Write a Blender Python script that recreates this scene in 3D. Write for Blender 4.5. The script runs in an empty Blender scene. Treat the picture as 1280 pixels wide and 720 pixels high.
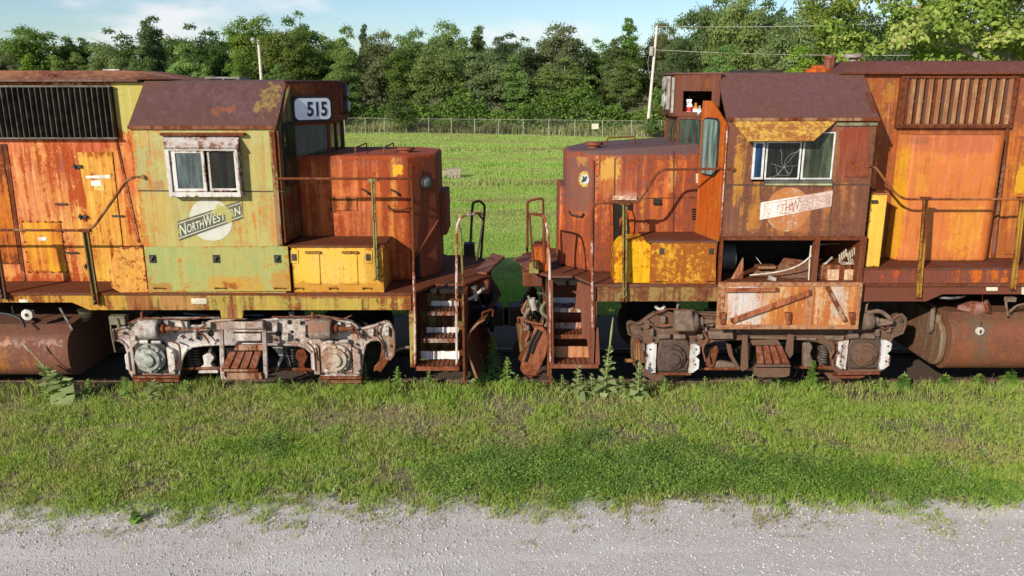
import bpy, bmesh, math, random
import numpy as np
from mathutils import Vector, Matrix
R = math.radians
sc = bpy.context.scene
col = sc.collection
# ---------------------------------------------------------------- camera, light, exposure
PITCH = R(14.36); FPX = 1000.0; CY = -12.25; CZ = 4.4
cam_d = bpy.data.cameras.new('camera'); cam = bpy.data.objects.new('camera', cam_d); col.objects.link(cam)
cam.location = (0, CY, CZ); cam.rotation_euler = (math.pi/2 - PITCH, 0, 0)
cam_d.sensor_width = 36; cam_d.lens = 36*FPX/1280; cam_d.clip_start = .1; cam_d.clip_end = 6000
sc.camera = cam
SUN_DIR = Vector((.50, .66, -.365)).normalized()          # direction the light travels
sun_d = bpy.data.lights.new('sun', 'SUN'); sun = bpy.data.objects.new('sun', sun_d); col.objects.link(sun)
sun.rotation_euler = SUN_DIR.to_track_quat('-Z', 'Y').to_euler()
sun_d.energy = 4.9; sun_d.angle = R(.5); sun_d.color = (1, .91, .76)
SUN_EL = math.asin(-SUN_DIR.z); SUN_AZ = math.atan2(-SUN_DIR.x, -SUN_DIR.y)
w = bpy.data.worlds.new('World'); sc.world = w; w.use_nodes = True
nt = w.node_tree; nt.nodes.clear()
wo = nt.nodes.new('ShaderNodeOutputWorld'); bg = nt.nodes.new('ShaderNodeBackground')
sky = nt.nodes.new('ShaderNodeTexSky'); sky.sky_type = 'NISHITA'; sky.sun_disc = False
sky.sun_elevation = SUN_EL; sky.sun_rotation = SUN_AZ; sky.dust_density = .3; sky.ozone_density = 4.0; sky.air_density = 1.0
tc = nt.nodes.new('ShaderNodeTexCoord'); mp = nt.nodes.new('ShaderNodeMapping')
mp.inputs['Scale'].default_value = (1, 1, 3.2); mp.inputs['Location'].default_value = (.35, .1, .12)
cn = nt.nodes.new('ShaderNodeTexNoise'); cn.inputs['Scale'].default_value = 3.6; cn.inputs['Detail'].default_value = 9; cn.inputs['Roughness'].default_value = .56
cr = nt.nodes.new('ShaderNodeMapRange'); cr.interpolation_type = 'SMOOTHSTEP'
cr.inputs[1].default_value = .53; cr.inputs[2].default_value = .70; cr.inputs[4].default_value = .75
cm = nt.nodes.new('ShaderNodeMixRGB'); cm.inputs[2].default_value = (7.6, 7.3, 7.5, 1)
L = nt.links.new
L(tc.outputs['Generated'], mp.inputs['Vector']); L(mp.outputs[0], cn.inputs['Vector']); L(cn.outputs[0], cr.inputs[0])
L(cr.outputs[0], cm.inputs[0]); L(sky.outputs[0], cm.inputs[1]); L(cm.outputs[0], bg.inputs[0]); L(bg.outputs[0], wo.inputs[0])
bg.inputs[1].default_value = .11
sc.view_settings.view_transform = 'Standard'; sc.view_settings.look = 'None'
sc.view_settings.exposure = 0.28; sc.view_settings.gamma = 1; sc.view_settings.use_curve_mapping = False
sc.render.resolution_x = 1024; sc.render.resolution_y = 576
# ---------------------------------------------------------------- helpers
cp, sp = math.cos(PITCH), math.sin(PITCH)
def at(px, py, Y):                      # photo pixel -> point on the upright plane y = Y
    u = (px-640)/FPX; v = (py-360)/FPX
    t = (Y-CY)/(cp - v*sp)
    return (u*t, Y, CZ + (-sp - v*cp)*t)
def atz(px, py, Z):                     # photo pixel -> point on the level plane z = Z
    u = (px-640)/FPX; v = (py-360)/FPX
    t = (Z-CZ)/(-sp - v*cp)
    return (u*t, CY + (cp - v*sp)*t, Z)
def atpl(px, py, A, B):                 # photo pixel -> (distance along the upright plane through A and B, z)
    A = Vector(A); d = (Vector(B)-A).normalized(); n = Vector((d.y, -d.x)); u = (px-640)/FPX; v = (py-360)/FPX
    D = Vector((u, cp - v*sp)); t = (A-Vector((0, CY))).dot(n)/D.dot(n); q = Vector((0, CY))+D*t
    return (q-A).dot(d), CZ+(-sp-v*cp)*t
def planeT(A, B):
    A = Vector(A); d = (Vector(B)-A).normalized(); n = Vector((d.y, -d.x))
    return lambda u, v, w_: (A.x+d.x*u+n.x*w_, A.y+d.y*u+n.y*w_, v)
class MB:
    def __init__(s): s.v = []; s.f = []
    def add(s, vs, fs):
        n = len(s.v); s.v += [tuple(p) for p in vs]; s.f += [tuple(i+n for i in f) for f in fs]; return s
    def box(s, x0, x1, y0, y1, z0, z1):
        if x0 > x1: x0, x1 = x1, x0
        if y0 > y1: y0, y1 = y1, y0
        if z0 > z1: z0, z1 = z1, z0
        return s.add([(x0,y0,z0),(x1,y0,z0),(x1,y1,z0),(x0,y1,z0),(x0,y0,z1),(x1,y0,z1),(x1,y1,z1),(x0,y1,z1)],
                     [(0,3,2,1),(4,5,6,7),(0,1,5,4),(1,2,6,5),(2,3,7,6),(3,0,4,7)])
    def loft(s, A, B):                  # two rings of equal length, capped
        n = len(A); fs = [tuple(range(n))[::-1], tuple(range(n, 2*n))]
        fs += [(i, (i+1) % n, n+(i+1) % n, n+i) for i in range(n)]
        return s.add(list(A)+list(B), fs)
    def pry(s, pts, y0, y1): return s.loft([(x, y0, z) for x, z in pts], [(x, y1, z) for x, z in pts])
    def prx(s, pts, x0, x1): return s.loft([(x0, y, z) for y, z in pts], [(x1, y, z) for y, z in pts])
    def prz(s, pts, z0, z1): return s.loft([(x, y, z0) for x, y in pts], [(x, y, z1) for x, y in pts])
    def px(s, pts, Y, t):               # outline read off the photo on plane Y, real thickness t
        q = [at(a, b, Y) for a, b in pts]
        return s.pry([(p[0], p[2]) for p in q], Y, Y+t)
    def tube(s, pts, r, n=8):
        pts = [Vector(p) for p in pts]; m = len(pts)
        rs = r if isinstance(r, (list, tuple)) else [r]*m
        d = (pts[1]-pts[0]).normalized()
        a = Vector((0,0,1)) if abs(d.z) < .9 else Vector((1,0,0))
        u = d.cross(a).normalized(); base = len(s.v)
        for i, p in enumerate(pts):
            if i == 0: t = pts[1]-pts[0]
            elif i == m-1: t = pts[-1]-pts[-2]
            else: t = (pts[i+1]-p).normalized()+(p-pts[i-1]).normalized()
            t.normalize(); u = (u - t*u.dot(t)).normalized(); v = t.cross(u)
            for k in range(n):
                a = 2*math.pi*k/n; s.v.append(tuple(p + u*math.cos(a)*rs[i] + v*math.sin(a)*rs[i]))
        for i in range(m-1):
            for k in range(n):
                a = base+i*n+k; b = base+i*n+(k+1) % n; s.f.append((a, b, b+n, a+n))
        s.f.append(tuple(base+k for k in range(n))[::-1]); s.f.append(tuple(base+(m-1)*n+k for k in range(n)))
        return s
    def cyl(s, p0, p1, r, n=20): return s.tube([p0, p1], r, n)
    def lathe(s, c, ax, prof, n=24):    # prof: (distance along axis, radius)
        c = Vector(c); ax = Vector(ax).normalized()
        return s.tube([c+ax*h for h, r in prof], [max(r, .0005) for h, r in prof], n) if all(prof[i+1][0] != prof[i][0] for i in range(len(prof)-1)) else s.tube([c+ax*(h+i*1e-4) for i, (h, r) in enumerate(prof)], [max(r, .0005) for h, r in prof], n)
    def framed(s, T, u0, u1, v0, v1, holes, w0, w1):   # slab with rectangular holes; T maps (u, v, w) to a point
        us = sorted({u0, u1, *[h[0] for h in holes], *[h[1] for h in holes]})
        vs = sorted({v0, v1, *[h[2] for h in holes], *[h[3] for h in holes]})
        def hole(i, j):
            if i < 0 or j < 0 or i >= len(us)-1 or j >= len(vs)-1: return True
            a = (us[i]+us[i+1])/2; b = (vs[j]+vs[j+1])/2
            return any(h[0] < a < h[1] and h[2] < b < h[3] for h in holes)
        idx = {}
        def V(i, j, k):
            if (i, j, k) not in idx: idx[(i, j, k)] = len(s.v); s.v.append(tuple(T(us[i], vs[j], (w0, w1)[k])))
            return idx[(i, j, k)]
        for i in range(len(us)-1):
            for j in range(len(vs)-1):
                if hole(i, j): continue
                s.f.append((V(i,j,0), V(i+1,j,0), V(i+1,j+1,0), V(i,j+1,0))); s.f.append((V(i,j,1), V(i,j+1,1), V(i+1,j+1,1), V(i+1,j,1)))
                if hole(i-1, j): s.f.append((V(i,j,0), V(i,j+1,0), V(i,j+1,1), V(i,j,1)))
                if hole(i+1, j): s.f.append((V(i+1,j,0), V(i+1,j,1), V(i+1,j+1,1), V(i+1,j+1,0)))
                if hole(i, j-1): s.f.append((V(i,j,0), V(i,j,1), V(i+1,j,1), V(i+1,j,0)))
                if hole(i, j+1): s.f.append((V(i,j+1,0), V(i+1,j+1,0), V(i+1,j+1,1), V(i,j+1,1)))
        return s
    def mirror_y(s):
        n = len(s.v); s.v += [(x, -y, z) for x, y, z in s.v]; s.f += [tuple(i+n for i in reversed(f)) for f in s.f]; return s
def rnd_pts(pts, r, k=4):               # round the corners of a path
    P = [Vector(p) for p in pts]; out = [P[0]]
    for i in range(1, len(P)-1):
        a, b, c = P[i-1], P[i], P[i+1]
        d = min(r, (a-b).length*.49, (c-b).length*.49)
        s0 = b+(a-b).normalized()*d; s1 = b+(c-b).normalized()*d
        for j in range(k+1):
            t = j/k; out.append(s0*(1-t)**2 + b*2*t*(1-t) + s1*t*t)
    return out+[P[-1]]
def worldloc(o):
    v = Vector((0,0,0))
    while o: v += Vector(o.location); o = o.parent
    return v
def link(name, me, mat, parent=None, loc=(0,0,0), bevel=0, seg=2):
    o = bpy.data.objects.new(name, me); col.objects.link(o)
    if mat: me.materials.append(mat)
    if parent: o.parent = parent
    else: o.location = loc
    if bevel:
        b = o.modifiers.new('bevel', 'BEVEL'); b.width = bevel; b.segments = seg; b.limit_method = 'ANGLE'; b.angle_limit = R(35)
    return o
SPLIT = dict(corner_post='corner_post', tie_bar='tie_bar', frame_bolts='bolt', step_hanger='step_hanger', step_bar='step_bar', panel_bolts='bolt', nose_bolts='bolt', reflector='reflector', bolts='bolt',
    label_plate='label_plate', frame_holes='lightening_hole', rail_pipe='rail_pipe', side_sill='side_sill', walkway_skirt='walkway_skirt', loose_cable='loose_cable', brake_pipes='brake_pipe', wire_terminals='terminal',
    equalizer_pins='equalizer_pin', leaf_spring_guard='spring_guard', loose_boards='loose_board', bracket_stack='bracket', grab_iron='grab_iron', panel_seam='panel_seam', slot_edge='slot_edge', spring_guard='spring_guard',
    locker_lining='locker_lining', brake_hanger='brake_hanger', sill_debris='dead_leaf', grille_bar='grille_bar', step_tread='tread_slat', hose='hose', weld_seam='weld_seam', vent_slits='vent_slit', cab_interior='cab_interior', banner_stripe='banner_stripe', thin_pipe='thin_pipe')
def pieces(mb):
    p = list(range(len(mb.v)))
    def find(a):
        while p[a] != a: p[a] = p[p[a]]; a = p[a]
        return a
    for f in mb.f:
        a = find(f[0])
        for i in f[1:]: p[find(i)] = a
    g = {}
    for f in mb.f: g.setdefault(find(f[0]), []).append(f)
    out = []
    for fs in g.values():
        ids = sorted({i for f in fs for i in f}); ix = {i: k for k, i in enumerate(ids)}; m = MB(); m.v = [mb.v[i] for i in ids]; m.f = [tuple(ix[i] for i in f) for f in fs]; out.append(m)
    return out
def part(name, mb, mat, parent=None, loc=(0,0,0), bevel=0, seg=2, label=None, sharp=38):
    if name in SPLIT and parent:
        ps = pieces(mb)
        if len(ps) > 1: return [part1(SPLIT[name], m, mat, parent, loc, bevel, seg, label, sharp) for m in ps][0]
        name = SPLIT[name]
    return part1(name, mb, mat, parent, loc, bevel, seg, label, sharp)
def part1(name, mb, mat, parent=None, loc=(0,0,0), bevel=0, seg=2, label=None, sharp=38):
    off = worldloc(parent) if parent else Vector(loc)
    me = bpy.data.meshes.new(name)
    me.from_pydata([(x-off.x, y-off.y, z-off.z) for x, y, z in mb.v], [], mb.f)
    bm = bmesh.new(); bm.from_mesh(me); bmesh.ops.recalc_face_normals(bm, faces=bm.faces); bm.to_mesh(me); bm.free()
    me.polygons.foreach_set('use_smooth', [True]*len(me.polygons)); me.set_sharp_from_angle(angle=R(sharp))
    o = link(name, me, mat, parent, loc, bevel, seg)
    if label: o['label'] = label
    return o
def tag(o, label=None, cat=None, group=None, kind=None):
    if label: o['label'] = label
    if cat: o['category'] = cat
    if group: o['group'] = group
    if kind: o['kind'] = kind
    return o
def empty(name, loc):
    o = bpy.data.objects.new(name, None); o.empty_display_size = .3; o.location = loc; col.objects.link(o); return o
def copy_tree(o, parent=None):
    c = o.copy(); col.objects.link(c)
    if parent: c.parent = parent
    for ch in list(o.children): copy_tree(ch, c)
    return c
def text_mb(s, u0, u1, v0, v1, T, off=.0):          # lettering fitted in the box u0..u1, v0..v1
    cu = bpy.data.curves.new('t', 'FONT'); cu.body = s; cu.size = 1; cu.extrude = .5; cu.offset = off; cu.resolution_u = 4
    o = bpy.data.objects.new('t', cu); me = bpy.data.meshes.new_from_object(o)
    co = [tuple(v.co) for v in me.vertices]; xs = [c[0] for c in co]; ys = [c[1] for c in co]
    ax, bx, ay, by = min(xs), max(xs), min(ys), max(ys)
    mb = MB(); mb.add([T(u0+(c[0]-ax)/(bx-ax)*(u1-u0), v0+(c[1]-ay)/(by-ay)*(v1-v0), c[2]) for c in co], [tuple(p.vertices) for p in me.polygons])
    bpy.data.objects.remove(o); bpy.data.meshes.remove(me); return mb
# ---------------------------------------------------------------- materials
class NT:
    def __init__(s, name):
        s.m = bpy.data.materials.new(name); s.m.use_nodes = True; s.t = s.m.node_tree; s.t.nodes.clear()
        s.out = s.n('ShaderNodeOutputMaterial'); s.b = s.n('ShaderNodeBsdfPrincipled'); s.l(s.b.outputs[0], s.out.inputs[0])
    def n(s, t, **k):
        x = s.t.nodes.new(t)
        for a, b in k.items(): setattr(x, a, b)
        return x
    def l(s, a, b): s.t.links.new(a, b)
    def set(s, inp, v):
        if isinstance(v, bpy.types.NodeSocket): s.l(v, inp)
        elif isinstance(v, (tuple, list)) and len(v) == 3 and inp.type == 'RGBA': inp.default_value = (*v, 1)
        else: inp.default_value = v
    def math(s, op, a, b=0, clamp=False):
        x = s.n('ShaderNodeMath', operation=op); x.use_clamp = clamp; s.set(x.inputs[0], a); s.set(x.inputs[1], b); return x.outputs[0]
    def mix(s, f, a, b, bt='MIX'):
        x = s.n('ShaderNodeMixRGB', blend_type=bt); s.set(x.inputs[0], f); s.set(x.inputs[1], a); s.set(x.inputs[2], b); return x.outputs[0]
    def coord(s, out='Object', scale=(1,1,1), loc=(0,0,0)):
        c = s.n('ShaderNodeTexCoord'); m = s.n('ShaderNodeMapping'); m.inputs['Scale'].default_value = scale; m.inputs['Location'].default_value = loc
        s.l(c.outputs[out], m.inputs[0]); return m.outputs[0]
    def noise(s, v, sc, det=6, ro=.6, dist=0):
        x = s.n('ShaderNodeTexNoise'); s.l(v, x.inputs['Vector']); x.inputs['Scale'].default_value = sc; x.inputs['Detail'].default_value = det
        x.inputs['Roughness'].default_value = ro; x.inputs['Distortion'].default_value = dist; return x.outputs[0]
    def step(s, v, a, b, lo=0, hi=1):
        x = s.n('ShaderNodeMapRange', interpolation_type='SMOOTHSTEP'); s.set(x.inputs[0], v)
        if a <= b: x.inputs[1].default_value = a; x.inputs[2].default_value = b; x.inputs[3].default_value = lo; x.inputs[4].default_value = hi
        else: x.inputs[1].default_value = b; x.inputs[2].default_value = a; x.inputs[3].default_value = hi; x.inputs[4].default_value = lo
        return x.outputs[0]
    def bump(s, h, d=.02, st=.5):
        x = s.n('ShaderNodeBump'); x.inputs['Distance'].default_value = d; x.inputs['Strength'].default_value = st; s.l(h, x.inputs['Height']); s.l(x.outputs[0], s.b.inputs['Normal'])
CUR_ROOT = 0
DARK_RUST = (.085, .028, .016); ORANGE = (.50, .125, .025); PLUM = (.105, .048, .045)
def paint(name, A, B, rust=DARK_RUST, rust2=(.20,.06,.025), amt=.5, streak=1.0, seed=0, patches=(), rough=.6, root=None, soft=.07, sc=1.0, bump=.35, spec=.18, dirt=.35, g=.76, var=0, edge=.16):
    def adj(c):
        l = .3*c[0]+.6*c[1]+.1*c[2]; return tuple(max(.004, (l+(x-l)*1.13)*g) for x in c[:3])
    A, B, rust, rust2 = adj(A), adj(B), adj(rust), adj(rust2); patches = [p[:4]+(adj(p[4]),)+p[5:] for p in patches]
    root = CUR_ROOT if root is None else root
    k = NT(name); S = seed*3.71
    v = k.coord(loc=(S, S*.7, S*.3)); vs = k.coord(scale=(11*sc, 11*sc, .7*sc), loc=(S, 0, S)); vf = k.coord(scale=(26*sc, 26*sc, 1.6*sc), loc=(S, 3, S))
    n1 = k.noise(v, 1.5*sc, 7, .62); st = k.noise(vs, 1.0, 6, .62); n2 = k.noise(v, 15*sc, 8, .74); fs = k.noise(vf, 1, 5, .65)
    ex = lambda q, g: k.math('ADD', .5, k.math('MULTIPLY', k.math('SUBTRACT', q, .5), g))
    n1 = ex(n1, 2.1); st = ex(st, 2.3); n2 = ex(n2, 1.9); fs = ex(fs, 2.0)
    base = k.mix(k.step(k.math('ADD', k.math('MULTIPLY', n1, .5), k.math('MULTIPLY', st, .5)), .36, .64), A, B)
    def do(base, plist):
        xyz = k.n('ShaderNodeSeparateXYZ'); k.l(k.coord(), xyz.inputs[0])
        for (cx, cz, rx, rz, c, stg, nz) in plist:
            dx = k.math('DIVIDE', k.math('ABSOLUTE', k.math('SUBTRACT', xyz.outputs[0], cx-root)), rx)
            dz = k.math('DIVIDE', k.math('ABSOLUTE', k.math('SUBTRACT', xyz.outputs[2], cz)), rz)
            d = k.math('POWER', k.math('ADD', k.math('POWER', dx, 4.0), k.math('POWER', dz, 4.0)), .25)
            nn = k.math('ADD', k.math('MULTIPLY', n2, .4), k.math('ADD', k.math('MULTIPLY', n1, .3), k.math('MULTIPLY', st, .3)))
            d = k.math('ADD', d, k.math('MULTIPLY', k.math('SUBTRACT', nn, .5), nz*2.6))
            base = k.mix(k.step(d, 1.06+.1*nz, .94-.1*nz, 0, stg), base, c)
        return base
    base = do(base, [p[:7] for p in patches if len(p) == 7])
    if var:
        hv = ex(k.noise(k.coord(scale=(13*sc, 13*sc, 1.1*sc), loc=(S+9, 2, S)), 1, 6, .68), 2.4); h2 = ex(k.noise(k.coord(loc=(S+5, S, 1)), 2.6*sc, 8, .7), 2.2)
        base = k.mix(k.step(hv, .56, .85, 0, var), base, tuple(min(.8, x*1.25+.05) for x in A))
        base = k.mix(k.step(hv, .44, .12, 0, var*1.1), base, (A[0]*.62, A[1]*.34, A[2]*.4))
        base = k.mix(k.step(h2, .60, .72, 0, var*.8), base, (min(.8, B[0]*1.1), B[1]*1.5+.02, B[2]*1.2))
    base = k.mix(k.step(fs, .45, .95, 0, min(.9, dirt*1.1)), base, k.mix(.6, base, rust))
    base = k.mix(k.step(fs, .55, .05, 0, min(.6, dirt*.55)), base, k.mix(.22, base, (.9, .8, .6)))
    t = .5 + (.5-amt)*.62
    mval = k.math('ADD', k.math('ADD', k.math('MULTIPLY', n1, .34), k.math('MULTIPLY', st, .38*streak)), k.math('MULTIPLY', n2, .28+.38*(1-streak)))
    gx = k.n('ShaderNodeSeparateXYZ'); gc = k.n('ShaderNodeTexCoord'); k.l(gc.outputs['Generated'], gx.inputs[0])
    ed = k.math('MAXIMUM', k.math('ABSOLUTE', k.math('SUBTRACT', gx.outputs[0], .5)), k.math('ABSOLUTE', k.math('SUBTRACT', gx.outputs[2], .5)))
    edm = k.math('MULTIPLY', k.step(ed, .44, .50, 0, edge), k.step(n2, .2, .7, .3, 1.3)); mval = k.math('ADD', mval, edm)
    chip = k.noise(v, 34*sc, 5, .8); mval = k.math('ADD', mval, k.math('MULTIPLY', k.math('SUBTRACT', chip, .5), .34))
    sf = soft*1.0
    halo = k.step(mval, t-.16-sf, t, 0, .62)
    rm = k.step(mval, t-sf*.5, t+sf*.5)
    base = k.mix(halo, base, k.mix(.5, base, rust2))
    c = k.mix(rm, base, k.mix(k.step(n2, .25, .75), rust, rust2))
    c = do(c, [p[:7] for p in patches if len(p) == 8])
    k.l(c, k.b.inputs['Base Color'])
    k.set(k.b.inputs['Roughness'], k.step(rm, 0, 1, rough, .88)); k.b.inputs['Specular IOR Level'].default_value = spec
    k.bump(k.math('ADD', k.math('MULTIPLY', n1, 1.6), k.math('ADD', k.math('MULTIPLY', n2, .6), k.math('MULTIPLY', rm, -.6))), .012, bump)
    return k.m
def plain(name, c, rough=.7, c2=None, sc=8, metallic=0, spec=.3, bump=0):
    k = NT(name); v = k.coord(); n = k.noise(v, sc, 6, .65)
    k.l(k.mix(k.step(n, .38, .62), c, c2 or tuple(x*.6 for x in c)), k.b.inputs['Base Color'])
    k.b.inputs['Roughness'].default_value = rough; k.b.inputs['Metallic'].default_value = metallic; k.b.inputs['Specular IOR Level'].default_value = spec
    if bump: k.bump(n, .01, bump)
    return k.m
def glass(name, tint=(.55,.66,.6), dirt=.25, dc=(.25,.28,.24), seed=0, dark=0, rough=.06):
    k = NT(name); k.t.nodes.remove(k.b)
    v = k.coord(loc=(seed, seed, 0)); vs = k.coord(scale=(9, 9, 1.5), loc=(seed, 0, 0)); n = k.noise(vs, 1.5, 6, .65)
    tr = k.n('ShaderNodeBsdfTransparent'); tr.inputs[0].default_value = (*tint, 1)
    gl = k.n('ShaderNodeBsdfGlossy'); gl.inputs['Roughness'].default_value = rough; gl.inputs[0].default_value = (.9,.9,.9,1)
    fr = k.n('ShaderNodeFresnel'); fr.inputs[0].default_value = 1.5
    m1 = k.n('ShaderNodeMixShader'); k.l(k.math('ADD', fr.outputs[0], dark, True), m1.inputs[0]); k.l(tr.outputs[0], m1.inputs[1]); k.l(gl.outputs[0], m1.inputs[2])
    df = k.n('ShaderNodeBsdfDiffuse'); df.inputs[0].default_value = (*dc, 1)
    m2 = k.n('ShaderNodeMixShader'); k.l(k.step(n, .35, .75, dirt*.4, min(1, dirt*1.8)), m2.inputs[0]); k.l(m1.outputs[0], m2.inputs[1]); k.l(df.outputs[0], m2.inputs[2])
    k.l(m2.outputs[0], k.out.inputs[0]); return k.m
def leafmat(name, stops, trans=.25, obj_var=0, noise_sc=0):
    k = NT(name); a = k.n('ShaderNodeAttribute'); a.attribute_name = 'rnd'
    r = k.n('ShaderNodeValToRGB'); r.color_ramp.elements[0].position = stops[0][0]; r.color_ramp.elements[0].color = (*stops[0][1], 1)
    r.color_ramp.elements[1].position = stops[-1][0]; r.color_ramp.elements[1].color = (*stops[-1][1], 1)
    for p, c in stops[1:-1]: e = r.color_ramp.elements.new(p); e.color = (*c, 1)
    k.l(a.outputs['Fac'], r.inputs[0]); c = r.outputs[0]
    if obj_var:
        oi = k.n('ShaderNodeObjectInfo'); h = k.n('ShaderNodeHueSaturation'); k.l(c, h.inputs['Color'])
        k.l(k.step(oi.outputs['Random'], 0, 1, .5-.028*obj_var, .5+.022*obj_var), h.inputs['Hue'])
        k.l(k.step(k.math('FRACT', k.math('MULTIPLY', oi.outputs['Random'], 7.3)), 0, 1, 1-.35*obj_var, 1+.25*obj_var), h.inputs['Value'])
        k.l(k.step(k.math('FRACT', k.math('MULTIPLY', oi.outputs['Random'], 3.7)), 0, 1, 1-.3*obj_var, 1.0), h.inputs['Saturation']); c = h.outputs[0]
    k.l(c, k.b.inputs['Base Color']); k.b.inputs['Roughness'].default_value = .6; k.b.inputs['Specular IOR Level'].default_value = .25
    tl = k.n('ShaderNodeBsdfTranslucent'); k.l(k.mix(.5, c, (.35,.45,.05)), tl.inputs[0])
    mx = k.n('ShaderNodeMixShader'); mx.inputs[0].default_value = trans; k.l(k.b.outputs[0], mx.inputs[1]); k.l(tl.outputs[0], mx.inputs[2]); k.l(mx.outputs[0], k.out.inputs[0])
    return k.m
# numpy value noise
def vnoise(x, y, sc, seed=0):
    rs = np.random.RandomState(seed); g = rs.rand(64, 64); x = np.asarray(x)/sc; y = np.asarray(y)/sc
    xi = np.floor(x).astype(int); yi = np.floor(y).astype(int); fx = x-xi; fy = y-yi; fx = fx*fx*(3-2*fx); fy = fy*fy*(3-2*fy)
    a = g[xi % 64, yi % 64]; b = g[(xi+1) % 64, yi % 64]; c = g[xi % 64, (yi+1) % 64]; d = g[(xi+1) % 64, (yi+1) % 64]
    return (a*(1-fx)+b*fx)*(1-fy)+(c*(1-fx)+d*fx)*fy
def fast_mesh(name, verts, nper, mat, rnd, parent=None, loc=(0,0,0), normals=None):
    n = len(verts); nf = n//nper; me = bpy.data.meshes.new(name)
    me.vertices.add(n); me.vertices.foreach_set('co', np.asarray(verts, dtype=np.float32).ravel())
    me.loops.add(n); me.loops.foreach_set('vertex_index', np.arange(n, dtype=np.int32))
    me.polygons.add(nf); me.polygons.foreach_set('loop_start', np.arange(0, n, nper, dtype=np.int32)); me.polygons.foreach_set('loop_total', np.full(nf, nper, dtype=np.int32))
    at_ = me.attributes.new('rnd', 'FLOAT', 'POINT'); at_.data.foreach_set('value', np.repeat(rnd, nper).astype(np.float32))
    me.update(calc_edges=True); me.validate()
    return link(name, me, mat, parent, loc)
# ================================================================ GROUND, ROAD, TRACK
def gz(x, y):
    x = np.asarray(x, float); y = np.asarray(y, float)
    base = np.interp(y, [-60,-5.2,-4.4,-2.6,-1.6,-.85,-.6,1.3,2.6,10,35,54.5,56.5,60,120,3000], [-.02,-.0,.015,.03,.035,.0,-.06,-.08,-.12,-.3,-1.0,-1.0,-1.35,-1.0,-1.0,-1.0])
    amp = np.where((y > -4.3) & (y < -.7), .035, np.where(y > 3, .09, .0)); sc_ = np.where(y > 3, 1, 1)
    return base + amp*(vnoise(x, y, .7, 5)-.5) + np.where(y > 8, .22*(vnoise(x, y, 9.0, 6)-.5), 0)
def sheet(name, xs, ys, zf, mat):
    X, Y = np.meshgrid(xs, ys, indexing='ij'); Z = zf(X, Y); nx, ny = len(xs), len(ys)
    v = np.stack([X.ravel(), Y.ravel(), Z.ravel()], 1); f = [(i*ny+j, (i+1)*ny+j, (i+1)*ny+j+1, i*ny+j+1) for i in range(nx-1) for j in range(ny-1)]
    me = bpy.data.meshes.new(name); me.from_pydata(v.tolist(), [], f); me.polygons.foreach_set('use_smooth', [True]*len(f)); o = link(name, me, mat); o['kind'] = 'structure'; return o
k = NT('ground_soil_grass'); v = k.coord(); xyz = k.n('ShaderNodeSeparateXYZ'); k.l(v, xyz.inputs[0]); y_ = xyz.outputs[1]
n1 = k.noise(v, 1.3, 8, .65); n2 = k.noise(v, 14, 8, .75); n3 = k.noise(v, .12, 5, .6); n4 = k.noise(v, 60, 4, .7)
soil = k.mix(k.step(k.math('ADD', k.math('MULTIPLY', n2, .5), k.math('MULTIPLY', n4, .5)), .4, .6), (.10,.075,.05), (.34,.28,.21)); gr = k.mix(k.step(k.math('ADD', k.math('MULTIPLY', n2, .5), k.math('MULTIPLY', n4, .5)), .42, .58), (.09,.085,.03), (.34,.32,.12))
verge = k.mix(k.step(k.math('ADD', k.math('MULTIPLY', n1, .6), k.math('MULTIPLY', n2, .4)), .42, .60), soil, gr)
bal_shade = k.mix(k.step(n4, .35, .65), (.05,.035,.026), (.17,.12,.09))
field = k.mix(k.step(n3, .42, .6), (.27,.37,.07), (.34,.43,.10)); field = k.mix(k.step(n1, .5, .75, 0, .5), field, (.32,.31,.12))
yn = k.math('ADD', y_, k.math('MULTIPLY', k.math('SUBTRACT', n3, .5), 5)); yn2 = k.math('ADD', y_, k.math('MULTIPLY', k.math('SUBTRACT', n1, .5), .6))
dband = k.math('MULTIPLY', k.step(yn, 53.5, 55), k.step(yn, 59, 57.5)); dband2 = k.math('MULTIPLY', k.math('MULTIPLY', k.step(yn, 28, 31), k.step(yn, 37, 33)), k.step(n1, .42, .55))
field = k.mix(dband, field, (.22,.14,.08)); field = k.mix(k.math('MULTIPLY', dband2, .5), field, (.17,.13,.07)); field = k.mix(k.step(y_, 79, 82), field, (.16,.14,.06))
c = k.mix(k.step(yn2, -1.75, -1.25), verge, bal_shade); c = k.mix(k.step(yn2, 3.4, 4.6), c, field)  # dark ballast colour runs on behind the engines to stand in for their shadow
grv = k.mix(k.step(n2, .35, .65), (.44,.40,.385), (.68,.64,.62)); yn3 = k.math('ADD', y_, k.math('MULTIPLY', k.math('SUBTRACT', k.noise(v, 3.2, 7, .7), .5), 1.3)); c = k.mix(k.step(yn3, -4.62, -4.28), grv, c)
k.l(c, k.b.inputs['Base Color']); k.b.inputs['Roughness'].default_value = .95; k.b.inputs['Specular IOR Level'].default_value = .1; k.bump(k.math('ADD', n2, n4), .02, .6)
xs = np.concatenate([[-3000,-800,-300,-140,-80,-50,-30], np.arange(-22, 22.1, .35), [30,50,80,140,300,800,3000]])
ys = np.concatenate([[-200,-60,-25,-13,-8], np.arange(-6, 5, .2), np.arange(5, 70, 1.2), [75,85,100,150,300,900,3000]])
sheet('ground', xs, ys, gz, k.m)
k = NT('gravel_road'); v = k.coord(); n1 = k.noise(v, 1.1, 6, .6); n2 = k.noise(v, 38, 6, .8); vo = k.n('ShaderNodeTexVoronoi'); k.l(v, vo.inputs['Vector']); vo.inputs['Scale'].default_value = 95
vo2 = k.n('ShaderNodeTexVoronoi'); k.l(v, vo2.inputs['Vector']); vo2.inputs['Scale'].default_value = 48
cc = k.n('ShaderNodeSeparateColor'); k.l(vo.outputs['Color'], cc.inputs[0])
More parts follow.
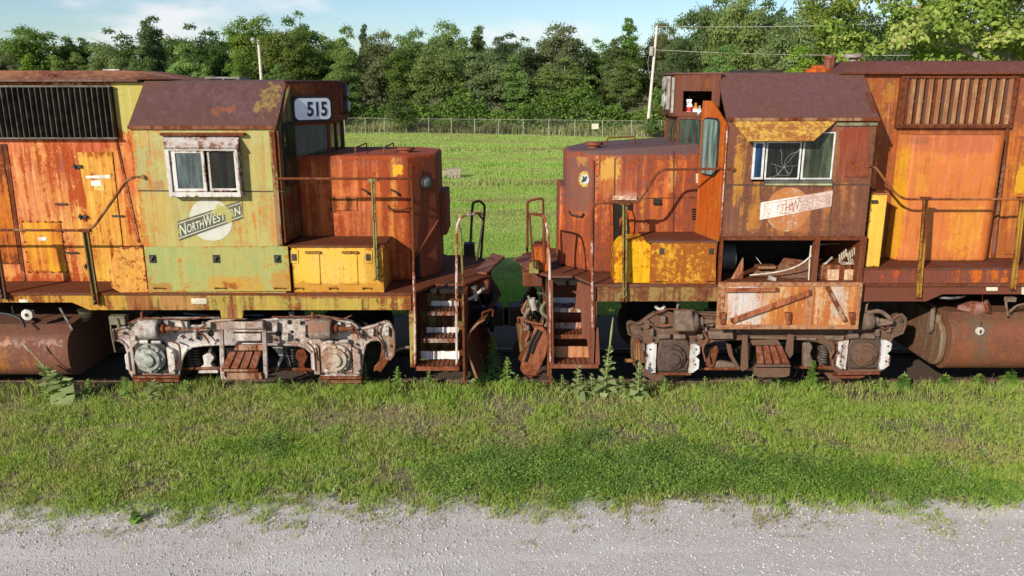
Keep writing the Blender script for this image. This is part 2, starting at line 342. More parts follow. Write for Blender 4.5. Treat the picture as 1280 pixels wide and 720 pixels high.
c = k.mix(k.step(cc.outputs[0], 0, 1), (.42,.385,.37), (.68,.64,.62)); c = k.mix(k.step(n1, .35, .65, 0, .55), c, (.57,.535,.52)); c = k.mix(k.step(n2, .55, .8, 0, .5), c, (.36,.31,.28))
vr = k.coord(scale=(.25,1.6,1)); nr = k.noise(vr, 1.2, 5, .6); c = k.mix(k.step(nr, .5, .6, 0, .6), c, (.68,.64,.62))
n5 = k.noise(v, 6, 8, .75); c = k.mix(k.step(n5, .52, .68, 0, .5), c, (.40,.33,.27)); c = k.mix(k.step(k.noise(k.coord(loc=(4,2,0)), .8, 6, .65), .55, .7, 0, .4), c, (.50,.43,.36))
k.l(c, k.b.inputs['Base Color']); k.b.inputs['Roughness'].default_value = .92; k.b.inputs['Specular IOR Level'].default_value = .15; k.bump(k.math('ADD', k.math('MULTIPLY', vo.outputs['Distance'], 1.0), k.math('ADD', k.math('MULTIPLY', vo2.outputs['Distance'], .5), n2)), .012, .6)
def road_edge(x): return -4.78+.22*(vnoise(x, np.zeros_like(x), 1.6, 9)-.5)+.22*(vnoise(x, np.zeros_like(x), .35, 10)-.5)+.16*(vnoise(x, np.zeros_like(x), .12, 12)-.5)
xs = np.concatenate([[-2500,-400,-60,-20], np.arange(-12, 12.01, .08), [20,60,400,2500]]); me = bpy.data.meshes.new('road')
T_y = [-11.5,-10,-8,-6.6,-5.8,-5.2]; V = []; nrow = len(T_y)+1
for x in xs:
    e = float(road_edge(np.array([x]))[0])+.18
    for y in T_y+[e]: V.append((x, y, float(gz(x, y))+.004+(.0 if y == e else .008*(vnoise(np.array([x]), np.array([y]), .8, 3)[0]))))
F = [(i*nrow+j, (i+1)*nrow+j, (i+1)*nrow+j+1, i*nrow+j+1) for i in range(len(xs)-1) for j in range(nrow-1)]
me.from_pydata(V, [], F); me.polygons.foreach_set('use_smooth', [True]*len(F)); tag(link('gravel_road', me, k.m), kind='structure')
# track
for y in (-.7525, .7175):
    rb = MB(); rb.box(-60, 60, y, y+.07, -.05, -.0); rb.box(-60, 60, y+.025, y+.045, -.09, -.05); rb.box(-60,60,y-.03,y+.1,-.10,-.088); tag(part('rail', rb, plain('rusty_rail', (.16,.09,.065), .6, (.10,.06,.045), 12)), kind='structure')
tb_ = MB(); 
for i in range(-60, 60): x = i*.55; tb_.box(x-.11, x+.11, -1.3, 1.3, -.13, -.085)
tag(part('railway_sleepers', tb_, plain('grey_brown_sleeper', (.09,.07,.055), .9, (.05,.04,.035), 20, bump=.5)), kind='structure')
# ================================================================ LOCOMOTIVES
def P(x0, y0, x1, y1, Y, c, stg=1, nz=.5, over=False):
    a = at((x0+x1)/2, y0, Y); b = at((x0+x1)/2, y1, Y); m = (y0+y1)/2
    l = at(x0, m, Y)[0]; r = at(x1, m, Y)[0]
    t = ((l+r)/2, (a[2]+b[2])/2, abs(r-l)/2, abs(a[2]-b[2])/2, c, stg, nz)
    return t+(True,) if over else t
YEL = (.78, .50, .09); YG = (.40, .41, .13); GRN = (.33, .40, .15); WHITE = (.72, .70, .66); SALMON = (.62, .20, .075); RED = (.42, .055, .016)
LX, RX = -7.0, 7.0; CUR_ROOT = LX
black = plain('black_grime_and_shade', (.012, .011, .010), .85, (.022, .017, .012), 6, spec=.15)  # greasy parts; its near black also carries the shade of underparts and recesses
grease = plain('greasy_steel', (.05, .042, .036), .6, (.02, .016, .013), 9, spec=.3, bump=.3)
steel = plain('worn_steel', (.32, .31, .30), .35, (.16, .12, .10), 12, metallic=.7)
whitemetal = paint('weathered_white_metal', WHITE, (.60, .57, .50), amt=.16, seed=3, dirt=.25)
whitesteps = paint('white_step_paint', (.80,.80,.80), (.74,.73,.72), g=.95, amt=.2, seed=5, dirt=.3)
rubber = plain('black_rubber', (.02,.02,.02), .6)
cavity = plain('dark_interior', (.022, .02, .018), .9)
greenpost = paint('green_post_paint', (.27,.30,.12), (.34,.30,.11), amt=.36, seed=7)
yellowpost = paint('yellow_post_paint', (.46,.28,.07), (.30,.17,.08), amt=.58, seed=8)
railrust = paint('handrail_rust', (.22,.085,.045), (.15,.065,.045), amt=.5, seed=9)
railwhite = paint('handrail_white_red', (.58,.50,.46), (.50,.38,.33), rust=(.28,.08,.05), g=.95, amt=.44, seed=10, soft=.03)
glass_l = glass('dusty_glass', (.45,.56,.50), .16, (.20,.24,.20))
glass_teal = glass('cracked_teal_glass', (.35,.5,.47), .42, (.30,.42,.38), 4)
glass_win = glass('grey_window_glass', (.30,.38,.37), .42, (.16,.21,.21), 2, dark=.05, rough=.15)
glass_dark = glass('dark_window_glass', (.25,.3,.28), .07, (.2,.2,.16), 6)
glass_blue = glass('blue_window_glass', (.2,.32,.5), .5, (.035,.10,.26), 9)
wing_glass_l = glass('dark_green_glass', (.2,.26,.2), .35, (.05,.07,.04), 12, dark=.08)
lensglass = plain('lens_glass', (.30,.34,.33), .2, (.12,.13,.12), 5)

def bolt_row(mb, pts, r=.014, d=.012):
    for x, y, z in pts: mb.lathe((x, y, z), (0,-1,0), [(0, r), (d, r*.85)], 8)
def emptyp(name, parent):
    o = bpy.data.objects.new(name, None); o.parent = parent; col.objects.link(o); return o

def add_wheels(root, xs, side_mat):
    for x in xs:
        ws = MB()
        for y in (-.78, .78):
            s_ = 1 if y > 0 else -1
            ws.lathe((x, y-.07*s_, .508), (0, s_, 0), [(0, .44), (.0, .49), (.0, .54), (.03, .535), (.035, .508), (.14, .50), (.14, .43), (.105, .42), (.10, .2), (.15, .17), (.15, .01)], 36)
        ws.cyl((x, -1.0, .508), (x, 1.0, .508), .095, 16)
        part('wheelset', ws, side_mat, root)
        mt = MB(); mt.cyl((x-.05, -.55, .6), (x-.05, .55, .6), .36, 20); mt.box(x-.35, x+.35, -.5, .5, .4, .95)
        part('traction_motor', mt, black, root)

def underframe(root, xa, xb, ztop):
    u = MB(); u.box(xa, xb, -.45, .45, ztop-.42, ztop-.06); u.box(xa, xb, -1.15, 1.15, ztop-.10, ztop-.04)
    part('center_sill', u, black, root)

def mirror_side(mb): return mb.mirror_y()

def truck(root, poly, cols, jx, jcol, step_poly, hang, extra, zmid=.56, clip=True, cap_style=0):
    """side frame traced on plane y=-1.22, with its far twin, journal boxes, brake cylinders and step"""
    YF = -1.24
    tr = MB(); tr.px(poly, YF, .14)
    rim = MB()
    fr = part('truck_frame', tr, cols, root, bevel=.022, seg=2)
    fl_ = MB(); pts = [at(a, b, YF-.012) for a, b in poly]; fl_.tube(pts+[pts[0], pts[1]], .021, 6); part('frame_flange', fl_, cols, fr)
    far = MB(); far.v = [(x, -y, z) for x, y, z in tr.v]; far.f = [tuple(reversed(f)) for f in tr.f]
    part('truck_frame', far, cols, root, label=None)
    bo = MB(); xm = (jx[0]+jx[1])/2; bo.box(xm-.3, xm+.3, -1.1, 1.1, .45, .95); part('bolster', bo, black, root)
    return fr
def ladder_slats(mb, q, n, t=.025):      # sloping slatted panel between four corner points
    a, b, c, d = [Vector(p) for p in q]
    for i in range(n):
        u0 = i/n+.02; u1 = (i+1)/n-.035
        p = [a.lerp(b, u0), a.lerp(b, u1), d.lerp(c, u1), d.lerp(c, u0)]; nrm = (b-a).cross(d-a).normalized()*t
        mb.loft(p, [x+nrm for x in p])

# ---------------------------------------------------------------- LEFT LOCOMOTIVE
LL = empty('diesel_locomotive', (LX, 0, 0))
tag(LL, 'rusty diesel locomotive with green and yellow cab numbered 515, nose facing the other engine', 'locomotive')
zt = at(300, 366, -1.5)[2]; zb1 = at(50, 378, -1.5)[2]; zb2 = at(300, 387.5, -1.5)[2]
m_sillL = paint('yellow_green_sill_paint', (.48,.36,.10), (.30,.33,.11), amt=.40, streak=1, seed=11, rust2=(.32,.11,.04), dirt=.6,
    patches=[P(0,366,150,390,-1.5,(.60,.33,.07),.8,.9), P(160,366,190,390,-1.5,(.28,.09,.04),.8,.9), P(360,364,515,372,-1.5,(.24,.075,.04),.85,1.0), P(284,380,296,402,-1.5,(.30,.12,.08),.8,.6), P(200,366,250,390,-1.5,(.42,.17,.10),.6,1)])
m_deckL = paint('rusty_walkway', (.125,.062,.05), (.085,.045,.038), amt=.5, seed=12, rough=.8, streak=.3)
x0, x1 = -15.0, at(515, 376, -1.5)[0]
s_ = MB(); xs1 = at(90,378,-1.5)[0]; xs2 = at(112,388,-1.5)[0]
s_.pry([(x0, zb1), (xs1, zb1), (xs2, zb2), (at(275,388,-1.5)[0], zb2), (at(277,399,-1.5)[0], zb2-.13), (at(303,399,-1.5)[0], zb2-.13), (at(304,388,-1.5)[0], zb2), (x1, zb2), (x1, zt), (x0, zt)], -1.5, -1.44)
s_.mirror_y()
part('side_sill', s_, m_sillL, LL)
rl = MB()
for (a, b, c_, d) in ((24,374.5,35,378), (239,373,258,380)): rl.px([(a,b),(c_,b),(c_,d),(a,d)], -1.506, .004)
part('reflector', rl, plain('cream_reflector', (.72,.66,.50), .5), LL)
dk = MB(); xd = -.34
dk.prz([(x0,-1.52),(x1,-1.52),(x1+.02,-1.5),(at(543,352,-1.05)[0],-1.0),(xd-.32,-1.0),(xd-.1,-.62),(xd,-.5),(xd,.5),(xd-.1,.62),(xd-.32,1.0),(-1.1,1.0),(x1,1.52),(x0,1.52)], zt-.03, zt+.004)
part('walkway', dk, m_deckL, LL)
underframe(LL, -15, -.7, zt)

# hood
HY = -.84
m_hoodL = paint('faded_orange_hood_paint', (.76,.42,.14), (.66,.24,.08), rust=(.30,.05,.018), rust2=(.44,.09,.025), amt=.42, seed=13, var=.75, rough=.5, soft=.12, dirt=.75, spec=.35,
    patches=[P(136,100,200,166,HY,(.50,.46,.15),.95,.45,True), P(-10,166,50,360,HY,(.66,.22,.09),.7,.9), P(0,172,146,192,HY,(.60,.13,.045),.8,1.1), P(100,176,146,190,HY,(.5,.08,.025),.8,.8), P(50,200,96,260,HY,(.62,.17,.06),.4,1.3), P(66,190,88,216,HY,(.16,.06,.05),.85,1.0), P(62,214,78,262,HY,(.52,.11,.03),.7,1.1), P(8,180,22,345,HY,(.60,.14,.04),.6,1.2), P(150,200,166,300,HY,(.58,.13,.03),.8,.8),
             P(144,165,180,240,HY,(.60,.16,.035),.8,.9), P(95,255,180,345,HY,(.70,.36,.065),.8,.9), P(40,300,90,350,HY,(.62,.20,.06),.6,.9)])
zh = 4.42; hx1 = -4.97; zl = at(480,104,HY)[2]
h = MB(); h.box(-15, hx1, HY, -HY, zt-.02, zh); part('hood', h, m_hoodL, LL, bevel=.02)
m_roofL = paint('rust_roof_salmon', (.50,.24,.12), (.38,.14,.08), rust=(.16,.06,.045), rust2=(.22,.09,.06), amt=.38, seed=14, streak=.25, soft=.25, bump=.6)
m_plum = paint('plum_roof_paint', (.155,.078,.078), (.10,.046,.045), rust=(.16,.06,.035), rust2=(.095,.05,.045), amt=.42, seed=15, streak=.2, soft=.25, rough=.5, spec=.4,
    patches=[P(325,108,350,140,-1.1,(.42,.30,.09),.75,1.3), P(268,134,290,142,-1.2,(.40,.12,.05),.7,1.5), P(160,150,350,158,-1.4,(.15,.065,.05),.7,1)])
r_ = MB(); zr = zh
rx1 = at(172,103,-.88)[0]; rx2 = at(156,88,-.6)[0]
def hiproof(mb, xa, xb, xbt, y, z0, z1, yt):
    mb.add([(xa,-y,z0),(xb,-y,z0),(xb,y,z0),(xa,y,z0),(xa,-yt,z1),(xbt,-yt,z1),(xbt,yt,z1),(xa,yt,z1)], [(0,3,2,1),(4,5,6,7),(0,1,5,4),(1,2,6,5),(2,3,7,6),(3,0,4,7)])
ztop = at(80,88,-.62)[2]
hiproof(r_, -15, rx1+.42, rx2, .9, zr+.03, ztop, .62)
hr = part('hood_roof', r_, m_roofL, LL, bevel=.015)
e_ = MB(); e_.box(-15, rx1+.02, -.93, .93, zr, zr+.03); part('drip_edge', e_, m_plum, hr)
fan = MB()
a = at(146,84,0); fan.box(a[0]-.15, a[0]+.10, -.15, .15, ztop-.02, a[2]-.03); part('roof_hatch', fan, whitemetal, hr)
lo = MB(); p = at(67,97,-.78); lo.tube(rnd_pts([(p[0]-.04,p[1]-.03,p[2]-.04),(p[0]-.04,p[1]-.05,p[2]+.05),(p[0]+.04,p[1]-.05,p[2]+.05),(p[0]+.04,p[1]-.03,p[2]-.04),(p[0]-.04,p[1]-.03,p[2]-.04)],.03), .01, 6); part('lifting_eye', lo, railrust, hr)
# low black grille frames seen on the far side of the roof
cr_ = MB(); a = at(262,103,1.0); b = at(304,96,1.0)
cr_.box(a[0], b[0], .8, 1.3, b[2]-.03, b[2]); 
for xx in (a[0], b[0]-.03, (a[0]+b[0])/2): cr_.box(xx, xx+.03, .8, 1.3, 4.40, b[2]-.03)
part('roof_rack', cr_, plain('grey_roof_rack', (.22,.21,.19), .7), LL)

# radiator grille (upright black slats)
gx0 = -15; gx1 = at(145,140,HY)[0]; gz1 = at(100,108,HY)[2]; gz0 = at(100,172,HY)[2]
gb = MB(); gb.box(gx0, gx1, HY-.05, HY-.012, gz0, gz1); gr_ = part('radiator_grille', gb, black, LL)
gs = MB(); n = 0; x = gx1-.02
while x > -9.6:
    gs.prz([(x-.006,HY-.10),(x+.002,HY-.10),(x+.014,HY-.05),(x+.006,HY-.05)], gz0+.01, gz1-.01); x -= .078
part('grille_slats', gs, plain('dark_bronze_slat', (.10,.08,.05), .55, (.03,.022,.016), 8), gr_)
gt = MB(); gt.box(-9.6, gx1-.0, HY-.09, HY-.05, gz1-.01, gz1+.015); gt.box(-9.6, gx1+.02, HY-.10, HY-.05, gz0-.012, gz0+.008)
part('grille_bar', gt, plain('grey_bar', (.11,.12,.10), .6, (.05,.045,.035)), gr_)
# hood doors and panels
def ply(pts, Y, t=.022): return MB().px(pts, Y, t)
mdoor = paint('yellow_door_paint', (.74,.44,.11), (.70,.36,.09), var=.4, amt=.27, seed=16, rust2=(.5,.15,.04), dirt=.5)
d = ply([(96,190),(140,190),(153,308),(158,352),(116,352),(108,250)], HY-.014, .012); dd = part('hood_door', d, mdoor, LL)
pp = MB()
for q in ([(107,220),(137,218.5),(137.5,223),(107.5,223)], [(113,226),(126,225),(127,232),(114,232)]): pp.px(q, HY-.018, .003)
part('paper_label', pp, plain('torn_white_label', (.75,.72,.66), .7), dd)
pp = MB(); pp.px([(117,232),(130,232),(130.5,238),(117.5,238)], HY-.02, .004); part('name_plate', pp, plain('yellow_plate', (.72,.5,.12), .6), dd)
for (a, b) in ((97,208),(104,271),(111,333)):
    hb = MB(); q = at(a, b, HY-.02); hb.box(q[0]-.06, q[0]+.06, HY-.045, HY-.014, q[2]-.02, q[2]+.02); hb.cyl((q[0]-.02, HY-.06, q[2]-.04), (q[0]-.02, HY-.06, q[2]+.05), .012, 6); part('door_latch', hb, grease, dd)
d = ply([(28,277),(75,277),(84,340),(36,340)], HY-.012, .01); dd = part('access_panel', d, paint('gold_panel_paint', (.76,.40,.07), (.66,.25,.06), amt=.28, seed=17, rust2=(.5,.15,.04), dirt=.5), LL)
bb = MB(); 
for i in range(6):
    for (A, B) in (((28,277),(75,277)), ((36,340),(84,340)), ((28,277),(36,340)), ((75,277),(84,340))):
        t = i/5; q = at(A[0]+(B[0]-A[0])*t, A[1]+(B[1]-A[1])*t, HY-.014); bolt_row(bb, [(q[0], q[1], q[2])], .012, .012)
part('panel_bolts', bb, railrust, dd)
pp = MB(); pp.px([(47,297),(58,296),(58,300.5),(47.5,301)], HY-.015, .003); part('paper_label', pp, bpy.data.materials['torn_white_label'], dd)
# door seams as real narrow battens
for pts in ([(3,180),(8,180),(32,352),(28,352)], [(143,172),(146,172),(175,303),(172,303)]):
    part('seam_strip', ply(pts, HY-.012, .01), paint('seam_rust', (.46,.17,.09), (.50,.2,.10), amt=.5, seed=18), LL)
d = ply([(-12,180),(2,180),(24,330),(-8,330)], HY-.016, .014); part('hood_door', d, paint('burnt_orange_door', (.60,.20,.04), (.48,.11,.03), amt=.4, seed=19), LL)
for (a,b,l) in ((76,255,18),(147,270,10),(90,316,10)):
    q = at(a,b,HY-.02); mb = MB(); mb.box(q[0]-.08,q[0]+.08,HY-.03,HY-.012,q[2]-.012,q[2]+.012); part('hinge', mb, grease, LL)
# outer patch plate beside the green locker
d = ply([(144,313),(150,309),(178,309),(186,366),(152,367),(139,359),(136,336)], -1.5, .03)
part('patch_plate', d, paint('salmon_patch_paint', (.70,.34,.10), (.74,.44,.12), amt=.34, streak=.2, seed=20, rust2=(.3,.07,.03)), LL, bevel=.004)
bk = MB(); a = at(144,313,-1.5); b = at(186,366,-1.5); bk.box(a[0]+.02, b[0]-.1, -1.47, -.86, zt, a[2]-.08); part('toolbox', bk, black, LL)

# cab
cx0, cx1 = -5.03, -3.13; ez = at(250,158,-1.52)[2]; rz = 4.43
def cabpt(): pass
m_cabL = paint('green_yellow_cab_paint', (.42,.42,.17), (.35,.40,.17), rust=(.42,.13,.03), rust2=(.55,.26,.07), amt=.30, seed=21, var=.25, soft=.16, dirt=.42, rough=.42, spec=.4,
    patches=[P(168,158,186,185,-1.52,(.48,.45,.15),.6,.9), P(172,240,206,308,-1.52,(.54,.38,.12),.6,1.1), P(180,225,204,238,-1.52,(.30,.10,.05),.7,1.2), P(166,180,196,232,-1.52,(.32,.41,.20),.75,.8), P(200,240,215,290,-1.52,(.50,.40,.13),.5,1), P(180,290,358,307,-1.52,(.46,.44,.16),.5,.9),
             P(314,190,335,230,-1.52,(.50,.46,.15),.5,1), P(336,250,358,306,-1.52,(.50,.26,.08),.8,.9), P(300,240,330,300,-1.52,(.46,.44,.16),.7,1)])
wz0 = at(250,243,-1.52)[2]; wz1 = at(250,186,-1.52)[2]; wx0 = at(212,215,-1.52)[0]; wx1 = at(299,215,-1.52)[0]
cz0 = zt+.005
Tn = lambda u, v, w_: (u, w_, v)
c_ = MB(); c_.framed(Tn, cx0, cx1, cz0, ez, [(wx0+.03, wx1-.03, wz0+.03, wz1-.03)], -1.52, -1.47)
part('cab_side_wall', c_, m_cabL, LL)
c_ = MB(); c_.framed(Tn, cx0, cx1, cz0, ez, [(wx0+.03, wx1-.03, wz0+.03, wz1-.03)], 1.47, 1.52); part('cab_side_wall', c_, m_cabL, LL)
def cabsec(y): return ez + max(0, min(1, (1.52-abs(y))/(1.52-.88)))*(rz-ez)
bw = MB(); bw.prx([(-1.469,cz0),(-1.469,cabsec(1.469)-.03),(-.88,rz-.03),(.88,rz-.03),(1.469,cabsec(1.469)-.03),(1.469,cz0)], cx0+.001, cx0+.05)
part('cab_back_wall', bw, paint('cab_rear_paint', (.10,.09,.05), (.16,.13,.06), amt=.5, seed=22), LL)
ro = MB(); sec = [(-1.54,ez-.0),(-.89,rz),(-.3,rz+.02),(.3,rz+.02),(.89,rz),(1.54,ez)]; sec2 = [(y*(.98), z-.035) for y, z in reversed(sec)]
ro.prx(sec+sec2, cx0-.02, cx1+.03)
cr2 = part('cab_roof', ro, m_plum, LL)
ga = MB(); ga.box(cx0-.02, cx1+.03, -1.555, -1.525, ez-.035, ez+.012); part('gutter', ga, paint('gutter_rust', (.22,.10,.06), (.16,.07,.05), amt=.5, seed=23), cr2)
sm = MB(); 
for q in ([(172,237.5),(355,238.8),(355,240.2),(172,239.2)],): sm.px(q, -1.524, .005)
part('panel_seam', sm, plain('dark_seam', (.07,.055,.03)), LL)
# corner post
cpst = MB(); cpst.box(cx1-.07, cx1+.0, -1.535, -1.5, cz0+.62, ez-.06); part('corner_post', cpst, paint('corner_post_rust', (.30,.19,.12), (.42,.36,.16), amt=.42, seed=24), LL)
# protruding window unit
YW = -1.66
wf = MB()
def PX(x, y, Y=YW): return at(x, y, Y)
A = PX(205.5,184); B = PX(300.5,246.5); X0, X1, Z1, Z0 = (A[0]+at(211,246,YW)[0])/2, (B[0]+at(297,184,YW)[0])/2, A[2], B[2]
uu = lambda f: X0+(X1-X0)*f; vv = lambda f: Z0+(Z1-Z0)*f
Ty = lambda u, v, w_: (u, w_, v)
wf.framed(Ty, X0, X1, Z0, Z1, [(uu(.055), uu(.955), vv(.10), vv(.93))], YW, -1.50)
W = part('cab_window', wf, whitemetal, LL, bevel=.006)
sf = MB(); sf.framed(Ty, uu(.075), uu(.53), vv(.11), vv(.92), [(uu(.13), uu(.485), vv(.17), vv(.88))], YW+.015, YW+.05); part('sash', sf, whitemetal, W, bevel=.004)
sf = MB(); sf.framed(Ty, uu(.545), uu(.95), vv(.11), vv(.92), [(uu(.585), uu(.925), vv(.165), vv(.905))], YW+.055, YW+.085); part('sash', sf, whitemetal, W, bevel=.004)
g1 = MB(); g1.box(uu(.12), uu(.495), YW+.030, YW+.036, vv(.16), vv(.89)); part('pane', g1, glass_win, W)
g1 = MB(); g1.box(uu(.585), uu(.925), YW+.068, YW+.072, vv(.165), vv(.905)); part('pane', g1, glass_dark, W)
db = MB(); random.seed(4)
for i in range(16):
    x = uu(random.uniform(.56,.92)); db.box(x, x+random.uniform(.02,.06), YW+.0, YW+.05, vv(.10), vv(.10)+random.uniform(.008,.022))
part('sill_debris', db, plain('dead_leaves', (.16,.06,.04), .8, (.08,.04,.03)), W)
aw = MB(); a0 = at(203,169,-1.53); a1 = at(299,169,-1.53); b0 = at(204.5,184,YW-.02); b1 = at(296.5,184,YW-.02)
aw.loft([(a0[0],-1.53,a0[2]),(a1[0],-1.53,a1[2]),(b1[0],YW-.02,b1[2]),(b0[0],YW-.02,b0[2])], [(a0[0],-1.53,a0[2]-.03),(a1[0],-1.53,a1[2]-.03),(b1[0],YW+.0,b1[2]-.03),(b0[0],YW+.0,b0[2]-.03)])
AW = part('window_hood', aw, paint('grey_white_visor', (.60,.56,.53), (.52,.46,.43), rust2=(.28,.14,.10), amt=.34, seed=25), W)
ab = MB(); a0 = at(201,167.5,-1.56); a1 = at(306,167.5,-1.56); ab.box(a0[0], a1[0], -1.6, -1.52, a0[2]-.02, a0[2]+.015); part('visor_rail', ab, railrust, AW)
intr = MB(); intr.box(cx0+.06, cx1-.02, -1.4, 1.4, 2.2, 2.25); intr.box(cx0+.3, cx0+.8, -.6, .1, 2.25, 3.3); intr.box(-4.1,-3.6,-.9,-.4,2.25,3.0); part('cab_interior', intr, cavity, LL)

# emblem
E0 = at(223,289,-1.526); bx0 = at(222.5,289,-1.526)[0]; bx1 = at(303,262,-1.526)[0]
sl = (at(303,261.5,-1.526)[2]-at(222.5,289,-1.526)[2])/(bx1-bx0); hb = (at(223,277,-1.526)[2]-at(223,301,-1.526)[2])/2; zc0 = at(222.5,289,-1.526)[2]
def TB(Y, t): return lambda u, v, w_: (bx0+u*(bx1-bx0), Y-w_*t, zc0+u*(bx1-bx0)*sl+v*hb)
em = MB(); ec = at(263.5,275,-1.523); rr = 27*.01075
em.prz([(0,0)]*0, 0, 0) if False else None
N = 40; em.loft([(ec[0]+rr*math.cos(2*math.pi*i/N), -1.5235, ec[2]+rr*math.sin(2*math.pi*i/N)) for i in range(N)], [(ec[0]+rr*math.cos(2*math.pi*i/N), -1.52, ec[2]+rr*math.sin(2*math.pi*i/N)) for i in range(N)])
EM = part('railroad_emblem', em, paint('chalky_white_disc', (.60,.60,.52), (.66,.66,.62), rust=(.43,.43,.2), rust2=(.5,.48,.3), amt=.22, seed=26, patches=[P(268,255,292,272,-1.52,(.44,.43,.16),.9,1.2,True)]), LL)
chip = lambda nm, c1, c2, sd, am=.2: paint(nm, c1, c2, rust=(.40,.40,.16), rust2=(.46,.42,.16), amt=am, streak=.2, seed=sd, soft=.03, patches=[P(267,258,287,268,-1.52,(.44,.42,.16),1,1.4,True), P(283,262,292,279,-1.52,(.44,.42,.16),.95,1.2,True)])
b_ = MB(); T = TB(-1.524, .004)
b_.loft([T(0,-1,1),T(1,-.92,1),T(1,.92,1),T(0,1,1)], [T(0,-1,0),T(1,-.92,0),T(1,.92,0),T(0,1,0)]); part('banner', b_, chip('grey_banner_paint', (.085,.085,.07), (.12,.115,.09), 27, .15), EM)
ln = MB(); T2 = TB(-1.5285, .001)
for v0, v1 in ((-.80,-.70), (.70,.80)): ln.loft([T2(0.0,v0,1),T2(1,v0*.92,1),T2(1,v1*.92,1),T2(0.0,v1,1)], [T2(0,v0,0),T2(1,v0*.92,0),T2(1,v1*.92,0),T2(0,v1,0)])
part('banner_stripe', ln, chip('stripe_white', (.66,.65,.55), (.6,.6,.5), 28, .25), EM)
tx = MB()
T3 = TB(-1.5285, .0015)
for s0, u0, u1, v0, v1 in (('N',.03,.125,-.60,.60),('ORTH',.14,.40,-.52,.36),('W',.405,.535,-.56,.62),('ESTERN',.545,.965,-.46,.38)):
    t_ = text_mb(s0, u0, u1, v0, v1, T3, .012); tx.add(t_.v, t_.f)
part('lettering', tx, chip('letter_cream', (.64,.66,.54), (.58,.60,.48), 29, .22), EM)

# green locker under the cab
YL = -1.55
gl = ply([(180,309),(359.5,308),(364,364),(187,365.5)], YL, .03)
m_lockL = paint('sage_green_locker', (.33,.38,.16), (.40,.42,.17), rust=(.42,.13,.03), rust2=(.5,.22,.05), amt=.2, seed=30, streak=.6, soft=.06, dirt=.2,
    patches=[P(262,345,330,364,YL,(.55,.30,.07),.75,1.3), P(338,340,364,364,YL,(.48,.24,.07),.75,1.2), P(190,354,215,364,YL,(.4,.2,.06),.8,1.3), P(280,352,300,362,YL,(.3,.08,.03),.9,1.3)])
G = part('equipment_locker', gl, m_lockL, LL, bevel=.004)
for a in (191, 270.5, 347):
    lb = MB(); q = at(a,323,YL); lb.box(q[0]-.045, q[0]+.045, YL-.012, YL-.001, q[2]-.06, q[2]+.05); lb.cyl((q[0]-.02,YL-.03,q[2]-.02),(q[0]+.02,YL-.02,q[2]+.03),.018,8); part('latch', lb, grease, G)
for a in (200, 276, 350):
    lb = MB(); q = at(a,361,YL); lb.tube([(q[0]-.07,YL-.0,q[2]),(q[0]-.07,YL-.03,q[2]+.02),(q[0]+.07,YL-.03,q[2]+.02),(q[0]+.07,YL,q[2])], .009, 6); part('hinge', lb, railrust, G)

# battery box (yellow)
Yb = -1.5
bx = MB(); a = at(363,309,Yb); b = at(478,309,Yb); q = at(481,364,Yb); zt2 = a[2]
bx.box(a[0], b[0], Yb, -.84, zt+.004, zt2)
m_bat = paint('bright_yellow_paint', (.80,.51,.12), (.78,.56,.18), rust=(.30,.09,.03), rust2=(.5,.2,.05), amt=.26, seed=31, streak=.5, dirt=.3, patches=[P(455,310,482,363,Yb,(.58,.34,.07),.75,1.0), P(363,354,480,366,Yb,(.52,.24,.06),.8,1.2)])
BB = part('battery_box', bx, m_bat, LL, bevel=.006)
lid = MB(); lid.box(a[0]-.03, b[0]+.03, Yb-.02, -.84, zt2+.001, zt2+.03); part('lid', lid, paint('brown_lid', (.14,.065,.045), (.10,.05,.04), amt=.5, seed=32, streak=.2), BB)
for (u0, u1) in ((382,399),(428,446)):
    pn = ply([(u0,317),(u1,317),(u1+1.5,356),(u0+2,356)], Yb-.012, .012); part('door', pn, m_bat, BB, bevel=.003)
    hd = ply([(u0-1,314.5),(u1+1,314.5),(u1+1,317),(u0-1,317)], Yb-.035, .035); part('door_hood', hd, paint('dark_yellow_trim', (.30,.18,.05), (.4,.25,.06), amt=.4, seed=33), BB)
for a_ in (367.5, 460):
    lp = ply([(a_-5,312.5),(a_+5,312.5),(a_+5.5,329),(a_-4.5,329)], Yb-.01, .01); K = part('latch_plate', lp, m_bat, BB)
    lb = MB(); q = at(a_,321,Yb-.012); lb.box(q[0]-.028, q[0]+.028, Yb-.025, Yb-.011, q[2]-.05, q[2]+.04); part('latch', lb, grease, K)
for a_ in (374, 417, 459):
    lb = MB(); q = at(a_,361,Yb); lb.tube([(q[0]-.055,Yb,q[2]-.01),(q[0]-.055,Yb-.03,q[2]+.02),(q[0]+.055,Yb-.03,q[2]+.02),(q[0]+.055,Yb,q[2]-.01)], .009, 6); part('hinge', lb, railrust, BB)

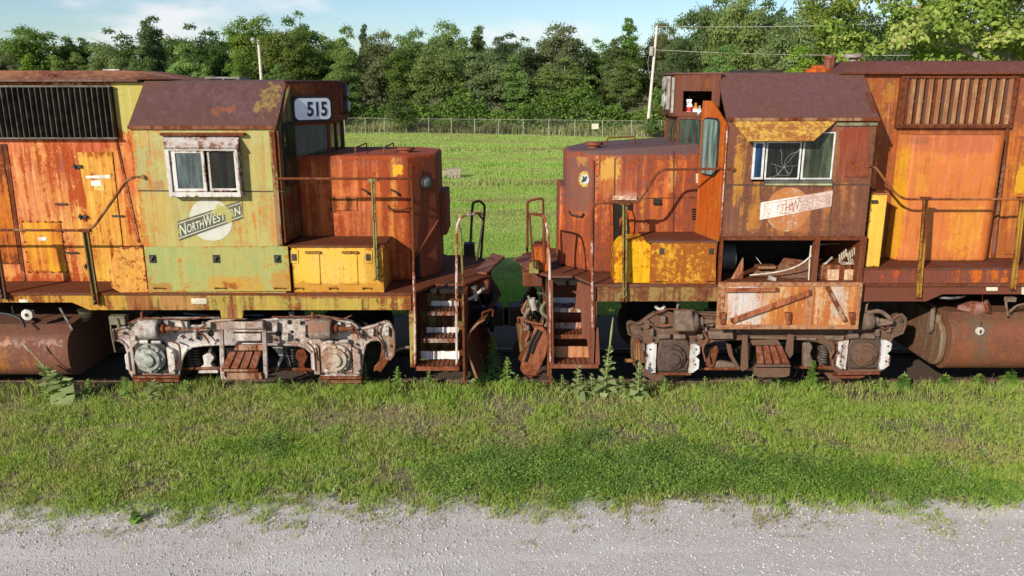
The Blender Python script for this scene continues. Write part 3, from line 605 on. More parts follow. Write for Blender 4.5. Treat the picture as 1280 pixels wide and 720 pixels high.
# cab front: angled wing wall with tall window, projecting windshield bay and number board housing
def roundrect(x0, x1, z0, z1, r, k=6):
    out = []
    for cx_, cz_, a0 in ((x1-r, z1-r, 0), (x0+r, z1-r, 90), (x0+r, z0+r, 180), (x1-r, z0+r, 270)):
        for i in range(k+1): a = R(a0+90*i/k); out.append((cx_+r*math.cos(a), cz_+r*math.sin(a)))
    return out
def cab_front(root, sgn, cxf, inx, hx, Yi, z_n, z_hb, z_top, ez, mats, z_base, wz, wtop=None):
    """cxf outer corner x at |y|=1.5, inx inner corner x at |y|=Yi, hx front face x; sgn=+1 faces +X"""
    mw, mh, mg = mats
    for side in (-1, 1):
        A = Vector((cxf, side*1.5, 0)); Bv = Vector((inx, side*Yi, 0)); d = (Bv-A); Lw = d.length; d.normalize(); nn = Vector((d.y, -d.x, 0)); 
        if nn.x*sgn < 0: nn = -nn
        T = lambda u, v, w_: tuple(A + d*u + nn*w_ + Vector((0,0,v)))
        m = MB(); zsh = ez-.06; zi = wtop or z_top-.04; q_ = [(0,z_base),(Lw,z_base),(Lw,zi),(Lw*(.62 if wtop else .93),zi),(0,zsh)]
        m.loft([T(u,v,0) for u,v in q_], [T(u,v,.045) for u,v in q_]); wl = part('cab_wing_wall', m, mw, root, bevel=.008)
        def rr_(g, u0, u1, v0, v1, r, w0, w1): ps = roundrect(u0, u1, v0, v1, r); g.loft([T(u,v,w0) for u,v in ps], [T(u,v,w1) for u,v in ps]); return g
        z0_, z1_ = wz; part('gasket', rr_(MB(), .10, Lw-.07, z0_, z1_, .11, .046, .062), rubber, wl, bevel=.005)
        part('pane', rr_(MB(), .125, Lw-.095, z0_+.025, z1_-.025, .09, .063, .069), mg[0], wl)
    fx = hx-.10*sgn
    for side in (-1, 1):
        A2, B2 = ((inx-.0*sgn, side*Yi), (fx, side*.47)); Lw = (Vector(B2)-Vector(A2)).length; T = planeT(A2, B2)
        m = MB(); m.framed(T, 0, Lw, z_n-.06, z_hb, [(.04, Lw-.04, z_n+.03, z_hb-.03)], -.02, .02); bs = part('windshield_bay_side', m, mh, root)
        g = MB(); g.loft([T(.03,z_n+.02,-.004),T(Lw-.03,z_n+.02,-.004),T(Lw-.03,z_hb-.02,-.004),T(.03,z_hb-.02,-.004)], [T(.03,z_n+.02,.004),T(Lw-.03,z_n+.02,.004),T(Lw-.03,z_hb-.02,.004),T(.03,z_hb-.02,.004)]); part('pane', g, mg[1], bs)
    Tx = lambda u, v, w_: (fx-w_*sgn, u, v)
    m = MB(); m.framed(Tx, -.47, .47, z_n-.05, z_hb, [(-.43,-.03,z_n+.03,z_hb-.03),(.03,.43,z_n+.03,z_hb-.03)], 0, .04); ws = part('windshield_frame', m, mh, root)
    for y0, y1 in ((-.44,-.02),(.02,.44)):
        g = MB(); g.box(fx-.018*sgn, fx-.024*sgn, y0, y1, z_n+.02, z_hb-.02); part('pane', g, mg[1], ws)
    m = MB(); m.tube(rnd_pts([(fx+.03*sgn,-.3,z_hb-.02),(fx+.05*sgn,-.22,z_n+.2),(fx+.03*sgn,-.12,z_n+.05)],.05), .008, 5); part('wiper', m, rubber, ws)
# number board housing left
HA, HB = (-3.10, -.98), (-2.56, -.45)
hz0 = atpl(400,153,HA,HB)[1]; hxL = -2.54
m_frontL = paint('dark_rust_front', (.15,.055,.035), (.21,.075,.03), amt=.5, seed=34, streak=.6)
hs = MB(); hs.prz([(cx1+.03,-1.0),(HA[0]+.02,-.98),(-2.56,-.45),(-2.54,-.38),(-2.54,.38),(-2.56,.45),(HA[0]+.02,.98),(cx1+.03,1.0)], hz0, 4.42); HS = part('number_board_housing', hs, m_frontL, LL, bevel=.02, seg=3)
lidb = MB(); lidb.prz([(cx1+.03,-1.02),(HA[0]+.02,-1.0),(-2.54,-.46),(-2.51,-.38),(-2.51,.38),(-2.54,.46),(HA[0]+.02,1.0),(cx1+.03,1.02)], 4.421, 4.44); part('housing_roof', lidb, m_plum, HS)
TN = planeT(HA, HB)
def rrT(T, a, b, c, d, r, w0, w1): ps = roundrect(a, b, c, d, r); return MB().loft([T(u,v,w0) for u,v in ps], [T(u,v,w1) for u,v in ps])
a = atpl(365,123,HA,HB); b = atpl(411,148.5,HA,HB)
NBo = part('number_board', rrT(TN, a[0]-.035, b[0]+.035, b[1]-.035, a[1]+.035, .09, .0, .05), rubber, HS)
part('board_face', rrT(TN, a[0], b[0], b[1], a[1], .07, .051, .06), plain('pale_blue_board', (.66,.70,.76), .35, (.62,.66,.72)), HS)
c0 = atpl(381,136,HA,HB)[0]; c1 = atpl(406,136,HA,HB)[0]
tx = text_mb('515', c0, c1, atpl(393,145.3,HA,HB)[1], atpl(393,127,HA,HB)[1], lambda u, v, w_: TN(u, v, .062+w_*.003), .03); part('digits', tx, plain('navy_digits', (.015,.03,.05), .5), HS)
def headlight(parent, x, sgn, y=-.35, z=4.15):
    for k_ in (.11, -.11):
        mb = MB(); mb.lathe((x, y, z+k_), (sgn,0,0), [(0,.11),(.05,.115),(.09,.10),(.10,.085)], 20); o = part('headlight', mb, grease, parent)
        mb = MB(); mb.lathe((x+.09*sgn, y, z+k_), (sgn,0,0), [(0,.085),(.03,.06),(.04,.01)], 20); part('lens', mb, lensglass, parent)
headlight(HS, hxL, 1, 0, 4.17); 
vz = MB(); vz.box(hxL-.02, hxL+.04, -.17, .17, 3.97, 4.38); part('headlight_plate', vz, m_frontL, HS, bevel=.02)
zn = at(440,200,-.8)[2]+.06
cab_front(LL, 1, cx1-.0, at(368,200,-.86)[0], hxL, .88, zn-.02, hz0-.002, 4.43, ez, (paint('olive_wing_paint', (.14,.15,.06), (.10,.09,.045), amt=.45, seed=35), m_frontL, (wing_glass_l, glass_l)), zt+.7, (at(355,232,-1.2)[2], at(355,152,-1.2)[2]))

# nose
m_noseL = paint('orange_rust_nose', (.62,.17,.04), (.46,.085,.022), rust=(.22,.05,.022), rust2=(.38,.075,.025), amt=.50, seed=36, var=.7, soft=.16, dirt=.6, spec=.35,
    patches=[P(380,160,570,206,-.8,(.17,.072,.052),.92,.4), P(484,205,500,300,-.82,(.66,.36,.08),.7,1.4), P(414,208,470,244,-.82,(.66,.20,.06),.5,1.3), P(450,270,480,305,-.82,(.66,.30,.08),.55,1.5), P(414,235,445,300,-.82,(.62,.20,.07),.7,1.1), P(470,255,512,310,-.82,(.56,.22,.05),.6,1.2), P(518,196,572,345,-.4,(.19,.055,.03),.93,.6,True), P(412,206,516,226,-.82,(.30,.07,.03),.55,1.2), P(440,262,470,300,-.82,(.30,.09,.045),.6,1.4), P(515,205,521,300,-.8,(.5,.12,.03),.4,.8), P(492,206,504,219,-.8,(.75,.45,.07),.95,.8,True)])
nz1 = at(440,198,-.82)[2]+.04; nxa = cx1+.06
ns = MB()
def noseplan(sgn, xf, xc, yw, yc, xb, k=1):
    pts = [(xb,-yw)]; 
    P0, P1, P2 = Vector((xc,-yw)), Vector((xf-.06*sgn,-yw+.02)), Vector((xf,-yc))
    for i in range(k+1): t = i/k; q = P0*(1-t)**2+P1*2*t*(1-t)+P2*t*t; pts.append((q.x, q.y))
    return pts+[(x, -y) for x, y in reversed(pts)]
pl = noseplan(1, -1.10, -1.50, .82, .42, nxa)
zcut = at(535,316,-.6)[2]
ns.prz(pl, zt, nz1)
NS = part('short_hood', ns, m_noseL, LL, bevel=.04, seg=3, sharp=26)
for q in (at(464,190,-.4), at(446,194,-.45)): pass
gb_ = MB(); a = at(444,197,-.6); b = at(480,197,-.6)
gb_.tube(rnd_pts([(a[0],-.55,nz1-.02),(a[0],-.55,nz1+.09),(a[0],.35,nz1+.09),(a[0],.35,nz1-.02)],.02), .012, 6); gb_.tube(rnd_pts([(b[0],-.55,nz1-.02),(b[0],-.55,nz1+.09),(b[0],.35,nz1+.09),(b[0],.35,nz1-.02)],.02), .012, 6)
part('grab_iron', gb_, railrust, NS)
hc = MB(); q = at(507,191,-.3); hc.lathe((q[0],-.25,nz1-.01),(0,0,1),[(0,.10),(.05,.10),(.05,.13),(.08,.13),(.085,.02)],18); part('sand_filler_cap', hc, paint('reddish_cap', (.26,.08,.045), (.2,.07,.05), amt=.4, seed=37), NS)
# side seams and latches on nose
st_ = MB()
for q in ([(412,246.5),(513,246),(513,248),(412,248.5)], [(512,204),(514,204),(516,345),(514,345)]): st_.px(q, -.828, .01)
part('seam_strip', st_, paint('nose_seam', (.14,.05,.03), (.3,.1,.04), amt=.5, seed=38), NS)
for (a,b) in ((457,239),(494,240)):
    lb = MB(); q = at(a,b,-.83); lb.tube([(q[0]-.06,-.82,q[2]+.03),(q[0]-.03,-.87,q[2]+.03),(q[0]+.03,-.88,q[2]-.01),(q[0]+.06,-.83,q[2]-.05)], .014, 6); part('hook', lb, grease, NS)
for q in ([(413,246),(446,246),(446,263),(413,263)],): part('access_plate', ply(q, -.834, .012), paint('nose_plate', (.60,.21,.08), (.55,.17,.06), amt=.4, seed=39), NS)
pipe = MB(); 
for k_, yy in ((at(494,261,-.9), 0),): pipe.tube(rnd_pts([at(482,256,-.86), at(486,262,-.9), at(505,262,-.9), at(514,258,-.86)], .03), .014, 6)
part('small_pipe', pipe, railrust, NS)
# front face fittings
def Tc(sgn, xf, yc, xc, yw):
    return None
lt = MB(); q = Vector((-1.235,-.62,at(526,228,-.6)[2])); ax = Vector((.62,-.6,0)).normalized()
lt.lathe(q-ax*.05, ax, [(0,.10),(.05,.10),(.06,.09),(.065,.08)], 24); LT = part('nose_light', lt, grease, NS)
lt = MB(); lt.lathe(q+ax*.025, ax, [(-.012,.075),(.005,.05),(.01,.01)], 24); part('lens', lt, plain('grey_lens', (.16,.18,.16), .3), LT)
fb = MB(); a = at(550,236,.3); fb.box(-1.18, -1.0, -.1, .62, zt+.55, a[2]); part('sand_box', fb, m_noseL, NS, bevel=.02)
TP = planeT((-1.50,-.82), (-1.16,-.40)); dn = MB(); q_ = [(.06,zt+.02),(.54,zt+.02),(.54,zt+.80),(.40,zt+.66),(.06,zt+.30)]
dn.loft([TP(u,v,.0) for u,v in q_], [TP(u,v,.02) for u,v in q_]); part('front_pocket_shade', dn, black, NS)  # black slab on the chamfer, standing in for the shade of an undercut
fl = MB(); fl.loft([TP(.05,zt+.30,0),TP(.54,zt+.81,0),TP(.56,zt+.81,.09),TP(.05,zt+.30,.03)], [TP(.05,zt+.33,0),TP(.54,zt+.85,0),TP(.56,zt+.85,.09),TP(.05,zt+.33,.03)]); part('drop_plate', fl, m_frontL, NS)

# handrails left
hr_ = emptyp('handrail', LL)
tb = MB(); p0 = at(343,221.5,-1.52); p1 = at(515,225,-1.5); zz = (p0[2]+p1[2])/2
tb.tube(rnd_pts([(p0[0],-1.5,zz+.0),(p0[0]+.03,-1.52,zz),(p1[0],-1.5,zz-.0),(at(517,300,-1.5)[0],-1.5,at(517,300,-1.5)[2]),(at(517,340,-1.53)[0],-1.53,at(517,340,-1.53)[2])],.05), .018, 10)
part('rail_pipe', tb, railrust, hr_)
tb = MB(); tb.tube([at(517,340,-1.53), at(519,395,-1.55), at(519,455,-1.56)], .019, 10); part('rail_pipe', tb, railwhite, hr_)
tb = MB(); tb.tube(rnd_pts([at(-200,287,-1.5), at(0,287.5,-1.5), at(106,288,-1.5), at(117,284,-1.5), at(160,224,-1.5), at(170,221,-1.5), at(178,221.5,-1.52)],.08), .018, 10); tb.lathe(at(178,221.5,-1.56),(0,1,0),[(0,.03),(.04,.03)],10)
part('rail_pipe', tb, paint('tan_rail', (.30,.17,.08), (.22,.12,.07), amt=.4, seed=40), hr_)
def stanchion(top, bot, mat, parent, w_=.04, y0=-1.5, y1=-1.56):
    a = at(*top, y0); b = at(*bot, y1); m = MB(); d = .022
    for s0, s1 in ((-w_,-w_+.018),(w_-.018,w_)):
        m.loft([(a[0]+s0,a[1]-d,a[2]),(a[0]+s1,a[1]-d,a[2]),(a[0]+s1,a[1]+d,a[2]),(a[0]+s0,a[1]+d,a[2])], [(b[0]+s0,b[1]-d,b[2]),(b[0]+s1,b[1]-d,b[2]),(b[0]+s1,b[1]+d,b[2]),(b[0]+s0,b[1]+d,b[2])])
    m.loft([(a[0]-w_,a[1]+d*.6,a[2]),(a[0]+w_,a[1]+d*.6,a[2]),(a[0]+w_,a[1]+d,a[2]),(a[0]-w_,a[1]+d,a[2])], [(b[0]-w_,b[1]+d*.6,b[2]),(b[0]+w_,b[1]+d*.6,b[2]),(b[0]+w_,b[1]+d,b[2]),(b[0]-w_,b[1]+d,b[2])])
    m.box(a[0]-.07, a[0]+.07, a[1]-.03, a[1]+.03, a[2]-.01, a[2]+.03)
    for k_ in (.06,.14): t = 1-k_; bolt_row(m, [(b[0]+(a[0]-b[0])*k_, b[1]-.03, b[2]+(a[2]-b[2])*k_)], .014, .012)
    return part('stanchion', m, mat, parent)
stanchion((107,289),(121,381), paint('olive_post', (.16,.14,.06), (.30,.24,.09), amt=.45, seed=41), hr_)
stanchion((466,226),(471,350), greenpost, hr_, .024)
stanchion((-8,289),(5,374), paint('brown_post', (.12,.07,.05), (.16,.1,.06), amt=.5, seed=42), hr_)

# end platform, steps, pilot
def steps(root, specs, sgn, mats, wallmat, zt, xo, xi, postx):
    """specs: per step (riser z0, z1, tread z, y front, x0, x1)"""
    for (rz0, rz1, tz, yf, xa, xb), mr, mt in zip(specs, *mats):
        t = MB(); t.box(xa, xb, yf, yf+.30, tz-.025, tz)
        for i in range(9):
            x = xa+(xb-xa)*(i+.5)/9; t.box(x-.012, x+.012, yf+.01, yf+.29, tz, tz+.012)
        t.box(xa, xb, yf-.012, yf, tz-.05, tz+.01)
        S = part('step', t, mt, root)
        r = MB(); r.box(xa+.02, xb-.02, yf+.30, yf+.315, rz0, rz1); part('riser', r, mr, S)
def stepspec(y_tread, ry0, ry1, x0, x1, yf):
    tz = at(x0, y_tread, yf)[2]; return (at(x0, ry1, yf+.3)[2], at(x0, ry0, yf+.3)[2], tz, yf, at(x0, y_tread, yf)[0], at(x1, y_tread, yf)[0])
graytread = paint('worn_tread', (.30,.24,.19), (.55,.50,.45), amt=.5, seed=43, streak=.2); redtread = paint('red_brown_tread', (.28,.10,.06), (.20,.08,.05), amt=.5, seed=44, streak=.2)
PL = emptyp('pilot', LL)
steps(LL, [stepspec(390,376,384,533,573,-1.20), stepspec(424,409,418,527,573,-1.36), stepspec(459,439,449,520,574,-1.52)], 1, ((whitesteps,)*3, (graytread, graytread, redtread)), None, zt, 0, 0, 0)
m_pilotL = paint('olive_pilot_paint', (.20,.19,.08), (.13,.10,.05), amt=.45, seed=45)
px0 = at(517,420,-1.5)[0]; px1 = at(578,420,-1.5)[0]
wl = MB(); wl.box(px0-.02, px0, -1.5, -.85, at(517,459,-1.5)[2]+.0, zt-.03); wl.box(px1, px1+.03, -1.5, -.0, .22, zt-.03); wl.box(px0, px1, -.86, -.84, .3, zt-.03); 
wl.mirror_y(); part('step_well', wl, m_pilotL, PL)
po = MB(); po.px([(511,390),(518,388),(519,459),(513,459)], -1.52, .05); po.mirror_y(); part('corner_post', po, paint('yellow_green_post', (.38,.36,.12), (.44,.38,.13), amt=.3, seed=46), PL)
pp_ = MB(); pp_.box(px1+.031, px1+.06, -1.42, 1.42, .32, zt-.03); part('pilot_plate', pp_, m_frontL, PL)
def plow(root, x_edge, sgn, mat, zs, ya=-1.38, yb_=1.38, lab=None):
    m = MB(); A = []; B = []
    for (dx, z) in zs: A.append((x_edge+dx*sgn, z))
    t = .03; C = [(x-t*sgn, z) for x, z in reversed(A)]
    m.loft([(x, ya, z) for x, z in A+C], [(x, 0, z) for x, z in [(a+.22*sgn, b) for a, b in A]+[(a+.22*sgn, b) for a, b in C]])
    m.loft([(x, 0.002, z) for x, z in [(a+.22*sgn, b) for a, b in A]+[(a+.22*sgn, b) for a, b in C]], [(x, yb_, z) for x, z in A+C])
    o = part('snow_plow', m, mat, root); return o
zz = lambda y: at(600, y, -1.3)[2]
PW = plow(LL, at(598,430,-1.3)[0]-.16, 1, paint('dark_plow_rust', (.09,.05,.035), (.07,.04,.03), amt=.5, seed=47), [(.26,zz(397)),(.16,zz(402)),(.05,zz(412)),(.0,zz(424)),(.01,zz(440)),(.08,zz(456)),(.14,zz(470))])
lp = MB(); a = at(604,398,-1.2); lp.tube(rnd_pts([(a[0]-.02,-1.2,a[2]-.03),(a[0]-.01,-1.2,a[2]+.09),(a[0]+.14,-1.1,a[2]+.11),(a[0]+.13,-1.1,a[2])],.03), .014, 6); part('hook', lp, railrust, PW)
pe = MB(); pe.tube([(at(598,430,-1.3)[0]-.16+dx, -1.39, zz(y)) for dx, y in ((.26,397),(.16,402),(.05,412),(.0,424),(.01,440),(.08,456),(.14,470))], .016, 6); part('blade_edge', pe, paint('tan_blade_edge', (.34,.22,.15), (.25,.13,.09), amt=.4, seed=49), PW)
# grab rails at the steps (near and far side)
tb = MB(); tb.tube(rnd_pts([at(571,455,-1.5), at(570.5,400,-1.5), at(571,282,-1.5), at(576,271,-1.45), at(598,266,-1.2), at(603,268,-1.1)],.06), .018, 8); part('rail_pipe', tb, railwhite, hr_)
tb = MB(); tb.tube(rnd_pts([at(572,276,-1.46), at(576,290,-1.35), at(579,358,-1.05)],.05), .017, 8); part('rail_pipe', tb, greenpost, hr_)
tb = MB(); tb.tube(rnd_pts([at(598,267,-1.2), at(604,275,-1.0), at(596,325,-.9)],.05), .015, 8)
Yf = 1.3; tb.tube(rnd_pts([at(587,322,Yf-.1), at(591,253,Yf), at(600,251,Yf), at(606,257,Yf+.1), at(601,325,Yf+.1)],.05), .022, 8); part('rail_pipe', tb, plain('dark_green_rail', (.05,.05,.03), .6, (.09,.06,.04)), hr_)
bx_ = MB(); q = at(586,318,1.1); bx_.box(q[0]-.08,q[0]+.1,1.0,1.2,zt,q[2]+.2); part('end_box', bx_, grease, LL)
# buffer beam anticlimber and deck end ramps
ac = MB(); ac.box(-.66, -.34, -.62, .62, zt-.26, zt-.04); part('anticlimber', ac, m_frontL, LL, bevel=.02)
fp = MB(); a = at(596,352,-.9); b = at(625,330,.3); fp.loft([(-.58,-.45,zt+.03),(-.38,-.50,zt+.02),(-.12,.40,zt+.08),(-.32,.55,zt+.10)], [(-.58,-.45,zt+.06),(-.38,-.50,zt+.05),(-.12,.40,zt+.12),(-.32,.55,zt+.13)]); part('drop_step', fp, paint('brown_step_plate', (.24,.11,.08), (.17,.08,.06), amt=.4, seed=48), LL)
# white hose and air fittings
ho = MB(); ho.tube(rnd_pts([at(578,374,-1.0), at(588,374,-1.0), at(598,366,-1.0), at(605,360,-1.05)],.05), [.02]*0 or .022, 8); part('air_hose', ho, whitemetal, LL)
ho = MB(); ho.cyl(at(592,358,-.95), at(594,375,-.95), .055, 12); part('air_reservoir', ho, steel, LL)
def coupler(root, xf, sgn, mat):
    m = MB(); m.box(xf, xf-.45*sgn, -.12, .12, .74, .96)
    m.loft([(xf,-.16,.68),(xf,.16,.68),(xf,.16,1.02),(xf,-.16,1.02)], [(xf+.2*sgn,-.22,.70),(xf+.2*sgn,.12,.70),(xf+.2*sgn,.12,1.0),(xf+.2*sgn,-.22,1.0)])
    m.box(xf+.2*sgn, xf+.34*sgn, -.24, -.10, .72, .98)
    part('coupler', m, mat, root, bevel=.02)
coupler(LL, -.34, 1, grease)
random.seed(11)
def hoses(root, x0, x1, mat, n, y0=-.9, y1=.4):
    for i in range(n):
        x = random.uniform(x0, x1); y = random.uniform(y0, y1); dx = random.uniform(-.14,.14); m = MB()
        m.tube(rnd_pts([(x, y, 1.32+random.uniform(-.1,.1)), (x+dx, y-.05, 1.0), (x+dx*1.5, y, .55+random.uniform(-.1,.15)), (x-dx, y+.1, .8)],.2,5), random.choice((.018,.024,.03)), 7)
        part('hose', m, mat, root)
hoses(LL, -.62, -.35, rubber, 4, -.6, .4)

# truck left
polyL = [(141,413),(150,410),(160,409),(165,403),(172,400),(200,399),(224,401),(232,407),(250,408),(262,402),(282,400),(300,401),(318,401),(338,400),(352,398),(366,398),(380,400),(398,396),(416,399),(438,403),(452,411),(466,408),(480,403),(488,405),(492,415),(493,430),(492,443),(488,449),(483,447),(481,440),(479,434),(479,428),(473,424),(464,425),(457,429),(454,440),(452,456),(451,467),(445,470),(403,470),(398,464),(394,452),(389,440),(382,434),(373,431),(345,430.5),(320,430),(273,430),(255,431),(240,433),(231,440),(225.5,452),(223.5,468),(216,470),(166,470),(163,465),(164,456),(161,442),(157,431),(151,426),(143,425)]
m_trL = paint('chalky_white_truck_paint', (.78,.75,.73), (.50,.46,.44), rust=(.17,.10,.075), rust2=(.34,.20,.14), amt=.33, seed=50, streak=.25, soft=.22, dirt=.7, bump=.7,
    patches=[P(380,396,420,410,-1.24,(.30,.11,.05),.8,1.3), P(262,398,300,412,-1.24,(.36,.2,.13),.6,1.4), P(440,410,470,425,-1.24,(.40,.22,.12),.7,1.2), P(205,415,245,428,-1.24,(.30,.30,.33),.5,1), P(144,408,165,424,-1.24,(.34,.32,.34),.6,1), P(165,430,176,468,-1.24,(.40,.26,.20),.6,1.2), P(396,428,404,468,-1.24,(.36,.18,.11),.75,1.1), P(335,400,352,430,-1.24,(.22,.20,.21),.7,.9), P(440,424,452,466,-1.24,(.34,.22,.18),.6,1.1), P(281,400,300,430,-1.24,(.25,.23,.24),.6,.9)])
TR = truck(LL, polyL, m_trL, (-5.25,-2.54), None, None, None, None)
def journal(parent, pxc, pyc, Y, mats, kind=0):
    c = at(pxc, pyc, Y); x, z = c[0], c[2]; m = MB()
    if kind == 0:
        m.pry([(x-.23,z-.24),(x+.23,z-.24),(x+.23,z+.18),(x+.14,z+.26),(x-.14,z+.26),(x-.23,z+.18)], Y-.03, Y+.2); J = part('journal_box', m, mats[0], parent, bevel=.015)
        m = MB(); m.lathe((x,Y-.03,z),(0,-1,0),[(0,.215),(.05,.215),(.055,.17),(.11,.165),(.115,.10),(.15,.095),(.155,.05),(.12,.045),(.12,.005)],28)
        for i in range(8): a = 2*math.pi*i/8; m.lathe((x+.185*math.cos(a),Y-.08,z+.185*math.sin(a)),(0,-1,0),[(0,.026),(.03,.022)],8)
        part('bearing_cap', m, mats[1], J)
        for s0 in (-1,1):
            m = MB(); m.pry([(x+s0*.24,z-.26),(x+s0*.33,z-.26),(x+s0*.33,z+.12),(x+s0*.24,z+.16)], Y-.05, Y+.1); m.pry([(x+s0*.30,z-.2),(x+s0*.36,z-.16),(x+s0*.36,z+.05),(x+s0*.30,z+.1)], Y-.08, Y); part('pedestal_liner', m, mats[2], J, bevel=.01)
    else:
        m.pry([(x-.20,z-.24),(x+.22,z-.24),(x+.25,z-.12),(x+.25,z+.12),(x+.2,z+.25),(x-.18,z+.25),(x-.22,z+.1),(x-.22,z-.12)], Y-.04, Y+.2); J = part('journal_box', m, mats[0], parent, bevel=.02)
        m = MB(); m.lathe((x,Y-.04,z-.01),(0,-1,0),[(0,.19),(.05,.18),(.055,.14),(.09,.13),(.095,.085),(.13,.08),(.135,.04),(.11,.035),(.11,.005)],24)
        for i in range(7): a = 2*math.pi*i/7; m.lathe((x+.15*math.cos(a),Y-.09,z+.15*math.sin(a)),(0,-1,0),[(0,.022),(.03,.02)],8)
        part('bearing_cap', m, mats[1], J)
        for s0 in (-1,1):
            m = MB(); q = lambda a, b: (x+s0*a, z+b)
            m.pry([q(.24,-.25),q(.30,-.25),q(.385,-.18),q(.385,-.05),q(.33,-.0),q(.385,.05),q(.385,.15),q(.30,.20),q(.24,.20)] if s0 > 0 else [q(.24,-.25),q(.30,-.25),q(.385,-.18),q(.385,-.05),q(.33,-.0),q(.385,.05),q(.385,.15),q(.30,.20),q(.24,.20)], Y-.06, Y-.01); part('pedestal_liner', m, mats[2], J)
            m = MB(); m.lathe((x+s0*.33,Y-.06,z+.11),(0,-1,0),[(0,.014),(.012,.012)],8); m.lathe((x+s0*.33,Y-.06,z-.12),(0,-1,0),[(0,.014),(.012,.012)],8); part('bolts', m, grease, J)
    return J
greenhub = plain('pale_green_hub', (.36,.37,.34), .6, (.17,.17,.155), 12, bump=.3); tanhub = paint('tan_hub', (.60,.52,.44), (.42,.33,.27), rust2=(.34,.2,.13), amt=.34, seed=51, streak=.2)
journal(LL, 190, 446, -1.27, (grease, greenhub, m_trL)); journal(LL, 421, 446, -1.27, (m_trL, tanhub, m_trL))
def brakecyl(parent, x0, x1, yc, Y, r, mat, sgn, rodmat):
    a = at(x0, yc, Y); b = at(x1, yc, Y); z = (a[2]+b[2])/2; m = MB()
    l = b[0]-a[0]; m.lathe((a[0],Y,z),(1,0,0),[(0,r*.7),(.02,r),(l-.03,r),(l,r*.85),(l+.01,r*.6)],24); J = part('brake_cylinder', m, mat, parent)
    s0 = b[0] if sgn > 0 else a[0]
    m = MB(); m.lathe((s0,Y,z),(sgn,0,0),[(0,r*.45),(.08,r*.45),(.09,r*.25),(.14,r*.3),(.18,r*.22),(.30,r*.2),(.31,.01)],14); part('push_rod', m, rodmat, J)
    m = MB(); m.tube(rnd_pts([(a[0]+.05,Y+.02,z+r),(a[0]+.05,Y+.02,z+r+.1),(a[0]+.15,Y+.1,z+r+.2)],.04), .02, 8); part('air_pipe', m, rodmat, J)
brakecyl(LL, 174, 199, 411, -1.37, .15, m_trL, 1, paint('rusty_rod', (.25,.12,.08), (.16,.08,.06), amt=.5, seed=52)); brakecyl(LL, 387, 415, 411, -1.37, .15, m_trL, 1, bpy.data.materials['rusty_rod'])
tr2 = MB()
for (a, b, c_, d) in ((175,425,186,429),(190,425,202,429),(407,425,417,428),(424,425,436,428)): q = at(a,b,-1.3); p = at(c_,d,-1.3); tr2.cyl((q[0],-1.3,(q[2]+p[2])/2),(p[0],-1.3,(q[2]+p[2])/2),.032,10)
part('equalizer_pins', tr2, m_trL, TR)
tr2 = MB()
for (a,b,r) in ((263.5,417,4.2),(250,416,3),(248,423,1.8),(348,417,4),(365,415,2.2),(362,403,3.2),(378,404,3.5),(232,403,2.6)):
    q = at(a,b,-1.245); N = 12; tr2.lathe((q[0],-1.235,q[2]),(0,-1,0),[(0,r*.0113),(.008,r*.0113)],14)
part('frame_holes', tr2, black, TR)
tr2 = MB(); tr2.px([(165,470),(224,470),(224,473),(165,473)], -1.3, .16); tr2.px([(399,471),(452,471),(452,474),(399,474)], -1.3, .16); tr2.px([(166,474),(224,474),(224,477.5),(166,477.5)],-1.22,.1); tr2.px([(410,475),(452,475),(452,479),(410,479)],-1.22,.1)
part('tie_bar', tr2, paint('rusty_tie_bar', (.22,.11,.07), (.34,.24,.18), amt=.5, seed=53), TR)
# spring planks and link between frames with the footstep
tr2 = MB(); tr2.px([(285,402),(329,402),(330,412),(285,412)], -1.38, .12); tr2.px([(289,417),(327,417),(327,427),(289,427)], -1.40, .12); tr2.cyl(at(284,413.5,-1.42),at(330,413.5,-1.42),.018,8); part('leaf_spring_guard', tr2, m_trL, TR, bevel=.02)
HG = MB()
for (a,b) in ((276,2.6),(330,2.6)): HG.px([(a-b,413),(a+b,413),(a+b+2,470),(a+b+6 if a<300 else a+b,475),(a-b+3,475),(a-b+2,468)], -1.50, .05)
HGo = part('step_hanger', HG, m_trL, LL, bevel=.006)
stp = MB(); ladder_slats(stp, [at(287,440,-1.42), at(329,440,-1.42), at(322,461,-1.56), at(277,461,-1.56)], 4, -.03)
m_step = paint('red_brown_step', (.26,.11,.075), (.20,.085,.06), amt=.45, seed=54, streak=.3); part('step_tread', stp, m_step, HGo)
stp = MB(); stp.px([(296,431),(329,431),(329,438),(292,438)], -1.44, .03); stp.px([(283,466),(326,466),(328,474.5),(284,474.5)], -1.55, .05); stp.px([(277,461.5),(322,461.5),(322,464.5),(277,464.5)],-1.57,.04); part('step_bar', stp, paint('tan_step_bar', (.42,.28,.20), (.34,.2,.14), amt=.42, seed=55), HGo)
# brake shoes and hangers behind the openings
def shoe(parent, pts, Y, mat, t=.10, nm='brake_shoe'): return part(nm, MB().px(pts, Y, t), mat, parent, bevel=.012)
shoe(LL, [(253,445),(262,441),(268,447),(263,455),(268,461),(273,463),(273,467),(247,467),(248,461),(255,456)], -1.12, m_trL)
shoe(LL, [(371,439),(380,436),(385,446),(380,456),(385,468),(374,466),(373,452),(369,447)], -1.12, paint('rust_shoe', (.30,.12,.07), (.2,.08,.05), amt=.5, seed=56))
shoe(LL, [(338,432),(354,432),(354,448),(345,466),(343,464),(350,447),(346,441)], -1.14, m_trL, .03, 'hanger_strap')
shoe(LL, [(476,440),(484,437),(489,446),(483,456),(476,466),(470,463),(466,466),(468,458),(474,452)], -1.15, bpy.data.materials['rust_shoe'])
shoe(LL, [(247,464),(275,464),(275,467),(247,467)], -1.1, m_step, .06, 'brake_beam')
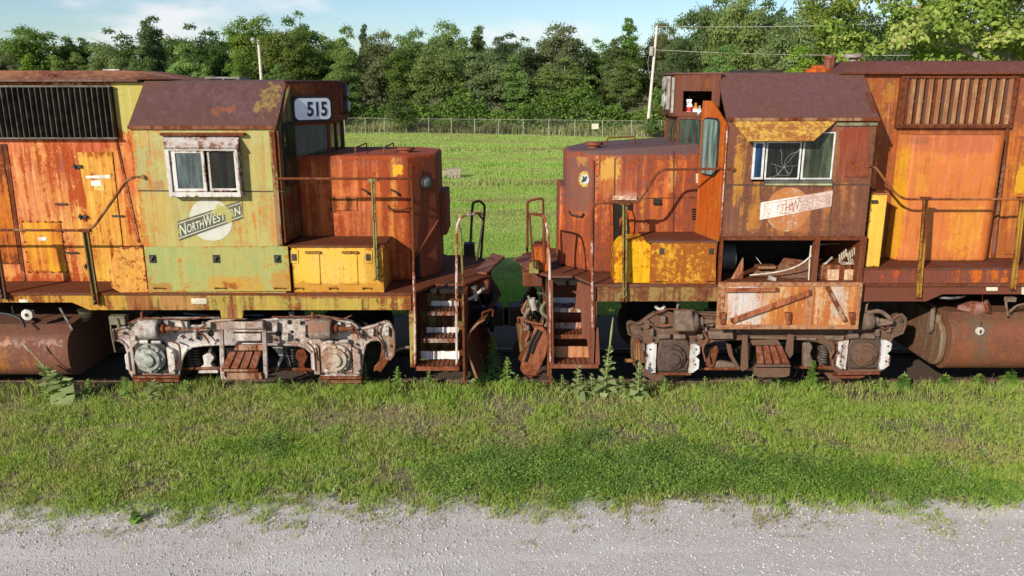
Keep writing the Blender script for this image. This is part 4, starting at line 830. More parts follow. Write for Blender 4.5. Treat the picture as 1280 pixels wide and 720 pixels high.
ho = MB(); ho.tube(rnd_pts([at(476,462,-1.1), at(489,440,-1.1), at(505,434,-1.1), at(516,434,-1.05)],.2), .02, 8); part('air_hose', ho, plain('tan_hose', (.28,.22,.16), .7), LL)
def rigging(root, marks, nuts, pipes, mats):
    for (x, y, w_, h_) in marks: part('bracket', MB().px([(x,y),(x+w_,y-.6),(x+w_+.4,y+h_),(x+w_*.6,y+h_+1.2),(x+.3,y+h_)], -1.32, .1), mats[0], root, bevel=.008)
    for (x, y, r) in nuts: q = at(x, y, -1.25); part('nut', MB().lathe(q, (0,-1,0), [(0,r),(.03,r),(.035,r*.5),(.05,r*.5)], 6), mats[1], root)
    for pts, Y, r in pipes: part('brake_pipe', MB().tube(rnd_pts([at(a, b, Y) for a, b in pts], .05), r, 7), mats[2], root)
def coil(root, x, y0, y1, Y, r, mat):
    a = at(x, y0, Y); b = at(x, y1, Y); n_ = 70; part('coil_spring', MB().tube([(a[0]+r*math.cos(i*.62), Y+r*math.sin(i*.62), a[2]+(b[2]-a[2])*i/n_) for i in range(n_+1)], .017, 6), mat, root)
m_dg = plain('dark_grey_fitting', (.11,.095,.085), .6, (.05,.04,.036), 12); m_lg = plain('chalky_fitting', (.46,.43,.40), .7, (.24,.19,.16), 12); m_rb = bpy.data.materials['rusty_rod']
rigging(LL, [(168,405,7,14),(204,402,6,8),(226,403,8,7),(240,416,5,8),(258,404,5,9),(310,403,6,7),(340,404,6,10),(352,418,8,7),(376,408,6,12),(418,404,8,9),(432,407,7,8),(446,414,6,8),(460,412,7,7),(480,410,6,9),(163,420,6,6)],
    [(156,416,.022),(166,438,.02),(168,460,.018),(228,420,.02),(238,424,.018),(272,425,.018),(255,403,.022),(306,418,.02),(322,424,.018),(344,424,.018),(384,420,.022),(393,436,.018),(396,458,.018),(446,430,.02),(448,455,.018),(456,418,.022),(472,416,.02),(486,412,.026),(489,432,.018),(220,414,.018),(335,410,.018),(370,424,.02)],
    [([(199,411),(214,409),(222,413),(262,410)],-1.38,.014),([(415,411),(428,410),(440,414),(452,420)],-1.38,.014),([(160,404),(176,397),(206,398),(238,399),(262,396)],-1.34,.011),([(340,396),(372,396),(398,394),(430,399),(440,394)],-1.34,.011),([(246,412),(256,420),(262,429)],-1.34,.012),([(438,404),(446,412),(448,424)],-1.36,.012),([(226,400),(231,412),(229,424)],-1.34,.009),([(474,404),(470,416),(478,430),(478,446)],-1.3,.012),([(212,426),(224,430),(226,446),(222,462)],-1.36,.014),([(384,428),(392,434),(394,450)],-1.36,.012)], (m_lg, m_dg, m_rb))
for x in (236.5, 243, 366, 373): coil(LL, x, 434, 458, -1.0, .055, m_dg)
part('brake_rod', MB().cyl(at(226,461,-1.15), at(276,460,-1.15), .022, 8), m_rb, LL); part('brake_rod', MB().cyl(at(338,461,-1.15), at(392,462,-1.15), .022, 8), m_rb, LL)
part('brake_lever', MB().px([(262,432),(266,431),(258,464),(254,464)], -1.1, .03), m_dg, LL); part('brake_lever', MB().px([(352,433),(357,433),(366,464),(361,464)], -1.1, .03), m_dg, LL)
add_wheels(LL, (at(190,446,-1.27)[0], at(421,446,-1.27)[0]), grease)
# air brake gear above left end of truck
vb = MB(); q = at(147,398,-1.3); vb.box(q[0]-.1,q[0]+.12,-1.35,-1.2,q[2]-.08,q[2]+.05); vb.tube(rnd_pts([at(142,396,-1.3), at(138,400,-1.3), at(139,415,-1.3), at(144,440,-1.3)],.05), .012, 6); vb.tube([at(146,398,-1.36), at(149,410,-1.36)], .02, 6)
part('brake_valve', vb, plain('grey_tan_valve', (.20,.17,.12), .7), LL)
pp_ = MB(); 
for (p, q, Y) in (((205,397),(275,397),-1.1),((340,399),(400,400),-1.0),((230,392),(262,394),-.9),((240,394),(330,394),-.8)): pp_.cyl(at(*p,Y), at(*q,Y), .016, 8)
pp_.cyl(at(364,389,-1.2), at(366,398,-1.2), .04, 10)
part('brake_pipes', pp_, plain('grey_pipe', (.25,.25,.24), .6, (.1,.08,.07)), LL)

# fuel tank
def tank(root, xa, xb, mat, seed, prof):
    m = MB(); m.prx([(y, z) for y, z in prof]+[(-y, z) for y, z in reversed(prof)], xa, xb); return part('fuel_tank', m, mat, root, sharp=45)
def tprof(pyt, pyk, pyb, X):
    zk = at(40,pyk,-1.38)[2]; zb_ = at(40,pyb,-1.2)[2]; zt_ = at(40,pyt,-.9)[2]; P_ = [(-.9,zt_)]
    P_ += [(-1.26,zk+.07)]; zc_ = (zk+zb_)/2; hz_ = (zk-zb_)/2
    P_ += [(-1.0-.45*math.cos(R(t))**.55, zc_+hz_*math.copysign(abs(math.sin(R(t)))**.8, math.sin(R(t)))) for t in (72,58,42,28,14,0,-14,-28,-42,-56,-68,-78)]
    return P_
m_tankL = paint('rust_tank_plum', (.16,.075,.06), (.24,.10,.06), rust=(.10,.05,.045), rust2=(.19,.075,.045), amt=.45, seed=57, streak=.4, soft=.2, rough=.5, spec=.35, patches=[P(-20,428,14,460,-1.45,(.42,.17,.05),.75,1.2), P(25,440,45,462,-1.45,(.44,.17,.05),.6,1.2), P(60,430,78,466,-1.45,(.30,.13,.07),.5,1), P(0,395,70,405,-1.1,(.14,.10,.07),.8,1)])
TK = tank(LL, -12, at(86,440,-1.42)[0], m_tankL, 0, tprof(394,414,468,0))
g = MB(); q = at(35,393,-1.42); g.lathe((q[0],-1.42,q[2]),(0,-1,0),[(-.12,.03),(0,.03),(.0,.08),(.03,.08),(.035,.06)],20); GA = part('fuel_gauge', g, whitemetal, LL)
g = MB(); g.lathe((q[0],-1.456,q[2]),(0,-1,0),[(0,.028),(.006,.026)],14); part('gauge_face', g, grease, GA)
g = MB(); g.px([(73,385),(76,385),(92,413),(88,412),(84,404)], -1.3, .02); part('bent_bracket', g, steel, LL)
hb_ = MB(); hb_.tube(rnd_pts([at(-5,391,-1.3), at(12,393,-1.3), at(26,398,-1.35), at(31,409,-1.38)],.08), .022, 8); hb_.tube([at(15,382,-1.3),at(17,392,-1.3)],.015,6); part('fuel_hose', hb_, rubber, LL)
br = MB()
for i in range(4): a = at(96+i*2,386+i*4.2,-1.0); b = at(114-i*1,384+i*4.2,-.9); br.loft([(a[0],-1.0,a[2]),(b[0],-.9,b[2]),(b[0],-.9,b[2]-.05),(a[0],-1.0,a[2]-.05)], [(a[0],-.8,a[2]),(b[0],-.8,b[2]),(b[0],-.8,b[2]-.05),(a[0],-.8,a[2]-.05)])
part('bracket_stack', br, plain('tan_bracket', (.22,.17,.12), .7), LL)
CUR_ROOT = RX
# ---------------------------------------------------------------- RIGHT LOCOMOTIVE
RL = empty('diesel_locomotive', (RX, 0, 0))
tag(RL, 'rust brown and orange locomotive with an open locker under its cab and cracked windows', 'locomotive')
zt = at(820,355.5,-1.5)[2]; zb1 = at(1240,368,-1.5)[2]; zb2 = at(900,377,-1.5)[2]
DUST_O = (.48,.16,.05)
m_sillR = paint('olive_rust_sill', (.34,.24,.09), (.26,.20,.09), amt=.47, seed=60, rust2=(.24,.10,.05), dirt=.6, root=RX,
    patches=[P(1060,350,1400,385,-1.5,(.17,.062,.042),1,.25,True), P(745,354,770,380,-1.5,(.2,.17,.09),.7,.9)])
m_deckR = paint('plum_walkway', (.135,.075,.07), (.11,.06,.055), amt=.42, seed=61, rough=.8, streak=.3)
m_brownR = paint('brown_rust', (.16,.062,.04), (.12,.05,.038), amt=.5, seed=62)
m_orR = paint('burnt_orange_paint', (.52,.13,.03), (.58,.17,.035), rust=(.16,.05,.03), rust2=(.36,.08,.03), amt=.42, seed=63, soft=.12)
x0 = at(744,366,-1.5)[0]; x1 = 15.0; xc1 = 4.80; xc0 = 2.84
s_ = MB(); xa_ = at(1158,375.5,-1.5)[0]; xb_ = at(1178,368,-1.5)[0]
s_.pry([(x0,zb2),(xa_,zb2),(xb_,zb1),(x1,zb1),(x1,zt),(x0,zt)], -1.5, -1.44); s_.mirror_y()
part('side_sill', s_, m_sillR, RL, bevel=.006)
rl = MB(); rl.px([(1233,359),(1247,359),(1247,363.5),(1233,363.5)], -1.506, .004); rl.px([(1277,357),(1292,357),(1292,368),(1277,368)], -1.506, .004); part('reflector', rl, bpy.data.materials['cream_reflector'], RL)
dk = MB(); xd = .16
dk.prz([(x1,-1.52),(x0,-1.52),(x0-.03,-1.48),(x0-.25,-1.0),(xd+.40,-1.0),(xd+.1,-.62),(xd,-.5),(xd,.5),(xd+.1,.62),(xd+.4,1.0),(1.0,1.0),(x0,1.52),(x1,1.52)], zt-.03, zt+.004)
part('walkway', dk, m_deckR, RL)
underframe(RL, .5, 15, zt)
# raised rear walkway
zr = at(1150,335,-1.5)[2]; xw = xc1+.0
rw = MB(); rw.box(xw, 15, -1.52, -.7, zr-.02, zr); part('raised_walkway', rw, m_deckR, RL)
m_skirt = paint('orange_red_skirt', (.46,.095,.03), (.17,.06,.045), rust=(.16,.06,.045), rust2=(.22,.075,.05), amt=.50, seed=64, soft=.1, root=RX, patches=[P(1195,336,1262,357,-1.5,(.62,.17,.04),.95,1.0), P(1090,336,1130,357,-1.5,(.52,.10,.03),.8,1.3), P(1280,336,1300,357,-1.5,(.6,.17,.04),.9,1)])
rw = MB(); rw.box(xw, 15, -1.505, -1.48, zt+.02, zr-.021); rw.mirror_y(); part('walkway_skirt', rw, m_skirt, RL)
rw = MB(); rw.box(xw, 15, -1.53, -1.44, zt-.02, zt+.018); part('sill_ledge', rw, m_brownR, RL)
# hood
HY = -.84; zh = 4.52; hx0 = xc1+.0
m_hoodR = paint('orange_pink_hood', (.56,.17,.04), (.60,.22,.05), rust=(.22,.07,.035), rust2=(.36,.11,.04), amt=.42, seed=65, var=.6, soft=.14, dirt=.4, root=RX, spec=.35,
    patches=[P(1098,88,1290,166,HY,(.17,.065,.04),.92,.6), P(1092,150,1124,200,HY,(.50,.13,.03),.9,.8), P(1098,200,1112,330,HY,(.16,.05,.035),.9,.7), P(1096,140,1108,330,HY,(.17,.06,.04),.9,.5), P(1262,90,1300,150,HY,(.20,.07,.04),.9,.7), P(1268,205,1290,240,HY,(.66,.38,.06),.9,.9,True), P(1265,245,1300,300,HY,(.50,.20,.05),.7,1), P(1235,290,1300,325,HY,(.30,.10,.04),.7,1)])  # the two narrow dark strips behind the cab paint its shadow into the hood
h = MB(); h.box(hx0, 15, HY, -HY, zt-.02, zh); part('hood', h, m_hoodR, RL, bevel=.02)
m_roofR = paint('maroon_roof', (.20,.075,.065), (.27,.10,.08), rust=(.12,.05,.045), rust2=(.16,.065,.055), amt=.5, seed=66, streak=.2, soft=.3, bump=.5)
m_plumR = paint('purple_brown_roof', (.135,.068,.070), (.115,.056,.058), rust=(.12,.05,.04), rust2=(.16,.07,.05), amt=.4, seed=67, streak=.15, soft=.3, rough=.5, spec=.4, root=RX)
hx_ = at(1062,90,-.88)[0]-.1; ztp = at(1200,76,-.6)[2]
r_ = MB(); r_.add([(hx_,-.9,zh+.02),(15,-.9,zh+.02),(15,.9,zh+.02),(hx_,.9,zh+.02),(hx_+.3,-.62,ztp),(15,-.62,ztp),(15,.62,ztp),(hx_+.3,.62,ztp)], [(0,3,2,1),(4,5,6,7),(0,1,5,4),(1,2,6,5),(2,3,7,6),(3,0,4,7)])
hr = part('hood_roof', r_, m_roofR, RL, bevel=.015)
e_ = MB(); e_.box(hx_-.05, 15, -.93, .93, zh-.0, zh+.02); part('drip_edge', e_, m_brownR, hr)
st_ = MB(); q = at(1036,90,-.2); st_.lathe((q[0],-.2,4.55),(0,0,1),[(0,.08),(.19,.08),(.195,.09),(.235,.09),(.24,.065)],20); part('exhaust_stack', st_, paint('brown_stack', (.20,.09,.075), (.28,.12,.09), amt=.4, seed=68), RL)
st_ = MB(); q = at(1023,93,-.1); st_.lathe((q[0],-.1,4.55),(0,0,1),[(0,.2),(.05,.2),(.06,.12),(.1,.12)],20); part('roof_flange', st_, m_orR, RL)
st_ = MB(); q = at(1066,82,-.3); st_.lathe((q[0],-.3,4.55),(0,0,1),[(0,.06),(.2,.06),(.205,.13),(.25,.13),(.26,.05)],16); part('roof_vent', st_, plain('grey_vent', (.30,.28,.27), .6, (.2,.12,.1)), RL)
st_ = MB(); q = at(960,97,.5); st_.box(q[0]-.5,q[0]+.2,.4,.8,4.5,4.60); part('roof_hatch', st_, grease, RL)
# louvre grille
T_ = lambda u, v, w_: (u, w_, v)
ga, gb_, gc, gd = at(1121,95,HY), at(1270,95,HY), at(1121,160,HY), at(1264,160,HY)
X0, X1, Z0, Z1 = at(1121,127,HY)[0], at(1267,127,HY)[0], gc[2], ga[2]
i0, i1, j0, j1 = at(1130,127,HY)[0], at(1262,127,HY)[0], at(1200,155,HY)[2], at(1200,98,HY)[2]
g = MB(); g.framed(T_, X0, X1, Z0, Z1, [(i0,i1,j0,j1)], HY-.07, HY-.002); LV = part('air_grille', g, m_brownR, RL, bevel=.008)
g = MB(); g.box(i0,i1,HY-.02,HY-.005,j0,j1); part('grille_back', g, black, LV)
g = MB(); n = 12
for i in range(n):
    x = i0+(i1-i0)*(i+.62)/n; g.prz([(x-.028,HY-.05),(x+.028,HY-.062),(x+.034,HY-.05),(x-.022,HY-.038)], j0, j1)
part('louvre_slats', g, paint('tan_louvre', (.44,.26,.14), (.30,.17,.09), rust=(.24,.11,.06), rust2=(.3,.15,.08), amt=.46, seed=69, root=RX), LV)
g = MB()
for i in range(n): x = i0+(i1-i0)*(i+.30)/n; g.box(x-.02, x+.018, HY-.04, HY-.021, j0, j1)
g.box(i0,i1,HY-.045,HY-.03,(j0+j1)/2-.012,(j0+j1)/2+.012); part('louvre_slats', g, paint('brown_louvre', (.13,.07,.05), (.09,.05,.04), amt=.4, seed=70), LV)
bb = MB()
for i in range(14):
    x = X0+(X1-X0)*(i+.5)/14; bolt_row(bb, [(x,HY-.07,Z0+.03),(x,HY-.07,Z1-.03)], .01, .01)
for i in range(6): bolt_row(bb, [(X0+.03,HY-.07,Z0+(Z1-Z0)*(i+.5)/6),(X1-.03,HY-.07,Z0+(Z1-Z0)*(i+.5)/6)], .01, .01)
part('frame_bolts', bb, grease, LV)
# bulging duct cover
YB = -1.08; a = at(1137,168,YB); b = at(1250,168,YB); c = at(1245,321,YB)
bxl = at(1134,245,YB)[0]; bxr = at(1247,245,YB)[0]; bz1 = at(1190,166,YB)[2]
m_duct = paint('pink_orange_duct', (.64,.21,.085), (.66,.24,.07), rust=(.36,.12,.07), rust2=(.5,.15,.06), amt=.27, seed=71, var=.35, soft=.2, dirt=.25, root=RX, spec=.35,
    patches=[P(1190,262,1222,316,YB,(.74,.38,.07),.6,1.8), P(1145,215,1160,240,YB,(.70,.36,.07),.5,1.8), P(1110,160,1128,330,-.95,(.66,.36,.05),1,.3), P(1130,160,1250,190,YB,(.50,.15,.08),.8,.9), P(1236,160,1256,330,YB,(.5,.13,.03),.7,.8), P(1137,170,1160,180,YB,(.2,.09,.05),.6,1)])
d = MB(); xl0 = at(1113,245,HY)[0]; d.loft([(xl0,HY,zr),(bxl,YB,zr),(bxr-.06,YB,zr),(bxr+.02,YB+.06,zr),(bxr+.03,HY,zr)], [(xl0,HY,bz1-.03),(bxl,YB,bz1-.03),(bxr-.06,YB,bz1-.03),(bxr+.02,YB+.06,bz1-.03),(bxr+.03,HY,bz1-.03)])
part('duct_cover', d, m_duct, RL, bevel=.03, seg=3, sharp=30)
d = MB(); d.tube([at(1267,92,HY-.03), at(1241,322,HY-.03)], .028, 8); part('seam_pipe', d, paint('brown_white_seam', (.20,.09,.07), (.4,.28,.22), amt=.5, seed=72), RL)
dd_ = ply([(1270,170),(1300,170),(1300,318),(1256,318)], HY-.02, .02); HD = part('hood_door', dd_, m_hoodR, RL, bevel=.006)

# cab
ez = at(1000,148,-1.52)[2]; rz = 4.53; zc = at(1000,297,-1.52)[2]
m_cabR = paint('brown_rust_cab', (.19,.072,.045), (.13,.055,.042), rust=(.10,.045,.035), rust2=(.22,.085,.045), amt=.44, seed=73, var=.5, soft=.2, dirt=.3, root=RX, spec=.35,
    patches=[P(918,180,938,250,-1.52,(.60,.30,.06),.9,1.2), P(925,252,955,270,-1.52,(.62,.32,.08),.85,1.4), P(1030,240,1050,262,-1.52,(.62,.30,.07),.75,1.5), P(950,284,1060,296,-1.52,(.52,.22,.07),.6,1.4), P(935,230,966,285,-1.52,(.56,.26,.06),.9,1.3), P(1046,160,1085,222,-1.52,(.30,.085,.04),.9,.5), P(1043,155,1050,232,-1.52,(.36,.17,.08),.8,.6), P(1020,235,1062,292,-1.52,(.50,.20,.06),.7,1.3), P(950,270,1040,296,-1.52,(.48,.18,.06),.65,1.3), P(935,160,945,180,-1.52,(.6,.3,.06),.7,1)])
wx0 = at(941,200,-1.52)[0]; wx1 = at(1042,200,-1.52)[0]; wz1 = at(990,165,-1.52)[2]; wz0 = at(990,227,-1.52)[2]
c_ = MB(); c_.framed(Tn, xc0, xc1, zc+.02, ez, [(wx0,wx1,wz0,wz1)], -1.52, -1.47); part('cab_side_wall', c_, m_cabR, RL)
c_ = MB(); c_.framed(Tn, xc0, xc1, zt+.01, ez, [(wx0,wx1,wz0,wz1)], 1.47, 1.52); part('cab_side_wall', c_, m_cabR, RL)
bw = MB(); bw.prx([(-1.469,zt+.01),(-1.469,cabsec(1.469)+.06),(-.88,rz-.03),(.88,rz-.03),(1.469,cabsec(1.469)+.06),(1.469,zt+.01)], xc1-.05, xc1-.001); part('cab_back_wall', bw, m_brownR, RL)
ro = MB(); sec = [(-1.54,ez),(-.89,rz),(-.3,rz+.02),(.3,rz+.02),(.89,rz),(1.54,ez)]; sec2 = [(y*.98, z-.035) for y, z in reversed(sec)]
ro.prx(sec+sec2, xc0-.02, xc1+.02); cr3 = part('cab_roof', ro, m_plumR, RL)
ga = MB(); ga.box(xc0, xc1+.02, -1.56, -1.525, ez-.03, ez+.01); part('gutter', ga, paint('tan_gutter', (.36,.24,.14), (.25,.12,.08), amt=.5, seed=74), cr3)
ga = MB(); ga.box(at(1046,153,-1.53)[0], xc1, -1.545, -1.52, at(1060,157,-1.53)[2], at(1060,153.5,-1.53)[2]); part('drip_rail', ga, plain('green_grey_rail', (.20,.22,.12), .6, (.1,.07,.05)), cr3)
dn = MB(); dn.px(rnd2 if False else [(1050,166),(1054,161),(1085,159),(1085,222),(1055,221),(1050,215)], -1.53, .01); part('blanked_window', dn, paint('maroon_plate', (.26,.065,.04), (.2,.06,.045), rust2=(.30,.09,.04), amt=.4, seed=75), RL)
sm = MB(); sm.px([(905,230.5),(1090,230),(1090,231.5),(905,232)], -1.524, .005); sm.px([(1040.5,232),(1042,232),(1037,296),(1035.5,296)], -1.524, .005); sm.px([(950,232),(951,232),(952,262),(951,262)],-1.524,.005); part('panel_seam', sm, bpy.data.materials['dark_seam'], RL)
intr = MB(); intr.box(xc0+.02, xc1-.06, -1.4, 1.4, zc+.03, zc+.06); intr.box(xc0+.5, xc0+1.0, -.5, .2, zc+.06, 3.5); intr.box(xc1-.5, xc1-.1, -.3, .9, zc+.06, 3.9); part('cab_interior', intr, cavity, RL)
# window: blue sash, cracked pane, grey-green pane
wfm = plain('pale_aluminium_frame', (.60,.61,.60), .45, (.45,.44,.42), 9)
def qx(x, Y=-1.53): return at(x, 200, Y)[0]
zA, zB = at(990,177,-1.53)[2], at(990,224.5,-1.53)[2]
WR = emptyp('cab_window', RL)
def sash(x0_, x1_, y0_, gl, fw=.03, Y=-1.54, top=177, b=224.5):
    m = MB(); X0 = qx(x0_,Y); X1 = qx(x1_,Y); Z1 = at(990,top,Y)[2]; Z0 = at(990,b,Y)[2]
    m.framed(Tn, X0, X1, Z0, Z1, [(X0+fw,X1-fw,Z0+fw,Z1-fw*.8)], Y, Y+.03); S = part('sash', m, wfm, WR, bevel=.004)
    g = MB(); g.box(X0+fw-.01, X1-fw+.01, Y+.012, Y+.016, Z0+fw-.01, Z1-fw*.8+.01); part('pane', g, gl, S); return S, (X0+fw, X1-fw, Z0+fw, Z1-fw)
sash(941,955.5,0,glass_blue,.03,-1.56)
S_, ext = sash(957,1001,0,glass_dark,.022,-1.535)
glass_green = glass('green_grey_glass', (.3,.36,.3), .42, (.12,.15,.09), 7)
sash(1003,1042,0,glass_green,.022,-1.525,165,224.5)
cr_ = MB(); random.seed(8); cxx = ext[0]*.45+ext[1]*.55; czz = ext[2]*.7+ext[3]*.3; Yc = -1.533
ringp = []
for i in range(9):
    a = 2*math.pi*i/9+random.uniform(-.2,.2); p = [(cxx,Yc,czz)]; 
    q = Vector((cxx,0,czz)); ok = []
    for s in range(1,7):
        a += random.uniform(-.5,.5); q = q+Vector((math.cos(a),0,math.sin(a)))*.062
        if not (ext[0] < q.x < ext[1] and ext[2] < q.z < ext[3]): break
        p.append((q.x,Yc,q.z))
        if s in (2,4): ok.append((q.x,Yc,q.z))
    if len(p) > 1: cr_.tube(p, .0016, 4)
    ringp.append(ok)
for lvl in (0,1):
    for i in range(9):
        a_, b_ = ringp[i], ringp[(i+1) % 9]
        if len(a_) > lvl and len(b_) > lvl and random.random() < .55: cr_.tube([a_[lvl], b_[lvl]], .0013, 4)
part('glass_cracks', cr_, plain('white_crack', (.42,.44,.43), .4), S_)
si = MB(); si.px([(956,225.5),(1041,225.5),(1041,229),(956,229)], -1.56, .04); part('window_sill', si, plain('dark_sill', (.10,.10,.085), .6, (.06,.05,.04)), WR)
si = MB(); si.px([(956,229.3),(1041,229.3),(1040,231.8),(957,231.8)], -1.55, .03); part('window_sill', si, plain('sage_sill', (.35,.37,.20), .6, (.22,.2,.1)), WR)
# visor
vz = MB(); a0 = at(916,150.5,-1.545); a1 = at(1046,150.5,-1.545); b0 = at(936,176.5,-1.74); b1 = at(1017,176,-1.74)
vz.loft([a0,a1,b1,b0], [(a0[0],-1.53,a0[2]-.02),(a1[0],-1.53,a1[2]-.02),(b1[0],b1[1]+.02,b1[2]-.01),(b0[0],b0[1]+.02,b0[2]-.01)])
for t in (.35,.7): 
    l = Vector(a0).lerp(Vector(b0), t); r = Vector(a1).lerp(Vector(b1), t); vz.tube([l, r], .008, 6)
part('window_visor', vz, paint('yellow_rust_visor', (.66,.46,.13), (.60,.40,.11), rust=(.26,.09,.04), rust2=(.36,.14,.06), amt=.42, streak=.25, seed=76, soft=.12, root=RX), RL)
# worn emblem
bx0 = at(951,256,-1.526)[0]; bx1 = at(1040,247,-1.526)[0]; zc0 = at(951,264,-1.526)[2]; zc1 = at(1040,248,-1.526)[2]; sl = (zc1-zc0)/(bx1-bx0); hb = .118
ec = at(985,262,-1.524); rr = .30; N = 40; em = MB()
em.loft([(ec[0]+rr*math.cos(2*math.pi*i/N), -1.5235, ec[2]+rr*math.sin(2*math.pi*i/N)) for i in range(N)], [(ec[0]+rr*math.cos(2*math.pi*i/N), -1.52, ec[2]+rr*math.sin(2*math.pi*i/N)) for i in range(N)])
EMR = part('railroad_emblem', em, paint('ghost_disc', (.62,.55,.48), (.46,.26,.15), rust=(.36,.14,.07), rust2=(.46,.20,.09), g=.85, edge=0, amt=.52, seed=77, soft=.14, streak=.3, root=RX, patches=[P(965,234,1010,248,-1.52,(.44,.17,.06),.6,1.3,True), P(1006,255,1020,292,-1.52,(.42,.17,.07),.6,1.2,True)]), RL)
wr = lambda nm, sd, am, c1=(.72,.69,.66): paint(nm, c1, (.66,.60,.54), rust=(.30,.10,.06), rust2=(.36,.14,.07), g=1.0, edge=0, amt=am, seed=sd, streak=.35, soft=.05, sc=1.6, root=RX, patches=[P(1002,232,1042,275,-1.52,(.26,.10,.06),.6,1.6,True)])
T = TB(-1.524, .004)
b_ = MB(); b_.loft([T(0,-1,1),T(1,-.92,1),T(1,.92,1),T(0,1,1)], [T(0,-1,0),T(1,-.92,0),T(1,.92,0),T(0,1,0)]); part('banner', b_, wr('flaking_white_banner', 78, .30), EMR)
T2 = TB(-1.5285, .001); ln = MB()
for v0, v1 in ((-.80,-.72),(.72,.80)): ln.loft([T2(0.03,v0,1),T2(1,v0*.92,1),T2(1,v1*.92,1),T2(0.03,v1,1)], [T2(0.03,v0,0),T2(1,v0*.92,0),T2(1,v1*.92,0),T2(0.03,v1,0)])
m_let = paint('faded_letter_rust', (.22,.10,.08), (.30,.12,.07), rust=(.72,.69,.66), rust2=(.66,.6,.54), edge=0, g=1.0, amt=.47, seed=79, streak=.3, soft=.04, sc=1.6, root=RX)
part('banner_stripe', ln, m_let, EMR)
tx = MB(); T3 = TB(-1.5285, .0015)
for s0, u0, u1, v0, v1 in (('N',.05,.14,-.60,.60),('ORTH',.155,.41,-.56,.34),('W',.43,.55,-.62,.56),('ESTERN',.56,.97,-.56,.34)):
    t_ = text_mb(s0, u0, u1, v0, v1, T3, .0); tx.add(t_.v, t_.f)
part('lettering', tx, m_let, EMR)

# open locker below the cab
m_fr = paint('orange_brown_frame', (.30,.11,.06), (.24,.09,.05), amt=.45, seed=80)
lx0, lx1 = at(899,330,-1.52)[0], at(1078,330,-1.52)[0]
fr = MB(); zb_ = at(990,352.5,-1.52)[2]; ps = at(1019,330,-1.52)[0]
fr.framed(Tn, lx0, lx1+.02, zb_-.03, zc+.02, [(lx0+.035,ps-.035,zb_+.0,zc-.035),(ps+.035,lx1-.06,zb_+.0,zc-.035)], -1.54, -1.44)
LK = part('equipment_locker', fr, m_brownR, RL, bevel=.005)
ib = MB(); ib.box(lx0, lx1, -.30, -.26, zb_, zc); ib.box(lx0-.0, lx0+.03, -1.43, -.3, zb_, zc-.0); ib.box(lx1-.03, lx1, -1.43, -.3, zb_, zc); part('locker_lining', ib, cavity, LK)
ib = MB(); ib.box(lx0+.03, lx1-.03, -1.44, -.30, zb_-.03, zb_); part('locker_floor', ib, paint('dusty_floor', (.26,.14,.09), (.18,.10,.07), amt=.4, seed=81, streak=.2), LK)
ib = MB(); a = at(914,350,-1.35); b = at(933,350,-1.35); c = at(929,322,-1.35); ib.pry([(a[0],zb_),(b[0]-.05,zb_),(c[0],c[2])], -1.36, -1.33); part('gusset_plate', ib, paint('tan_gusset', (.50,.26,.15), (.42,.2,.12), amt=.35, seed=82), LK)
ib = MB(); q0, q1 = at(905,345,-1.0), at(926,318,-.8); ib.cyl((lx0+.06,-.95,zb_+.24), (lx0+.34,-.95,zb_+.24), .2, 20); part('air_cylinder', ib, plain('dark_teal_cylinder', (.06,.08,.08), .5, (.10,.08,.06)), LK)
m_pl = paint('brown_debris_plate', (.20,.12,.10), (.30,.17,.11), amt=.4, seed=83, streak=.2)
ib = MB(); ib.loft([at(960,351,-1.3),at(1012,352,-1.35),at(1011,326,-.95),at(980,322,-.9)], [tuple(Vector(p)+Vector((0,.02,-.03))) for p in (at(960,351,-1.3),at(1012,352,-1.35),at(1011,326,-.95),at(980,322,-.9))]); part('tilted_plate', ib, m_pl, LK)
ib = MB(); ib.loft([at(932,352,-1.3),at(975,353,-1.35),at(990,338,-1.1),at(945,338,-1.0)], [tuple(Vector(p)+Vector((0,.0,-.05))) for p in (at(932,352,-1.3),at(975,353,-1.35),at(990,338,-1.1),at(945,338,-1.0))]); ib.box(at(945,343,-1.1)[0],at(968,343,-1.1)[0],-1.15,-1.0,zb_+.1,zb_+.14); part('loose_boards', ib, paint('pale_brown_board', (.36,.22,.13), (.28,.17,.10), amt=.35, seed=84, streak=.2), LK)
ib = MB(); ib.box(ps+.10, lx1-.09, -1.40, -1.0, zb_, at(1050,331,-1.4)[2]); BXo = part('relay_box', ib, paint('tan_relay_box', (.40,.20,.11), (.32,.15,.09), amt=.42, seed=85), LK, bevel=.006)
ib = MB(); ib.px([(1035,337),(1049,337),(1048,352),(1034,352)], -1.41, .008); ib.px([(1056,337),(1068,337),(1067,352),(1055,352)], -1.41, .008); part('label_plate', ib, plain('cream_brown_plate', (.62,.46,.30), .6, (.40,.22,.13), 12), BXo)
ib = MB()
for i in range(8):
    x = 1050+i*2.6; ya = 327-(i % 4)*2.2-(2 if i > 3 else 0); ib.tube([at(x,ya,-1.38),at(x-.5,ya-9,-1.38)], .012, 6)
for i in range(6): ib.tube(rnd_pts([at(1048+i*3,326+i*.3,-1.39),at(1052+i*3,331,-1.41),at(1060+i*2,329,-1.40),at(1064+i,322+i,-1.36)],.03), .006, 5)
part('wire_terminals', ib, plain('grey_tan_wire', (.45,.40,.31), .6, (.25,.2,.15)), BXo)
m_wire = plain('pale_wire', (.55,.50,.42), .6, (.4,.35,.3))
ib = MB(); ib.tube(rnd_pts([at(937,344,-1.36),at(975,340,-1.4),at(1000,332,-1.42),at(1016,318,-1.42)],.15), .011, 6); part('loose_cable', ib, m_wire, LK)
ib = MB(); ib.tube([at(1014,307,-1.4),at(1012,325,-1.4),at(1011,351,-1.4)], .012, 6); part('loose_cable', ib, m_wire, LK)
